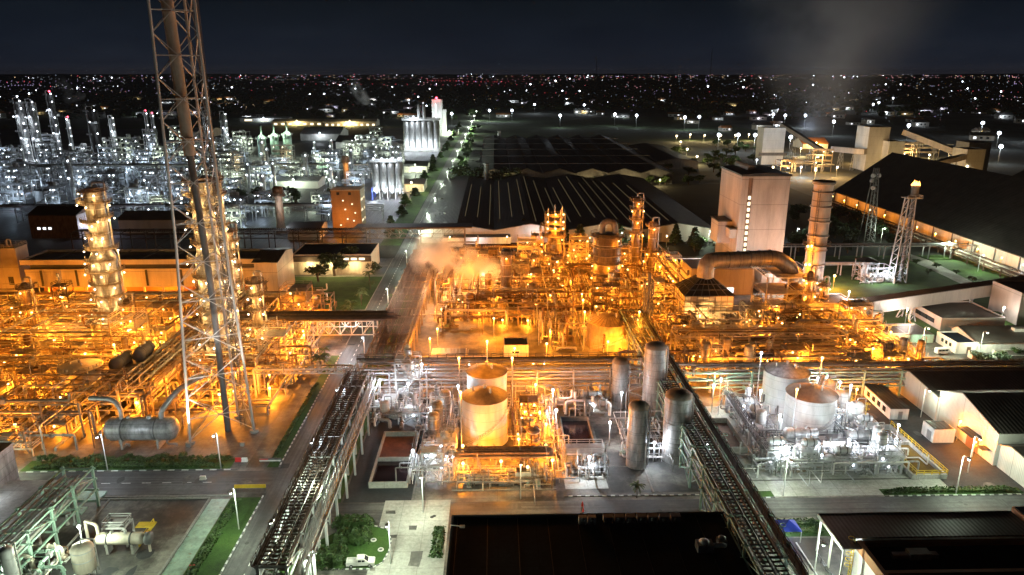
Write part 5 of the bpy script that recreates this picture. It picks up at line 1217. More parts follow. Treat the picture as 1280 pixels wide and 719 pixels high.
# metering skid in the dark lawn (white lit)
p = at(1095, 350); px_, py_ = p.x, p.y
frame(px_-8, py_-2, px_+6, py_+6, [3.2, 6], 'white-lit metering frame with dark canopy on dark lawn', 'galv', deck=0, stair=False, rails=False)
t = thing('canopy', 'dark square canopy roof above the metering frame', 'canopy', (px_-4, py_+2, 0)); MB()._add([(-4,-4,8.6),(4,-4,8.6),(4,4,8.6),(-4,4,8.6),(0,0,10)], [(0,3,2,1),(0,1,4),(1,2,4),(2,3,4),(3,0,4)]).build('roof', M['black'], t); [MB().beam((a,b_,0),(a,b_,8.6),.25).build('post', M['galv'], t) for a in (-3.5,3.5) for b_ in (-3.5,3.5)]
fill(px_-9, py_-6, px_+9, py_+4, 0, 14, 1, 3, 'metering skid', glow=(WHITE, 200), pipes=WP, zs=(.8,1.6,2.6), vm=('galv',))
rack('x', 140, px_+4, py_+8, py_+11, [5], 'thin pale pipe rack reaching the metering frame', 'galv', 9, ()); rack_pipes('x', 141, px_+4, [py_+8.6, py_+9.6, py_+10.4], 5.1, 'on thin rack toward the metering frame', 'pipes to the metering frame', rs=(.2,.3))
rack('x', 136, 236, 345, 350, [6.5], 'pale pipe rack passing behind the chimney and dark lawn', 'galv', 11, ()); rack_pipes('x', 137, 235, [345.6, 347, 348.6], 6.6, 'on rack behind the chimney and lawn', 'pipes behind the chimney', rs=(.2,.3,.4))
# ================================================================ FOREGROUND ROOFS
t = thing('foreground_building', 'large flat black-roofed building filling lower centre of the view', 'building', (17.5, 100, 0))
MB().box((-26,-35,0), (26,19.6,7.6)).build('wall', M['white'], t)
MB().box((-25.7,-34.7,7.605), (25.7,19.3,7.75)).build('roof', M['flat_roof'], t)
MB().box((-26.1,-35.1,7.5), (26.1,-34.7,8.2)).box((-26.1,19.3,7.5), (26.1,19.7,8.2)).box((-26.1,-34.7,7.5), (-25.7,19.3,8.2)).box((25.7,-34.7,7.5), (26.1,19.3,8.2)).build('parapet', M['flat_roof'], t)
b = MB(); [b.box((-25+k*5.6,-34,7.76), (-24.9+k*5.6,19,7.80)) for k in range(9)]; b.build('felt_seam', M['black'], t)
def ac(x, y, label, w=1.5, d=.9, h=1.5, m='white', fans=2):
    t = thing('air_conditioner', label, 'air conditioner', (x, y, 7.76), 0, 'units on the black roof')
    MB().box((-w/2,-d/2,.15), (w/2,d/2,h)).box((-w/2+.1,-d/2,0), (-w/2+.3,d/2,.15)).box((w/2-.3,-d/2,0), (w/2-.1,d/2,.15)).build('casing', M[m], t)
    for k in range(fans):
        z = .15+(h-.15)*(k+.5)/fans; b = MB().lathe((0,-d/2-.03,z), [(min(w,h/fans)*.38,-.0),(min(w,h/fans)*.42,-.05),(.1,-.06),(.01,-.06)], 12, axis='y'); b.build('fan', M['darkgrey'], t)
for k in range(2): ac(15.8+k*1.7, 117.2, ('two-fan white air conditioner at end of the rooftop row', 'second two-fan white air conditioner beside the dark unit row')[k])
for k in range(7): ac(20.6+k*2.1, 117.6, 'dark boxy condenser unit in rooftop row', 1.8, 1.2, 1.3, 'grey', 1)
t = thing('exhaust_fan', 'grey ducted exhaust unit near corner of black roof', 'exhaust fan', (36.5, 109, 7.76)); MB().box((-1.6,-1,0), (1.2,1,1.4)).build('casing', M['grey'], t); MB().tube([(1.2,0,.8),(3.2,0,.8),(3.6,.6,.3)], .4, 8).lathe((-.3,0,1.4), [(.8,0),(.9,.3),(.5,.5),(.01,.5)], 12).build('duct', M['galv'], t)
t = thing('exhaust_fan', 'second smaller duct unit beside the exhaust unit on black roof', 'exhaust fan', (39.8, 110.5, 7.76)); MB().box((-.8,-.8,0), (.8,.8,1)).lathe((0,0,1), [(.6,0),(.75,.3),(.3,.55),(.01,.55)], 10).build('casing', M['darkgrey'], t)
for k, (x, y) in enumerate(((34.5, 93), (37.5, 93), (21, 92), (26, 92.3), (13, 92))):
    t = thing('vent_pole', 'thin pale vent pole at near edge of black roof', 'vent pole', (x, y, 7.76), 0, 'vent poles on the black roof'); MB().cyl((0,0,0), (0,0,2.4), .09, 6).lathe((0,0,2.4), [(.2,-.1),(.2,.05),(.01,.18)], 8).build('pole', M['galv'], t)
t = thing('camera_pole', 'white security camera on bracket at corner of black roof', 'security camera', (-8.6, 116, 7.7)); MB().beam((0,0,0),(0,0,.9),.1).beam((0,0,.9),(1.8,-.4,.9),.1).box((1.7,-.7,.7),(2.6,-.2,1.05)).build('bracket', M['white'], t)
# bottom right pair of roofs
t = thing('workshop_building', 'bottom right building with overhanging dark roof on posts', 'building', (94, 112, 0))
MB().box((-28,-.5,0), (3.6,6.2,6.9)).build('wall', M['white'], t)
rf = MB().box((-33.2,-.4,7.6), (4,6.8,7.9)).box((-33.2,-3.4,7.6), (-29.9,-.4,7.9)).build('roof', M['roof_y'], t)
for y in (-3, 1.5, 6.4): MB().beam((-32.8,y,0), (-32.8,y,7.6), .3).build('post', M['white'], t)
MB().box((-33.3,6.8,7.3), (4,7.05,8.0)).build('gutter', M['black'], t); MB().box((-33.45,-3.4,7.4), (-33.2,6.8,8.0)).build('fascia', M['white'], t)
MB().box((-28.1,0,.2), (-28.02,2,3)).build('door', M['grey'], t); MB().box((-28.1,3,.2), (-28.02,5,3)).build('door', M['grey'], t)
plight((-31, 5, 5.6), WHITE, 500, t); MB().ball((-31.4,5.4,6.3), .3).build('bulb', M['bulb_white'], t)
t = thing('parapet_building', 'bottom right building with orange-brown parapet around sunken black roof', 'building', (82, 106, 0))
MB().box((-17.5,-26,0), (22,5.2,6.4)).build('wall', M['white'], t); MB().box((-17,-3.6,6.405), (21.5,4.8,6.55)).build('roof', M['flat_roof'], t); MB().box((-17,-25.5,6.405), (21.5,-4.4,6.55)).build('lower_roof', M['flat_roof'], t)
MB().box((-17.8,-4.4,6.2), (22,-3.6,8.0)).box((-17.8,-26.3,6.2), (22,-25.5,7.6)).box((-17.8,-25.5,6.2), (-17.0,-4.4,8.0)).box((-17.8,-3.6,6.2), (-17.0,4.6,8.0)).box((-17.8,4.6,6.2), (22,5.3,7.4)).build('parapet', M['orange_wall'], t)
t = thing('roof_hut', 'orange-brown walled block at right end of overhanging dark roof', 'building', (101, 116, 0)); MB().box((-2.6,-3,0),(8,3.5,8.6)).build('wall', M['orange_wall'], t); MB().box((-2.3,-2.7,8.605),(7.7,3.2,8.75)).build('roof', M['flat_roof'], t)
t = thing('air_duct', 'low grey duct lying on the sunken black roof', 'duct', (73, 107.5, 6.56)); MB().box((-4,-.6,.2), (4,.5,.9)).box((-1.2,-.9,.1), (2.5,.9,1.3)).build('casing', M['darkgrey'], t)
t = thing('dish_cage', 'small yellow cage ladder at corner of orange-brown parapet', 'ladder', (63.6, 110.4, 0)); b = MB().ladder((0,0,0),(0,0,8.6),(0,1,0),.7,.12); [b.lathe((-.5,0,z),[(.55,-.06),(.62,-.06),(.62,.06),(.55,.06),(.55,-.06)],8) for z in (3,4.2,5.4,6.6,7.8,8.6)]; b.build('ladder', M['yellow'], t)
t = thing('dish_cage', 'yellow hooped ladder beside small white shed below the parapet', 'ladder', (61.6, 104, 0)); b = MB().ladder((0,0,0),(0,0,5),(0,1,0),.7,.12); [b.lathe((-.5,0,z),[(.55,-.06),(.62,-.06),(.62,.06),(.55,.06),(.55,-.06)],8) for z in (2.4,3.4,4.4,5)]; b.build('ladder', M['yellow'], t)
t, rf = flat('tool_shed', 'small white tool shed with brown roof below the parapet', 61, 99, 63.6, 103, 3.2, 'white', 'rust', 'shed', par=0); plight((62.5, 97.6, 3), WHITE, 260)
t = thing('railing', 'dark handrail with posts beside bottom right building', 'railing', (60.4, 108, 0)); MB().rail([(0,-8,0),(0,9,0)], 1.2, .12, 2).build('rail', M['darkgrey'], t)
t = thing('tent', 'blue and white peaked tent beside foot of right foreground rack', 'tent', (57.2, 123, 0))
MB()._add([(-2,-2,2.6),(2,-2,2.6),(2,2,2.6),(-2,2,2.6),(0,0,4)], [(0,1,4),(1,2,4),(2,3,4),(3,0,4)]).build('canopy', M['blue'], t); MB().box((-1.9,1.8,.1),(1.9,1.86,2.5)).box((-1.95,-1.8,.1),(-1.9,1.75,2.5)).build('side_sheet', M['white'], t)
for a in (-1.9, 1.9):
    for c in (-1.9, 1.9): MB().cyl((a,c,0),(a,c,2.6),.07,6).build('pole', M['galv'], t)
plight((0,0,2.1), WHITE, 160, t)
t = thing('gate_rail', 'pair of long pale rails set in yard beside bottom right building', 'rail track', (57, 108, .08)); MB().box((-1.4,-22,0),(-1.1,13,.14)).box((1.1,-22,0),(1.4,13,.14)).build('rail', M['galv'], t)
# ================================================================ BOTTOM LEFT
p = at(16, 648)
t = thing('concrete_bin', 'tall plain grey block at left edge above the deck', 'tower building', (p.x-11, p.y+2, 0)); MB().box((-9,-9,0), (7.6,7,12)).build('wall', M['silo'], t); MB().box((-9.2,-9.2,12), (7.8,7.2,12.5)).build('roof', M['grey'], t)
fx = at(82, 618, 9).x
t = thing('pump_deck', 'smooth grey concrete deck beneath the tall grey block', 'platform', (fx-9, 126, 0)); MB().box((-10,-18,4.6), (6.6,13,5.2)).build('slab', M['pale_concrete'], t)
for a in (-8, 0, 5.6):
    for c in (-16, -4, 8): MB().box((a-.4,c-.4,0),(a+.4,c+.4,4.6)).build('column', M['kerb'], t)
rack('y', 100, 137, fx-6, fx, [4, 6.6, 9], 'green steel pipe rack filling lower left corner', 'green', 7.4, (0, 2, 4))
rack_pipes('y', 101, 136, [fx-5.4, fx-4.4, fx-3.4, fx-2.4, fx-1.2], 6.7, 'on green rack in the lower left corner', 'pipes on lower left green rack', mats=('galv','darkgrey','green','pipe_silver'), rs=(.15,.25,.3))
rack_pipes('y', 101, 136, [fx-5, fx-3.6, fx-2, fx-.8], 9.1, 'on top of lower left green rack', 'pipes on lower left green rack', mats=('galv','darkgrey','green'), rs=(.15,.22), jog=False)
for k in range(3):
    p = at(85+k*9, 656, 0) if k < 2 else at(66, 640, 5.2)
    t = thing('gooseneck_vent', ('first hooked silver vent pipe beside green hatch', 'second hooked silver vent pipe beside green hatch', 'hooked silver pipe on the grey deck')[k], 'vent pipe', p, 0, 'hooked vent pipes'); MB().tube([(0,0,0),(0,0,2.6),(.9,0,2.6),(.9,0,2)], .2, 7).cyl((0,0,0),(0,0,.3),.4,8).build('pipe', M['galv'], t)
for k, (a, b_) in enumerate((((100,616),(124,627)), ((72,636),(102,644)))):
    u, v = at(*a), at(*b_); t = thing('hatch', ('pale green flat hatch nearer the road', 'pale green flat hatch with holes beside vent pipes')[k], 'hatch', (0,0,0)); MB().box((min(u.x,v.x),min(u.y,v.y),.06),(max(u.x,v.x),max(u.y,v.y),.4)).build('lid', M['green'], t)
p = at(150, 694); t = vessel_h(p.x, p.y+1, 3.0, 1.15, 8, 'x', 'cream', 'cream lying drum on supports in the lower left yard', 'drum')
MB().tube([(-4,0,4),(-4,0,6),(-7,1.5,6),(-7,1.5,0)], .3, 8).tube([(3.4,0,3.2),(5.4,-.2,3.2),(5.4,-.2,.2)], .25, 7).build('pipe', M['cream'], t)
MB().lathe((5.4,0,3), [(.01,-.5),(1.25,-.5),(1.25,-.1),(1.25,.4),(.01,.4)], 14, axis='x').build('end_flange', M['darkgrey'], t)
p = at(113, 718); vessel_v(p.x, p.y-1, 0, 1.9, 6, 'cream', 'cream upright vessel cut by bottom edge of the lower left yard')
p = at(150, 678); frame(p.x-2, p.y-1.5, p.x+2.2, p.y+1.5, [4.2], 'small service platform with yellow railing in lower left yard', 'galv', deck=1, group='lower left steelwork')
p = at(178, 690); t = thing('access_stair', 'yellow-railed stair frame standing next to cream lying drum', 'stair', (p.x, p.y+1.5, 0)); MB().beam((-1.5,0,0),(1.5,1,4.2),.4).rail([(-1.5,.5,0),(1.5,1.5,4.2)],1.1,.13).box((-1.6,.3,4.1),(1.8,2,4.3)).build('stair', M['yellow'], t)
fill(-96, 104, -80, 120, 0, 22, 1, 6, 'lower left yard', glow=(WHITE, 200), pipes=[('cream','cream'),('silver','pipe_silver'),('green','green'),('galvanised','galv')], zs=(.8,1.8,3,4.4), vm=('galv',))
for nm_, px_, py_, lb in (('barrier', 313, 612, 'yellow striped barrier across end of lower left yard'), ('barrier', 18, 612, 'low yellow rail at left edge by the cross road')):
    p = at(px_, py_); t = thing(nm_, lb, 'barrier', p); MB().box((-3.4,-.2,.5),(3.4,.2,1.2)).build('rail', M['yellow'], t); MB().box((-3.2,-.1,0),(-2.9,.1,.5)).box((2.9,-.1,0),(3.2,.1,.5)).build('leg', M['darkgrey'], t)
for k, (a, b_, m) in enumerate(((298, 577, 'red'), (306, 577, 'white'), (254, 600, 'white'), (242, 712, 'red'))):
    p = at(a, b_); t = thing('barrier_block', ('red plastic barrier block at corner of hedge verge', 'white plastic barrier block next to red one at verge corner', 'white barrier block at edge of cross road', 'red barrier block near bottom of green path')[k], 'barrier block', p); MB().prism([(-.7,-.35),(.7,-.35),(.7,.35),(-.7,.35)],0,.35).prism([(-.65,-.18),(.65,-.18),(.65,.18),(-.65,.18)],.35,1.0).build('body', M[m], t)
p = at(338, 578); t = thing('road_sign', 'low dark guardrail sign with red lettering at road corner', 'sign', p); MB().box((-2.6,-.12,.3),(2.6,.12,1.1)).build('board', M['darkgrey'], t); MB().box((-2.5,-.16,.36),(2.5,-.13,.7)).build('strip', M['white'], t); MB().box((-2.4,-.16,.74),(-.4,-.13,1.0)).build('red_strip', M['red'], t); [MB().box((s,-.05,0),(s+.15,.05,.3)).build('post', M['grey'], t) for s in (-2.3,2.1)]
for k, (a, b_) in enumerate(((728, 633), (729, 640))):
    p = at(a, b_); t = thing('traffic_cone', ('orange traffic cone on front road, farther of two', 'orange traffic cone on front road, nearer of two')[k], 'cone', p); MB().box((-.35,-.35,0),(.35,.35,.08)).build('base', M['black'], t); MB().lathe((0,0,.08),[(.27,0),(.06,1.1),(.01,1.1)],10).build('cone', M['red'], t)
for k, (a, b_) in enumerate(((467, 676), (476, 688))):
    p = at(a, b_); t = thing('lawn_ring', ('round white-rimmed hatch on lawn, farther of two', 'round white-rimmed hatch on lawn, nearer of two')[k], 'hatch', (p.x, p.y, .13)); MB().lathe((0,0,0),[(.35,.02),(.35,.14),(.55,.14),(.6,0)],14).build('rim', M['white'], t); MB().disc((0,0,0),.35,14,.05).build('lid', M['darkgrey'], t)
# ================================================================ VEHICLES
def wheel(t, x, y, r=.36):
    wl = MB().lathe((x,y,r), [(r*.6,-.11),(r*.97,-.11),(r,-.06),(r,.06),(r*.97,.11),(r*.6,.11)], 16, axis='y').build('wheel', M['tyre'], t)
    MB().lathe((x,y,r), [(.01,-.09),(r*.6,-.09),(r*.6,.09),(.01,.09)], 12, axis='y').build('rim', M['galv'], wl)
def smooth_body(prof, w, tum=.12):
    """side profile (x,z) widened to a body whose upper part leans inward"""
    b = MB(); zs = [z for _, z in prof]; z0, z1 = min(zs), max(zs); n = len(prof)
    def yw(z): return w/2*(1-tum*max(0, (z-z0)/(z1-z0)-.45)/.55)
    L = [(x, -yw(z), z) for x, z in prof]; R_ = [(x, yw(z), z) for x, z in prof]
    b._add(L+R_, [tuple(range(n)), tuple(range(2*n-1, n-1, -1))]+[((i+1)%n, i, n+i, n+(i+1)%n) for i in range(n)]); return b
p = at(450, 711)
t = thing('pickup_truck', 'white double-cab pickup parked by oval lawn, open bed to the left', 'pickup truck', (p.x, p.y+1, .1), .05)
smooth_body([(-2.6,.45),(2.5,.4),(2.62,.7),(2.5,1.0),(1.35,1.12),(-.6,1.08),(-.62,.72),(-2.58,.72)], 1.8, 0).box((-2.6,-.9,.7),(-.62,-.8,1.1)).box((-2.6,.8,.7),(-.62,.9,1.1)).box((-2.62,-.8,.7),(-2.52,.8,1.1)).build('body', M['white'], t)
smooth_body([(-.66,1.06),(1.45,1.09),(.72,1.72),(.4,1.8),(-.5,1.78),(-.66,1.7)], 1.7, .16).build('cab', M['white'], t)
for s in (-1, 1):
    MB().box((-.4,s*.855-.02,1.18),(.2,s*.83+.02,1.58)).build('window', M['glass'], t); MB().box((.3,s*.855-.02,1.18),(.85,s*.83+.02,1.55)).build('window', M['glass'], t)
    MB().box((2.5,s*.65-.2,.75),(2.62,s*.65+.2,.95)).build('headlight', M['galv'], t)
MB()._add([(1.42,-.68,1.13),(1.42,.68,1.13),(.78,.6,1.69),(.78,-.6,1.69)], [(0,1,2,3)]).build('windscreen', M['glass'], t)
for x in (-1.65, 1.7):
    for y in (-.86, .86): wheel(t, x, y)
p = at(1180, 444)
t = thing('van', 'white minibus parked alone in the service yard', 'van', (p.x, p.y+1, .1), .12)
smooth_body([(-2.4,.35),(2.4,.35),(2.5,.8),(2.3,1.1),(1.7,1.9),(1.3,2.05),(-2.2,2.05),(-2.42,1.85)], 1.8, .12).build('body', M['white'], t)
for s in (-1, 1):
    for k in range(3): MB().box((-2.1+k*1.15,s*.875-.03,1.2),(-1.1+k*1.15,s*.86+.03,1.75)).build('window', M['glass'], t)
MB()._add([(2.27,-.75,1.16),(2.27,.75,1.16),(1.76,.68,1.86),(1.76,-.68,1.86)], [(0,1,2,3)]).build('windscreen', M['glass'], t)
for s in (-.6, .6): MB().box((2.36,s-.18,.75),(2.5,s+.18,.95)).build('headlight', M['galv'], t)
for x in (-1.55, 1.6):
    for y in (-.84, .84): wheel(t, x, y)
# ================================================================ BACKGROUND REFINERY (white lit)
LM[:] = [('the three tall lamp-strung columns', -440, 722), ('the dark stack', -410, 700), ('the three capped vessels', -215, 760), ('the tall grey silo block', -85, 870), ('the dark silo block', -78, 535), ('the orange tower house', -85, 415), ('the rust-red stack', -128, 412), ('the white shed roofs', -190, 900), ('the pair of lit slim columns', -262, 860), ('the long shed back wall', -150, 330), ('the brick store', -330, 420), ('the steam vents', -260, 480)]
def bcol(px, pb, H, r, label, col=WHITE, strung=9, mat='silo', w=1500, group=None, red=False, cap=False):
    p = at(px, pb); t = thing('refinery_column', label, 'column', p, 0, group)
    MB().lathe((0,0,0), [(r*1.1,0),(r*1.1,4),(r,4.2),(r,H-1),(r*.6,H-.2),(.01,H)], 14).build('shell', M[mat], t)
    b = MB(); lb = MB()
    for k in range(strung):
        z = H*(k+.8)/strung; s = 1 if k % 2 else -1
        b.box((s*r*.2 if s > 0 else -r-1.2,-r-1.2,z),(r+1.2 if s > 0 else -r*.2,-r*.5,z+.3)).rail([(-r-1.1 if s < 0 else r*.2,-r-1.1,z+.2),(r+1.1 if s > 0 else -r*.2,-r-1.1,z+.2)],1.2,.25,3)
        lb.ball((r*.9+.7 if k % 3 else -r*.2, -r-1.0, z+1.2), .62, 6)
        if k % 3 == 0: plight((s*r, -r-2.6, z-1), col, w*.4, t, .4)
    b.build('platform', M['galv'], t); lb.build('bulb', M[BULB[col]], t)
    MB().tube([(0,0,H-.3),(0,0,H+2.5),(-r-1.2,0,H+2.5),(-r-1.2,0,2)], .5, 6).build('vapour_pipe', M['galv'], t)
    if red: MB().ball((0,0,H+2), .9, 7).build('beacon', M['bulb_red'], t)
    return t
bcol(38, 208, 63, 4.0, 'leftmost of three tall lamp-strung refinery columns on the skyline', group='tall lamp-strung columns')
bcol(53, 208, 62, 4.0, 'middle of three tall lamp-strung refinery columns on the skyline', group='tall lamp-strung columns')
bcol(77, 204, 69, 3.0, 'thinner third lamp-strung refinery column with red beacon on top', red=True, group='tall lamp-strung columns', mat='darkgrey')
bcol(126, 208, 55, 4.6, 'dark thick refinery stack standing right of lamp-strung columns', mat='black', strung=5, w=500)
bcol(147, 196, 42, 2.4, 'slim grey refinery column with a cluster of lamps', strung=6)
bcol(92, 190, 38, 1.6, 'thin refinery column between dark stack and lamp-strung columns', strung=4, w=700, red=True)
bcol(196, 185, 40, 1.3, 'thin refinery stack with red beacon behind the flare derrick', strung=3, w=500, red=True)
bcol(188, 183, 42, 1.3, 'second thin refinery stack with red beacon behind the flare derrick', strung=3, w=500, red=True)
bcol(263, 190, 48, 3.0, 'lit slim refinery column right of flare derrick, taller of pair', strung=6)
bcol(285, 193, 45, 3.2, 'lit slim refinery column right of flare derrick, shorter of pair', strung=6)
for k, (px, h) in enumerate(((329, 20), (345, 22), (361, 24))):
    p = at(px, 196); t = thing('capped_vessel', ('leftmost of three greenish capped vessels with thin spires', 'middle of three greenish capped vessels with thin spires', 'rightmost of three greenish capped vessels with thin spires')[k], 'vessel', p, 0, 'capped vessels with spires')
    MB().lathe((0,0,0), [(4.6,0),(4.6,h),(3.6,h+2.6),(1.2,h+4.2),(.9,h+4.4),(.9,h+13),(.01,h+13)], 16).build('shell', M['green'], t)
    MB().lathe((0,0,h-.5), [(4.6,0),(6.4,0),(6.4,.4),(4.6,.4)], 14, False).ringrail((0,0),6.2,h,1.3,.25).build('platform', M['galv'], t)
    plight((3,-7,h+3), GREENW, 2500, t, .4); MB().ball((2.5,-6.2,h+2), .6, 6).build('bulb', M['bulb_green'], t)
# silos
t = thing('silo_block', 'block of tall grey silos under one roof gallery beside the far road', 'silo block', (-86, 868, 0))
for k in range(6):
    for j in range(2): MB().lathe((-17.5+k*7,j*8,0), [(3.4,4),(3.4,34),(1,36)], 14).build('silo', M['silo'], t)
MB().box((-21.5,-4.5,35.8),(21.5,12,37.6)).rail([(-21.5,-4.5,37.6),(21.5,-4.5,37.6)],1.6,.3,4).build('roof_gallery', M['galv'], t)
MB().box((-21,-3,0),(21,11,4)).build('base', M['pale_concrete'], t)
for x in (-15,-2,12): plight((x,-10,8), WHITE, 5200, t, .5); MB().ball((x,-8.6,6), .7, 6).build('bulb', M['bulb_white'], t)
MB().ball((-8,-5.2,39), 1.1, 7).build('bulb', M['bulb_white'], t); plight((-8,-9,40), WHITE, 5000, t, .5)
for x in (-2.5, 3.5): MB().lathe((x,4,37.6), [(2,0),(2,16),(.01,17)], 10).build('silo_vent', M['silo'], t)
p = at(548, 170); t = thing('stair_block', 'white tower block with red beacon rising behind the tall grey silos', 'tower building', p); MB().box((-8,-6,0),(7,8,52)).box((7.01,-4,0),(12,8,38)).build('wall', M['clad_white'], t); MB().ball((-1,-4,54), 1.7, 8).build('beacon', M['bulb_red'], t); plight((-1,-8,55), (1,.1,.12), 2500, t); MB().box((-3,-6.1,6),(-1.5,-6.02,46)).build('window_strip', M['window_white'], t); plight((0,-30,30), WHITE, 9000, t, .5)
t = thing('silo_block', 'shorter block of dark silos on steel legs beside orange tower', 'silo block', (-78, 530, 0))
for k in range(4):
    for j in range(2): MB().lathe((-8.4+k*5.6,j*6,0), [(.6,4),(2.7,8),(2.7,26),(.8,27.4)], 14).build('silo', M['silo'], t)
MB().box((-11.6,-3.2,27),(11.6,9,28)).rail([(-11.6,-3.2,28),(11.6,-3.2,28)],1.4,.22,3).build('roof_gallery', M['galv'], t)
for x in (-11,-5.6,0,5.6,11): MB().beam((x,-3.2,0),(x,-3.2,9),.5).beam((x,9,0),(x,9,9),.5).beam((x,-3.2,8),(x,9,8),.4).build('leg', M['blue'] if x < -9 else M['grey'], t)
for x in (-9,-1,7): plight((x,-7,5), WHITE, 2600, t, .4); MB().ball((x,-5.2,7), .5, 6).build('bulb', M['bulb_white'], t)
for x in (-9,-3,4,9): MB().ball((x,-3.4,29.6), .6, 6).build('bulb', M['bulb_white'], t)
plight((0,-7,32), WHITE, 3000, t, .4)
# orange tower house, rust-red stacks, brick store
p = at(435, 293); t = thing('tower_house', 'square orange-washed tower house with scattered lit windows', 'tower building', (p.x, p.y+6, 0))
MB().box((-8.2,-6,0),(8.2,8,25)).build('wall', M['tower_wall'], t); MB().box((-8.4,-6.2,25),(8.4,8.2,25.5)).rail([(-8,-6,25.5),(8,-6,25.5),(8,8,25.5)],1.1,.16).build('roof', M['pale_concrete'], t)
for x, z in ((-2,19),(3,17),(-1,14),(4.5,12),(0,8.5),(3.5,7.5),(-4,5)): MB().box((x,-6.08,z),(x+.8,-6.02,z+.7)).build('window', M['window_lit'], t)
for k in range(4):
    for z in (7,13,19): MB().box((8.22,-4+k*2.8,z),(8.28,-2.6+k*2.8,z+1.2)).build('window', M['window_lit'] if (k+z) % 3 else M['glass'], t)
for x, z in ((-5,22.5),(1.5,22.5)): MB().box((x,-6.08,z),(x+1.6,-6.02,z+1.6)).build('window', M['glass'], t)
plight((-2,-18,9), ORANGE, 900, t, .5)
for k, (px, pb, H) in enumerate(((352, 292, 27), (434, 236, 26))):
    p = at(px, pb); t = thing('rust_stack', ('rust-red stack with railed top beside orange tower house', 'farther rust-red stack with cage top above orange tower house')[k], 'stack', p)
    MB().lathe((0,0,0), [(3,0),(2.4,6),(2.2,H-6),(3,H-5.5),(3,H-1),(2,H)], 12).build('shell', M['rust'], t); MB().ringrail((0,0),3.6,H-5,1.3,.22).lathe((0,0,H-5.2),[(2.2,0),(3.7,0),(3.7,.25),(2.2,.25)],12,False).build('platform', M['rust'], t); plight((3,-7,H*.6), WARM if k else WHITE, 1500, t)
p = at(72, 298); t, rf = gable('brick_store', 'brown windowed store with pale lit end behind the stair tower', p.x-14, p.y, p.x+12, p.y+22, 13, 16, 'x', 'rust', 'roof')
for k in range(3): MB().box((-9+k*3,-11.12,5),(-7.4+k*3,-11.03,6.2)).build('window', M['window_white'], t)
MB().box((13.02,-10.8,.2),(13.25,10.8,12.8)).build('end_wall', M['clad_white'], t); plight((20,2,5), (.75,.75,1), 1600, t)
# frames, vessels and tanks filling the refinery
nB = 0
def bframe(x, y, w, d, n, col, W, mat=None):
    mat = mat or pick(('galv','grey','darkgrey','grey'))
    nl = ('two', 'three', 'four', 'five', 'six')[n-2]
    t = thing('refinery_structure', '%s-storey lamp-dotted steel structure %s' % (nl, near(x, y)), 'structure', (x, y, 0), 0, 'refinery structures')
    b = MB()
    for a in (-w/2, 0, w/2):
        for c in (-d/2, d/2): b.beam((a,c,0),(a,c,n*5),.5)
    b.build('column', M[mat], t)
    lb = MB()
    for k in range(n):
        z = (k+1)*5; f = MB().box((-w/2-.5,-d/2-.5,z-.2),(w/2+.5,d/2+.5,z+.15)).rail([(-w/2,-d/2-.4,z),(w/2,-d/2-.4,z)],1.3,.25,3); f.build('floor', M[mat], t)
        if rnd.random() < .8:
            r = rnd.uniform(1, 2); vx = rnd.uniform(-w*.3, w*.3)
            (MB().lathe((vx,0,z+.2),[(.01,0),(r,.4),(r,3.4),(.01,4)],10) if rnd.random() < .5 else MB().lathe((vx,0,z+r+.3),[(.01,-3),(r,-2.5),(r,2.5),(.01,3)],10,axis='x')).build('vessel', M[pick(('silver','silo','silo'))], t)
        for j in range(rnd.choice((1,2,2,3))): lb.ball((rnd.uniform(-w/2, w/2), -d/2-.7, z-1.2), rnd.uniform(.24, .42), 6)
    lb.build('bulb', M[BULB[col]], t)
    b = MB()
    for j in range(4):
        x1 = rnd.uniform(-w/2, w/2); z = rnd.uniform(3, n*5); b.tube([(x1,-d/2-1,.2),(x1,-d/2-1,z),(x1+rnd.uniform(-w,w),-d/2-1.4,z),(x1,d/2,z+2)], rnd.uniform(.25,.6), 6)
    b.build('pipework', M['pipe_silver'], t)
    plight((rnd.uniform(-w/2, w/2), -d/2-6, rnd.uniform(4, n*4)), col if col != WHITE else (.62,.8,1), W*.55, t, .3)
    return t
brow = [(-610,700),]
cnt = 0
used = []
def bfree(x, y, m):
    for a, c, k in used:
        if abs(a-x) < m+k and abs(c-y) < (m+k): return False
    used.append((x, y, m)); return True
for px_, pb_, m_ in ((38,208,8),(53,208,8),(77,204,8),(126,208,9),(263,190,8),(285,193,8),(345,196,26),(434,236,6),(352,292,6),(72,300,22)):
    q_ = at(px_, pb_); used.append((q_.x, q_.y, m_))
used += [(-86,868,26),(-78,530,16),(-85,415,12)]
def region(px0, px1, py0, py1, n, cols, W, big=1.):
    k = tr = 0
    while k < n and tr < n*30:
        tr += 1; p = at(rnd.uniform(px0, px1), rnd.uniform(py0, py1)); w = rnd.uniform(10, 20)*big; d = rnd.uniform(7, 12)*big
        if p.x > -62-w/2 or not bfree(p.x, p.y, w*.55): continue
        bframe(p.x, p.y, w, d, rnd.choice((2,2,3,3,4,5) if p.y > 500 else (2,2,3)), pick(cols), W*rnd.uniform(.6, 1.4)); k += 1
region(-60, 260, 192, 226, 26, (WHITE,WHITE,WHITE,WHITE), 2600, 1.15)
region(130, 345, 180, 215, 14, (WHITE,WHITE,GREENW), 2800, 1.1)
region(250, 420, 205, 236, 16, (WHITE,GREENW,GREENW,YELLOW), 2600)
region(-40, 330, 228, 262, 26, (WHITE,WHITE,WHITE), 1900, .85)
region(430, 505, 178, 205, 7, (WHITE,GREENW), 3200, 1.15)
region(150, 420, 255, 284, 12, (WHITE,GREENW), 1200, .7)
region(440, 500, 215, 250, 3, (WHITE,), 1800, .8)
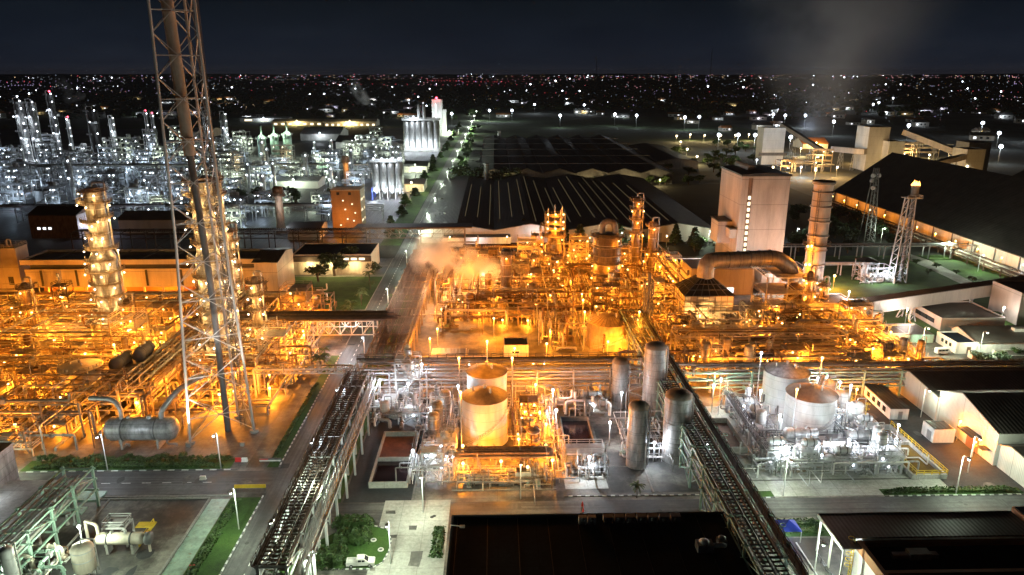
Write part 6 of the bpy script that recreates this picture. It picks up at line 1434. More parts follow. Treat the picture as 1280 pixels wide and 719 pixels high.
for k in range(60):      # slim stacks and columns between them
    p = at(rnd.uniform(-40, 480), rnd.uniform(185, 255))
    if p.x > -70 or not bfree(p.x, p.y, 5): continue
    H = rnd.uniform(14, 34); r = rnd.uniform(1, 2.2); t = thing('refinery_vessel', '%s refinery column with two lamps %s' % ('slim' if r < 1.5 else 'stout', near(p.x, p.y)), 'column', p, 0, 'refinery columns')
    MB().lathe((0,0,0),[(r,0),(r,H-1),(.01,H)],10).build('shell', M[pick(('silver','silo','white'))], t)
    MB().ball((r*.5,-r-.5,H*.9),.5,6).ball((-r*.5,-r-.5,H*.5),.5,6).build('bulb', M['bulb_white'], t); MB().lathe((0,0,H*.85),[(r,0),(r+1.1,0),(r+1.1,.25),(r,.25)],10,False).ringrail((0,0),r+1,H*.86,1.3,.22).build('platform', M['galv'], t)
for k in range(16):
    p = at(rnd.uniform(-20, 480), rnd.uniform(195, 275))
    if p.x > -75 or not bfree(p.x, p.y, 9): continue
    r = rnd.uniform(5, 8); t = thing('refinery_tank', 'pale refinery tank with low dome %s' % near(p.x, p.y), 'storage tank', p, 0, 'refinery tanks'); h = rnd.uniform(7, 11)
    MB().lathe((0,0,0),[(r,0),(r,h)],24).build('shell', M['tank_white'], t); MB().lathe((0,0,h),[(r+.1,0),(r*.6,1),(.01,1.5)],24).build('roof', M['silo'], t)
def shed(px0, py0, px1, dp, eave, ridge, label, wall='clad_white', roof='silo', lamp_=WHITE, W=2600, lit=0):
    a, c = at(px0, py0), at(px1, py0); t, rf = gable('far_shed', label, a.x, a.y, c.x, a.y+dp, eave, ridge, 'x', wall, roof); w = (c.x-a.x)/2
    for k in range(lit): MB().box((-w+2*w*(k+.3)/lit,-dp/2-.15,1),(-w+2*w*(k+.75)/lit,-dp/2-.04,4)).build('door', M['window_lit'], t)
    if lamp_: plight((0,-dp/2-8,eave+2), lamp_, W, t, .5); MB().ball((0,-dp/2-2,eave+1.5),.7,6).build('bulb', M[BULB[lamp_]], t)
    return t
shed(376, 176, 425, 60, 9, 16, 'white-gabled refinery shed, upper of two near the yellow-lit depot'); shed(420, 186, 462, 50, 8, 14, 'dark-roofed refinery shed beside tall silo block', roof='roof')
shed(395, 212, 425, 30, 7, 10, 'yellow-green lit shed in middle of the refinery', wall='green', lamp_=GREENW, W=3600); shed(338, 236, 398, 24, 6, 8, 'long low shed with pale roof near the rust-red stack', roof='silo', lamp_=GREENW); shed(225, 172, 262, 50, 8, 12, 'grey refinery shed directly behind the flare derrick', lamp_=None)
shed(405, 158, 470, 40, 8, 11, 'long yellow-lit depot on far side of the refinery', lamp_=YELLOW, W=16000, lit=9, wall='cream'); shed(340, 157, 403, 40, 7, 10, 'shorter yellow-lit depot left of the long one', lamp_=YELLOW, W=12000, lit=7, wall='cream'); shed(300, 152, 360, 30, 6, 8, 'dim far depot with lamps before dark fields', lamp_=WHITE, W=6000, lit=3)
shed(505, 216, 534, 26, 6, 9, 'green-lit shed with dark roof beside the far road', wall='cream', roof='roof', lamp_=GREENW, W=3000); shed(500, 240, 530, 26, 6, 8, 'yellow-lit shed under trees beside far road', wall='cream', roof='roof_warm', lamp_=YELLOW, W=2500)
shed(552, 170, 572, 40, 6, 8, 'green-lit garage by bend of the far road', wall='cream', lamp_=GREENW, W=5000); shed(150, 292, 240, 22, 8, 11, 'dim pale shed behind the long pipe bridge', roof='roof_warm', lamp_=None); shed(360, 300, 400, 20, 6, 8, 'small black-roofed shed near orange tower house', roof='roof', lamp_=None)
for k, (px, pb, h_, W) in enumerate(((172,160,1,1),)): pass
rack('x', -420, -70, 446, 452, [7, 9.5], 'long dark pipe rack crossing in front of the white-lit refinery', 'grey', 16, (2, 8, 15)); rack('x', -560, -70, 640, 648, [8, 11], 'far grey pipe rack crossing the white-lit refinery', 'galv', 20, (3, 9)); 
rack_pipes('x', -418, -72, [447, 449, 451], 9.6, 'on dark rack before the refinery', 'pipes before the refinery', rs=(.4,.6)); rack_pipes('x', -556, -72, [641, 643, 645, 647], 11.2, 'on far rack in the refinery', 'pipes in the refinery', rs=(.5,.8))
# ================================================================ CENTRAL WAREHOUSES
t = thing('ribbed_warehouse', 'wide multi-gabled warehouse with dark roof and glowing skylight strips', 'warehouse', (39, 484, 0))
gx = [-79, -39.5, 0, 39.5, 79]; prof = [(-79, 7)]
for a, c in zip(gx, gx[1:]): prof += [((a+c)/2, 10.4), (c, 7)]
MB().profy([(-79,0),(79,0)]+prof[::-1], -99, 99).build('wall', M['clad_warm'], t)
up_ = [(x*1.008, z+.05) for x, z in prof]; dn = [(x, z+.35) for x, z in up_]
rf = MB().profy(up_+dn[::-1], -100, 100).build('roof', M['roof_y'], t)
b = MB()
for (a, za), (c, zc) in zip(prof, prof[1:]):
    for f in (.15, .5, .85):
        
        x = a+(c-a)*f; z = za+(zc-za)*f+.48; sl = (zc-za)/(c-a)
        y0 = rnd.uniform(-92, -70); y1 = rnd.uniform(40, 92); b._add([(x-.16,y0,z-.16*sl),(x+.16,y0,z+.16*sl),(x+.16,y1,z+.16*sl),(x-.16,y1,z-.16*sl)],[(0,1,2,3)])
b.build('skylight', M['skylight'], rf)
for k in range(6): MB().box((-60+k*21,-99.2,.2),(-54+k*21,-99.04,5)).build('door', M['grey'], t)
t2, rf = flat('warehouse_lobby', 'low pale porch along the front of ribbed warehouse', -28, 376.5, 8, 384, 5, 'white', 'roof', par=0)
plight((-10, 372, 4.5), WHITE, 450)
for x in (-24, 6, 34, 62, 90): lamp((x, 373, .05), 6, WARM, 300, 'warm lamp lighting pale front wall of ribbed warehouse', 'lamps before the ribbed warehouse', .3)  # lamps added to brighten the warehouse front wall
t = thing('sawtooth_warehouse', 'broad black multi-bay warehouse roof beyond the ribbed warehouse', 'warehouse', (66, 770, 0))
prof = [(-80, 9)]
for k in range(6): prof += [(-80+26.7*k+13.3, 13), (-80+26.7*(k+1), 9)]
MB().profy([(-80,0),(80.2,0)]+prof[::-1], -170, 170).build('wall', M['darkgrey'], t); up_ = [(x*1.006, z+.05) for x, z in prof]; dn = [(x, z+.35) for x, z in up_]
rf = MB().profy(up_+dn[::-1], -171, 171).build('roof', M['roof'], t); b = MB()
for k in range(5): b.box((-80,-140+k*62,13.4),(80,-139.4+k*62,13.9))
for k in range(7): b.box((-80+26.7*k-.3,-170,9.3),(-80+26.7*k+.3,170,9.8))
b.build('ridge_cap', M['grey'], rf)
gable('far_warehouse', 'dark warehouse at far right behind the black multi-bay roof', 155, 700, 195, 860, 7, 10, 'y', 'darkgrey', 'roof')
p = at(608, 238); t = thing('chimney', 'pale chimney pipe at corner of ribbed warehouse', 'chimney', p); MB().lathe((0,0,0),[(2,0),(1.8,20),(2.2,20.2),(2.2,21),(1.5,21)],14).build('shaft', M['silo'], t)
p = at(624, 184); t = thing('chimney', 'far grey chimney at back of black multi-bay warehouse', 'chimney', p); MB().lathe((0,0,0),[(2.8,0),(2.4,19),(2.4,20),(1.5,20)],14).build('shaft', M['silo'], t)
for k in range(9):       # yellow-green lamps in the gap behind the ribbed warehouse
    p = at(640+k*24, 243); x, y = (-18+k*19, 590); 
    if k not in (3, 4): lamp((x, y, 0), 5, YELLOW, 1500, 'yellow-green lamp under trees between the two dark warehouses', 'lamps between the warehouses', .5)
# ================================================================ FAR RIGHT WORKS
LM.append(('the far works', 330, 620))
def pbox(name, label, px0, pb, px1, dp, H, wall, roof, cat='building'):
    a, c = at(px0, pb), at(px1, pb); return flat(name, label, a.x, a.y, c.x, a.y+dp, H, wall, roof, cat, par=.4)
t, rf = pbox('transfer_tower', 'tall pale works tower at head of descending conveyor, far left', 951, 206, 978, 18, 36, 'clad_white', 'roof'); MB().box((-14,-9.3,9),(14,-9.05,12)).build('dark_band', M['darkgrey'], t)
t, rf = pbox('works_tower', 'broad pale works tower in middle of the far right works', 1080, 214, 1106, 24, 40, 'clad_white', 'roof')
t, rf = pbox('works_annexe', 'lower pale annexe joined to broad works tower', 1106.5, 216, 1126, 24, 28, 'clad_white', 'roof')
t, rf = pbox('works_house', 'narrow pale house at right end of the far works', 1203, 226, 1226, 20, 26, 'clad_white', 'roof'); MB().ball((-6,-10.6,12),.8,6).build('bulb', M['bulb_warm'], t)
t, rf = pbox('works_house', 'grey block standing behind narrow pale house', 1206, 214, 1234, 20, 26, 'darkgrey', 'roof')
def g2(label, a, za, c, zc, w, h, legs=(.3, .7)):
    gantry(label, at(a[0], a[1], za), at(c[0], c[1], zc), w, h, 'clad_warm', 'roof', legs)
g2('dark-topped conveyor descending from far left works tower', (977, 156), 34, (1034, 192), 8, 4.5, 4); g2('level conveyor bridge entering broad works tower', (1040, 186), 18, (1082, 190), 18, 4.5, 5)
g2('long conveyor descending right from broad works tower', (1130, 165), 36, (1212, 197), 18, 5, 5, (.25, .5, .75)); g2('pale conveyor rising toward narrow house over hall roof', (1135, 213), 14, (1206, 196), 20, 5, 4, (.4, .8))
for k, (px, pb, w, h) in enumerate(((1022, 214, 18, 5), (1140, 196, 50, 2), (985, 214, 20, 2))):
    p = at(px, pb); bframe(p.x, p.y, w, 14, (4, 3, 2)[k], WARM, 9000, 'tan_steel')['label'] = ('orange-lit steel frame at foot of descending conveyor in far works', 'wide yellow-lit open steel frame beneath long works conveyor', 'low lamp-lit loading frame below far left works tower')[k]
t = shed(1003, 186, 1035, 30, 6, 12, 'far shed with red hipped roof behind descending conveyor', roof='orange_wall', lamp_=WARM, W=9000)
for (px, pb, W, col) in ((1000, 222, 6000, WHITE), (1018, 226, 5000, WARM), (1075, 205, 7000, WARM), (1110, 222, 6000, YELLOW), (1160, 205, 14000, YELLOW), (1185, 200, 10000, YELLOW), (965, 222, 9000, WARM), (1215, 240, 7000, WARM), (1045, 222, 6000, WARM), (945, 212, 7000, WHITE), (1000, 196, 12000, YELLOW)):
    p = at(px, pb); lamp((p.x, p.y, 0), 9, col, W, '%s lamp on tall pole in the far works' % {WHITE: 'white', WARM: 'warm', YELLOW: 'yellow'}[col], 'lamps in the far works', .8)
# ================================================================ FLOODLIGHT MASTS AND STREET LAMPS OF THE DISTANCE
for (px, pb, W) in ((612,152,30000),(668,142,26000),(730,143,26000),(565,157,16000),(700,160,12000),(795,160,9000),(855,163,14000),(873,162,12000),(640,152,9000),(768,158,8000),(1005,160,26000),(1040,170,16000),(958,191,14000),(986,192,9000),(921,190,9000),(897,190,9000),(942,190,8000),(1090,142,16000),(1097,139,14000),(1115,132,14000),(1133,176,22000),(1245,187,11000),(1247,205,9000),(965,158,12000),(980,160,9000),(1280,178,12000),(1225,172,9000)):
    p = at(px, pb); k = min(1., p.y/1000)
    lamp((p.x, p.y, 0), 10+round(10*k), WHITE, W*.3, 'blazing white floodlight on tall mast in the dark plain', 'distant white floodlights', round(1.0+1.2*k, 1), 'flood')
for k in range(14):
    p = at(*(560+k*3.2, 262-k*7.6) if k < 14 else (0, 0)); y = 380*1.13**k
    if y < 1700: lamp((-40.5, y, 0), 8, GREENW, 2300*1.1**k, 'greenish street lamp beside the far road', 'street lamps on the far road', round(.35*1.08**k, 1), 'arm')
for (px, pb) in ((845,178),(862,176),(880,177),(900,177),(918,177),(935,176),(850,186),(870,206),(858,196)):
    p = at(px, pb); lamp((p.x, p.y, 0), 8, YELLOW, 5000, 'yellow roadside lamp on the distant bend', 'yellow lamps on the distant bend', 1.0, 'arm')
# ================================================================ TOWN: HOUSES NEAR ENOUGH TO TELL APART, THEN THE SPARKLING MASS
HP = None
wallm = ['white', 'cream', 'clad_white']; nh = 0
k = -1; HP = []
for k_ in range(150):
    px = rnd.uniform(-40, 1320); pb = rnd.uniform(126, 176) if px > 560 else rnd.uniform(122, 150)
    if 600 < px < 835 and pb > 150: continue
    if 560 < px < 600: continue
    if 830 < px < 1200 and pb > 168: continue
    k += 1; p = at(px, pb); w = rnd.uniform(14, 34); d = rnd.uniform(10, 16); h = rnd.uniform(4, 8)
    if k < 4:
        t = thing('house', 'x', 'house', p, rnd.uniform(-.3, .3), 'houses on the plain')
        MB().box((-10,-6,0),(10,6,5)).build('wall', M[wallm[k % 3]], t); MB().profx([(-7,4.9),(7,4.9),(0,8.2)],-10.8,10.8).build('roof', M[('roof','roof_warm','orange_wall','silo')[k]], t)
        for j in range(3): MB().box((-8+j*5.6,-6.1,1.6),(-5.6+j*5.6,-6.02,3.6)).build('window', M['window_white' if j == k % 3 else 'glass'], t)
        HP.append(t)
    else: t = dup(HP[k % 4], p, rnd.uniform(-.4, .4), 'x', (w/20, d/12, h/5))
    t['label'] = 'faint %s-roofed house on the dark plain' % ('dark', 'brown', 'reddish', 'grey')[k % 4]
    if rnd.random() < .75: plight((p.x+rnd.uniform(-8, 8), p.y-rnd.uniform(9, 16), rnd.uniform(5, 9)), pick((WHITE, WHITE, (.8,.75,1), YELLOW)), rnd.uniform(.4, 1)*p.y*.9, None, .3)
mats = ['dim_white', 'dim_blue', 'dim_violet', 'dim_warm', 'dim_pink', 'dim_red', 'bulb_white']
cl = MB()
def spark(px, py, size, mi):
    p = at(px, py); d = (p-V((0,0,HC))).length; r = size*d/F; z = r+rnd.uniform(1, 9); cl.m = mi
    cl._add([(p.x-r,p.y,z),(p.x,p.y-r,z),(p.x+r,p.y,z),(p.x,p.y+r,z),(p.x,p.y,z+r),(p.x,p.y,z-r)], [(0,1,4),(1,2,4),(2,3,4),(3,0,4),(1,0,5),(2,1,5),(3,2,5),(0,3,5)])
def mi_pick(warm=.2):
    r = rnd.random()
    return 3 if r < warm else 4 if r < warm+.14 else 5 if r < warm+.18 else 2 if r < warm+.32 else 6 if r < warm+.40 else rnd.randrange(2)
for k in range(820):
    px = rnd.uniform(-150, 1430); py = 93.6+abs(rnd.gauss(0, 2.6))
    if px < 330 and rnd.random() < .65: continue
    spark(px, min(py, 108), rnd.uniform(.15, .5), mi_pick(.34))
for c in range(44):
    cx_ = rnd.uniform(-150, 1430); cy_ = rnd.choice((rnd.uniform(96, 112), rnd.uniform(96, 140))); m = mi_pick(.2)
    for k in range(rnd.randrange(4, 14)): spark(rnd.gauss(cx_, 11), max(94.5, rnd.gauss(cy_, 1.2)), rnd.uniform(.12, .38), m if rnd.random() < .6 else mi_pick())
for k in range(520):
    px = rnd.uniform(-150, 1430); py = rnd.triangular(97, 150, 104)
    if 590 < px < 835 and py > 146: continue
    spark(px, py, rnd.uniform(.1, .36), mi_pick(.12))
for k in range(46): spark(rnd.uniform(-150, 1430), rnd.triangular(96, 142, 104), rnd.uniform(.6, 1.0), 6)
for k in range(150): spark(rnd.uniform(950, 1430), rnd.triangular(96, 165, 118), rnd.uniform(.12, .34), mi_pick(.1))
for s_ in range(34):
    p0 = at(rnd.uniform(-150, 1430), rnd.choice((rnd.uniform(97, 104), rnd.uniform(99, 128)))); an = rnd.choice((rnd.uniform(-.25, .25), rnd.uniform(0, PI))); m = pick((0, 1, 0, 3, 3, 4, 2, 5)); st = 35+p0.y*.010
    for k in range(rnd.randrange(8, 26)):
        p = p0+V((math.cos(an), math.sin(an), 0))*st*k
        x_, y_ = pix(p)
        if p.y > 900 and not (590 < x_ < 835 and y_ > 146): spark(x_, y_, rnd.uniform(.14, .3), m)
struct(cl.build('city_lights', [M[m] for m in mats]), 'stuff')
# a dim mast far off
for px, h in ((887, 190), (745, 150)):
    p = at(px, 100+7); t = thing('far_mast', ('hair-thin radio mast on the horizon, taller of two', 'hair-thin radio mast on the horizon, shorter of two')[px < 800], 'mast', p); MB().cyl((0,0,0),(0,0,h*1.4),1.8,5).build('pole', M['grey'], t)
# distant tree mass
q = random.Random(5); b = MB()
for k in range(2600):
    px, py = q.uniform(-150, 1430), q.triangular(100, 150, 128)
    if 600 < px < 830 and py > 138: continue
    p = at(px, py); s = q.uniform(4, 11)
    b.lathe((p.x, p.y, 0), [(s*.9,0),(s*1.1,s*.5),(s*.7,s*.95),(.01,s*1.15)], 6, False)
struct(b.build('far_woods', M['leaf_dark']), 'stuff')
# ================================================================ VEGETATION
for k, (x, y) in enumerate([(-38.5,205),(-39.6,214),(-38.2,219),(-40.6,234),(-39.5,243),(-40.3,252),(-39.8,263),(-40.5,276),(-39.9,289)]+[(-53,207),(-54,214),(-55.2,219),(-53.5,236),(-54.5,244),(-53,252),(-55,259),(-56,266),(-53.2,275),(-54.5,284),(-53,297),(-55,306)]):
    palm(x+rnd.uniform(-.6,.6), y, rnd.uniform(3.4, 5.6), '%s palm on verge %s the main road' % ('leafy', 'right of' if x > -45 else 'left of'))
p = at(410, 615); q_ = at(797, 626)
palm(q_.x, q_.y+1, 3.2, 'single low palm on dark slab before the silos', 'lone palm')
for k, (px, pb, h, r) in enumerate(((418,345,11,6.5),(437,338,12,6),(398,352,8,5),(466,342,6,3.5))): p = at(px, pb); tree(p.x, p.y, h, r, ('round dark tree before yellow-lit bays', 'largest round tree at end of yellow-lit bays', 'smoke-veiled small tree left of yellow-lit bays', 'small round tree by road verge near pipe bridge')[k], 'round', 'trees of the court', 'leaf_dark', 520, k % 2)
for k, (px, pb) in enumerate(((726,312),(846,308),(800,309),(870,310),(655,300),(705,306),(775,309))): p = at(px, pb); tree(p.x, p.y+4, rnd.uniform(9, 13), rnd.uniform(4, 5.5), 'dark conical tree before the ribbed warehouse', 'cone', 'conical trees by the warehouse', 'leaf_dark', 420)
for k in range(16): tree(100+rnd.uniform(0, 36), 352+rnd.uniform(0, 22), rnd.uniform(4, 7), rnd.uniform(2.6, 4), 'green-lit bushy tree behind pale pipe rack and tall block', 'round', 'bushy trees by the tall block', 'leaf', 420, k % 2)
for k in range(44):
    p = at(rnd.uniform(990, 1120), rnd.uniform(262, 318))
    if p.x < 222: tree(p.x, p.y, rnd.uniform(6, 10), rnd.uniform(3.5, 5.5), 'dark round tree in grove between chimney and storage hall', 'round', 'grove by the storage hall', 'leaf_dark', 420, k % 2)
for k in range(46):
    y = 400*1.026**k; tree(-36+rnd.uniform(0, 9) if k % 3 else -58-rnd.uniform(0, 5), y, rnd.uniform(6, 10), rnd.uniform(3, 5), '%s tree lining the far road' % ('green-lit' if k % 3 else 'dark slim'), 'round' if k % 3 else 'cone', 'trees along the far road', 'leaf' if k % 2 else 'leaf_dark', 260, k % 2)
for k in range(9): p = at(575+k*9, 232+rnd.uniform(-6, 6)); tree(p.x, p.y, rnd.uniform(11, 16), rnd.uniform(7, 10), 'large black-green tree beside sawtooth warehouse corner', 'round', 'big trees by the far road', 'leaf_dark', 420, k % 2)
for k in range(26): tree(-20+k*6.4, 586+rnd.uniform(8, 16), rnd.uniform(5, 9), rnd.uniform(3, 5), 'yellow-lit tree in gap between the two dark warehouses', 'round', 'trees between the warehouses', 'leaf', 260, k % 2)
for k in range(24): p = at(rnd.uniform(240, 420), rnd.uniform(246, 254)); tree(p.x, p.y, rnd.uniform(6, 9), rnd.uniform(3, 5), 'black tree silhouetted before white-lit refinery', 'round', 'trees before the refinery', 'leaf_dark', 260, k % 2)
for k in range(34): p = at(rnd.uniform(835, 950), rnd.uniform(178, 232)); tree(p.x, p.y, rnd.uniform(6, 11), rnd.uniform(4, 6.5), 'green-lit tree along the distant bend', 'round', 'trees on the distant bend', 'leaf', 260, k % 2)
for k in range(10): p = at(rnd.uniform(1180, 1290), rnd.uniform(375, 400)); tree(p.x, p.y, rnd.uniform(2, 4), rnd.uniform(2, 3.4), 'low bushy shrub on dark lawn below conveyor', 'round', 'shrubs under the conveyor', 'leaf', 420, k % 2)
for k, (px, pb) in enumerate(((1222,452),(1232,455),(1248,452),(1256,455),(1270,448))): p = at(px, pb); tree(p.x, p.y, 3.4, 2.4, 'leafy bush in planter beside the gatehouse', 'round', 'bushes by the gatehouse', 'leaf', 420, k % 2)
for k, (px, pb) in enumerate(((1170,335),(1195,343),(1215,352),(1240,362),(1160,343),(1205,362),(1145,330),(1250,370))): p = at(px, pb); tree(p.x, p.y, 2.4, 1.9, 'small shrub beside pale curving path', 'round', 'shrubs by the path', 'leaf', 420, k % 2)
hedge(-108, 152, -64, 153.8, .9, 'low clipped hedge along verge before the grey drum', 'leaf')
for k in range(22): tree(-107+k*2.05, 155.2+rnd.uniform(-.5,.5), rnd.uniform(1.4, 2.3), rnd.uniform(1, 1.5), 'loose shrub on verge in front of grey drum', 'round', 'shrubs on the verge', 'leaf', 420, k % 2)
for a, c, lb in (((418, 652), (466, 662), 'dark clipped hedge row farthest from pickup'), ((420, 668), (462, 682), 'bright clipped hedge block in middle of lawn edge'), ((399, 690), (430, 713), 'rounded hedge mass nearest the pickup')):
    u, v = at(*a), at(*c); hedge(min(u.x,v.x), min(u.y,v.y), max(u.x,v.x), max(u.y,v.y), 1.8, lb, 'leaf', None)
p = at(425, 684); tree(p.x, p.y, 2.2, 1.3, 'small round bush between hedge blocks', 'round', 'garden bushes', 'leaf', 420)
hedge(-41.6, 80, -39.6, 127, 1.0, 'long dark hedge along main road under near rack', 'leaf_dark'); hedge(-56.6, 100, -55, 139, 1.1, 'long hedge between green path and main road', 'leaf'); hedge(-53.4, 154, -52.6, 200, .7, 'thin hedge along left verge of main road', 'leaf')
hedge(-41, 140, -40.2, 186, .8, 'thin hedge along right verge of main road', 'leaf_dark')
hedge(84.5, 137.6, 115, 139, .8, 'low hedge along front road before the bright tanks', 'leaf'); hedge(56, 124, 65.5, 125.6, .7, 'short hedge strip beside blue tent, nearer one', 'leaf'); hedge(56, 126.6, 65.5, 128, .7, 'short hedge strip beside blue tent, farther one', 'leaf')
hedge(-12.8, 118, -10.6, 128, .5, 'small planted strip by white pavement near black roof', 'leaf')
hedge(-30, 352.5, -8, 355, 1.5, 'hedge behind the steam by rear pipe bridge', 'leaf_dark')
# ================================================================ LAMPS OF THE PLANT
LM[:] = [('the flare derrick', -71, 171), ('the short lit column', -137, 250), ('the broad lit column', -83, 208), ('the slim column', -100, 270), ('the cream tank', -116, 192), ('the grey drum', -87, 166), ('the long shed', -140, 283), ('the left edge', -180, 210),
  ('the steaming corner', -5, 285), ('the lone column', 4, 270), ('the fat banded column', 45, 286), ('the crowned column', 27, 326), ('the twin slim columns', 66, 318), ('the rib-roofed tank', 38, 228), ('the filter house', 75, 250), ('the chimney', 119, 262), ('the cream pipe frame', 85, 218), ('the plant end pump houses', 142, 226), ('the orange yard hut', 5, 222),
  ('the twin white tanks', -3, 168), ('the red-brown basin', -24, 155), ('the frame tower', -24, 190), ('the grey silos', 38, 163), ('the dark basin', 19, 165), ('the bright round tanks', 78, 166), ('the water basin', 103, 157)]
HAZE = 1.5e-5
def scat(x0, y0, x1, y1, nx, ny, col, W, h=(3.5, 9), r=.32, grp='orange plant lamps', nm='orange', skip=0):
    for i in range(nx):
        for j in range(ny):
            if rnd.random() < skip: continue
            x = x0+(x1-x0)*(i+rnd.uniform(.15,.85))/nx; y = y0+(y1-y0)*(j+rnd.uniform(.15,.85))/ny
            hh = round(rnd.uniform(*h)*2)/2
            lamp((x, y, .05), hh, col, W*rnd.uniform(.6,1.4)*(hh/6)**1.2, '%s %s lamp on pole %s' % ('short' if hh < 5 else 'tall' if hh > 7 else 'mid-height', nm, near(x, y)), grp, r)
scat(-210, 206, -104, 262, 6, 4, ORANGE, 2000, (2, 5))
scat(-140, 160, -92, 204, 3, 3, ORANGE, 1900, (2, 4.5))
scat(-90, 178, -60, 262, 3, 6, ORANGE, 2200, (2.5, 6))
scat(-212, 268, -98, 283, 7, 1, ORANGE, 1000, (3, 5))
scat(-24, 246, 30, 345, 5, 6, ORANGE, 1900, (2, 5))
scat(30, 240, 78, 345, 4, 6, ORANGE, 1800, (2, 5))
scat(-26, 206, 30, 244, 3, 2, ORANGE, 1100, (4, 7))
scat(56, 200, 132, 216, 8, 2, ORANGE, 1500, (2.5, 5))
scat(84, 223, 134, 252, 5, 2, ORANGE, 2100, (3, 7))
scat(112, 204, 134, 240, 3, 3, ORANGE, 1600, (3, 7))
scat(-9, 142, 14, 158, 4, 2, ORANGE, 900, (3, 4.5))
scat(4, 160, 15, 186, 2, 3, ORANGE, 1300, (3.5, 6))
scat(-30, 198, 45, 204, 4, 1, ORANGE, 900, (4, 5.5))
scat(52, 183, 130, 187, 4, 1, ORANGE, 800, (3, 4))
lamp((-5.2, 288, 0), 9, WARM, 9000, 'brightest orange lamp glowing inside the steam cloud', 'orange plant lamps', .7)
p = at(1040, 400); lamp((p.x, p.y, 0), 9, ORANGE, 4500, 'blazing orange lamp beside the conveyor head house', 'orange plant lamps', .6)
p = at(1041, 362); lamp((p.x, p.y, 0), 6, ORANGE, 2200, 'lone orange lamp on dark lawn left of metering frame', 'orange plant lamps', .5)
lamp((wx-.8, 161, 0), 5.4, ORANGE, 420, 'orange wall lamp by open workshop door', 'workshop lamps', .25); lamp((wx-2, 153, 0), 4.0, ORANGE, 420, 'low orange lamp near workshop annexe', 'workshop lamps', .25)
# white ones near
for (x, y, h, W, lb) in ((-31.5, 182, 8.5, 1900, 'brightest white floodlight left of the frame tower'), (-24, 183.2, 7, 1100, 'white lamp at front of the frame tower'), (-20.6, 187, 11, 900, 'white lamp high beside the frame tower'), (-10.2, 178, 8.5, 500, 'white lamp between rear white tank and frame tower'), (-19.3, 150, 5, 450, 'low white lamp beside the red-brown basin'), (-17, 172, 5, 450, 'low white lamp behind three domed vessels'),
    (14.8, 176, 8, 1000, 'white lamp at far corner of dark basin'), (14.9, 166, 7, 800, 'white lamp beside dark basin rim'), (20.5, 144.5, 6, 1150, 'white lamp on pale pad before dark basin'), (27.5, 160, 6.5, 900, 'white lamp at foot of front slim silo'), (36.8, 152.5, 5, 1100, 'white lamp between two front silos'), (33, 176, 7, 700, 'white lamp behind rear silos'), (48.6, 150, 5.5, 500, 'white lamp under the right foreground rack'),
    (58, 178, 8, 1000, 'white lamp near gangway by bright tanks'), (68.4, 172, 9, 1000, 'white lamp lighting side of farther bright tank'), (69, 160, 8, 800, 'white lamp at left of nearer bright tank'), (66, 148, 6, 1500, 'white lamp at left of bright pipe pad'), (74, 151, 6, 1500, 'white lamp in middle of bright pipe pad'), (82, 151, 6, 1600, 'white lamp under the blank board'), (91, 151, 6, 1500, 'white lamp at right of bright pipe pad'), (88, 165, 8.5, 900, 'white lamp between nearer bright tank and vessels'), (92, 178, 8.5, 900, 'white lamp behind farthest white vessel'), (97.5, 158, 6, 1200, 'white lamp beside water basin railing'), (84, 185, 7, 900, 'white lamp behind the bright tanks')):
    lamp((x, y, .05), h, WHITE, W*.72, lb, 'white plant lamps', .34)
for (x, y, h, W, col, lb) in ((-15.5, 133, 9, 1000, GREENW, 'greenish street lamp by the white pavement'), (5, 137.6, 9, 900, YELLOW, 'thin street lamp on front road before twin tanks'), (62, 137.4, 9, 900, GREENW, 'street lamp on front road near rack'), (100, 137.4, 9, 800, GREENW, 'street lamp on front road near hedge'), (-41.3, 118, 9, 650, GREENW, 'street lamp beside main road under near rack'), (-41.4, 176, 9, 900, WHITE, 'street lamp on right verge of main road'), (-41.5, 215, 9, 500, WHITE, 'street lamp past the truss gangway'), (-90, 151.6, 9, 900, WHITE, 'street lamp on cross road verge'), (-64, 151.6, 9, 700, WHITE, 'street lamp at corner of cross road'), (-41.5, 268, 9, 900, GREENW, 'street lamp on main road beyond truss bridge'), (-41.5, 330, 9, 900, GREENW, 'street lamp on main road near rear pipe bridge'), (-33, 110, 7, 700, GREENW, 'lamp inside near end of left rack'), (42, 112, 6, 600, GREENW, 'lamp beside right end of black roof'), (140.5, 222, 8, 1500, GREENW, 'street lamp in van yard'), (157, 217.5, 8, 1200, GREENW, 'street lamp beside gatehouse bushes'), (188, 217.6, 8, 900, GREENW, 'street lamp at right edge of service yard')):
    lamp((x, y, .05), h, col, W, lb, 'street lamps of the plant', .28, 'arm')
for (px, pb, h, W, col, lb) in ((1103, 352, 5, 1500, WHITE, 'white lamp on metering frame'), (1090, 356, 4, 500, WHITE, 'second white lamp at foot of metering canopy'), (995, 302, 7, 1100, WHITE, 'white street lamp among bushes beyond chimney'), (1101, 304, 8, 1000, GREENW, 'greenish street lamp at edge of grove'), (1180, 322, 8, 2600, GREENW, 'street lamp beside curving path'), (1222, 340, 8, 1100, GREENW, 'second street lamp beside curving path'), (1272, 350, 7, 700, WHITE, 'street lamp at right edge above conveyor'), (885, 308, 8, 1100, GREENW, 'greenish lamp beside tall block bushes'), (776, 310, 8, 900, GREENW, 'greenish lamp before ribbed warehouse'), (668, 306, 6, 900, WHITE, 'white lamp at ribbed warehouse corner'), (568, 266, 8, 900, GREENW, 'street lamp by far road crossing')):
    p = at(px, pb); lamp((p.x, p.y, .05), h, col, W, lb, 'street lamps beyond the plant', .38, 'arm')
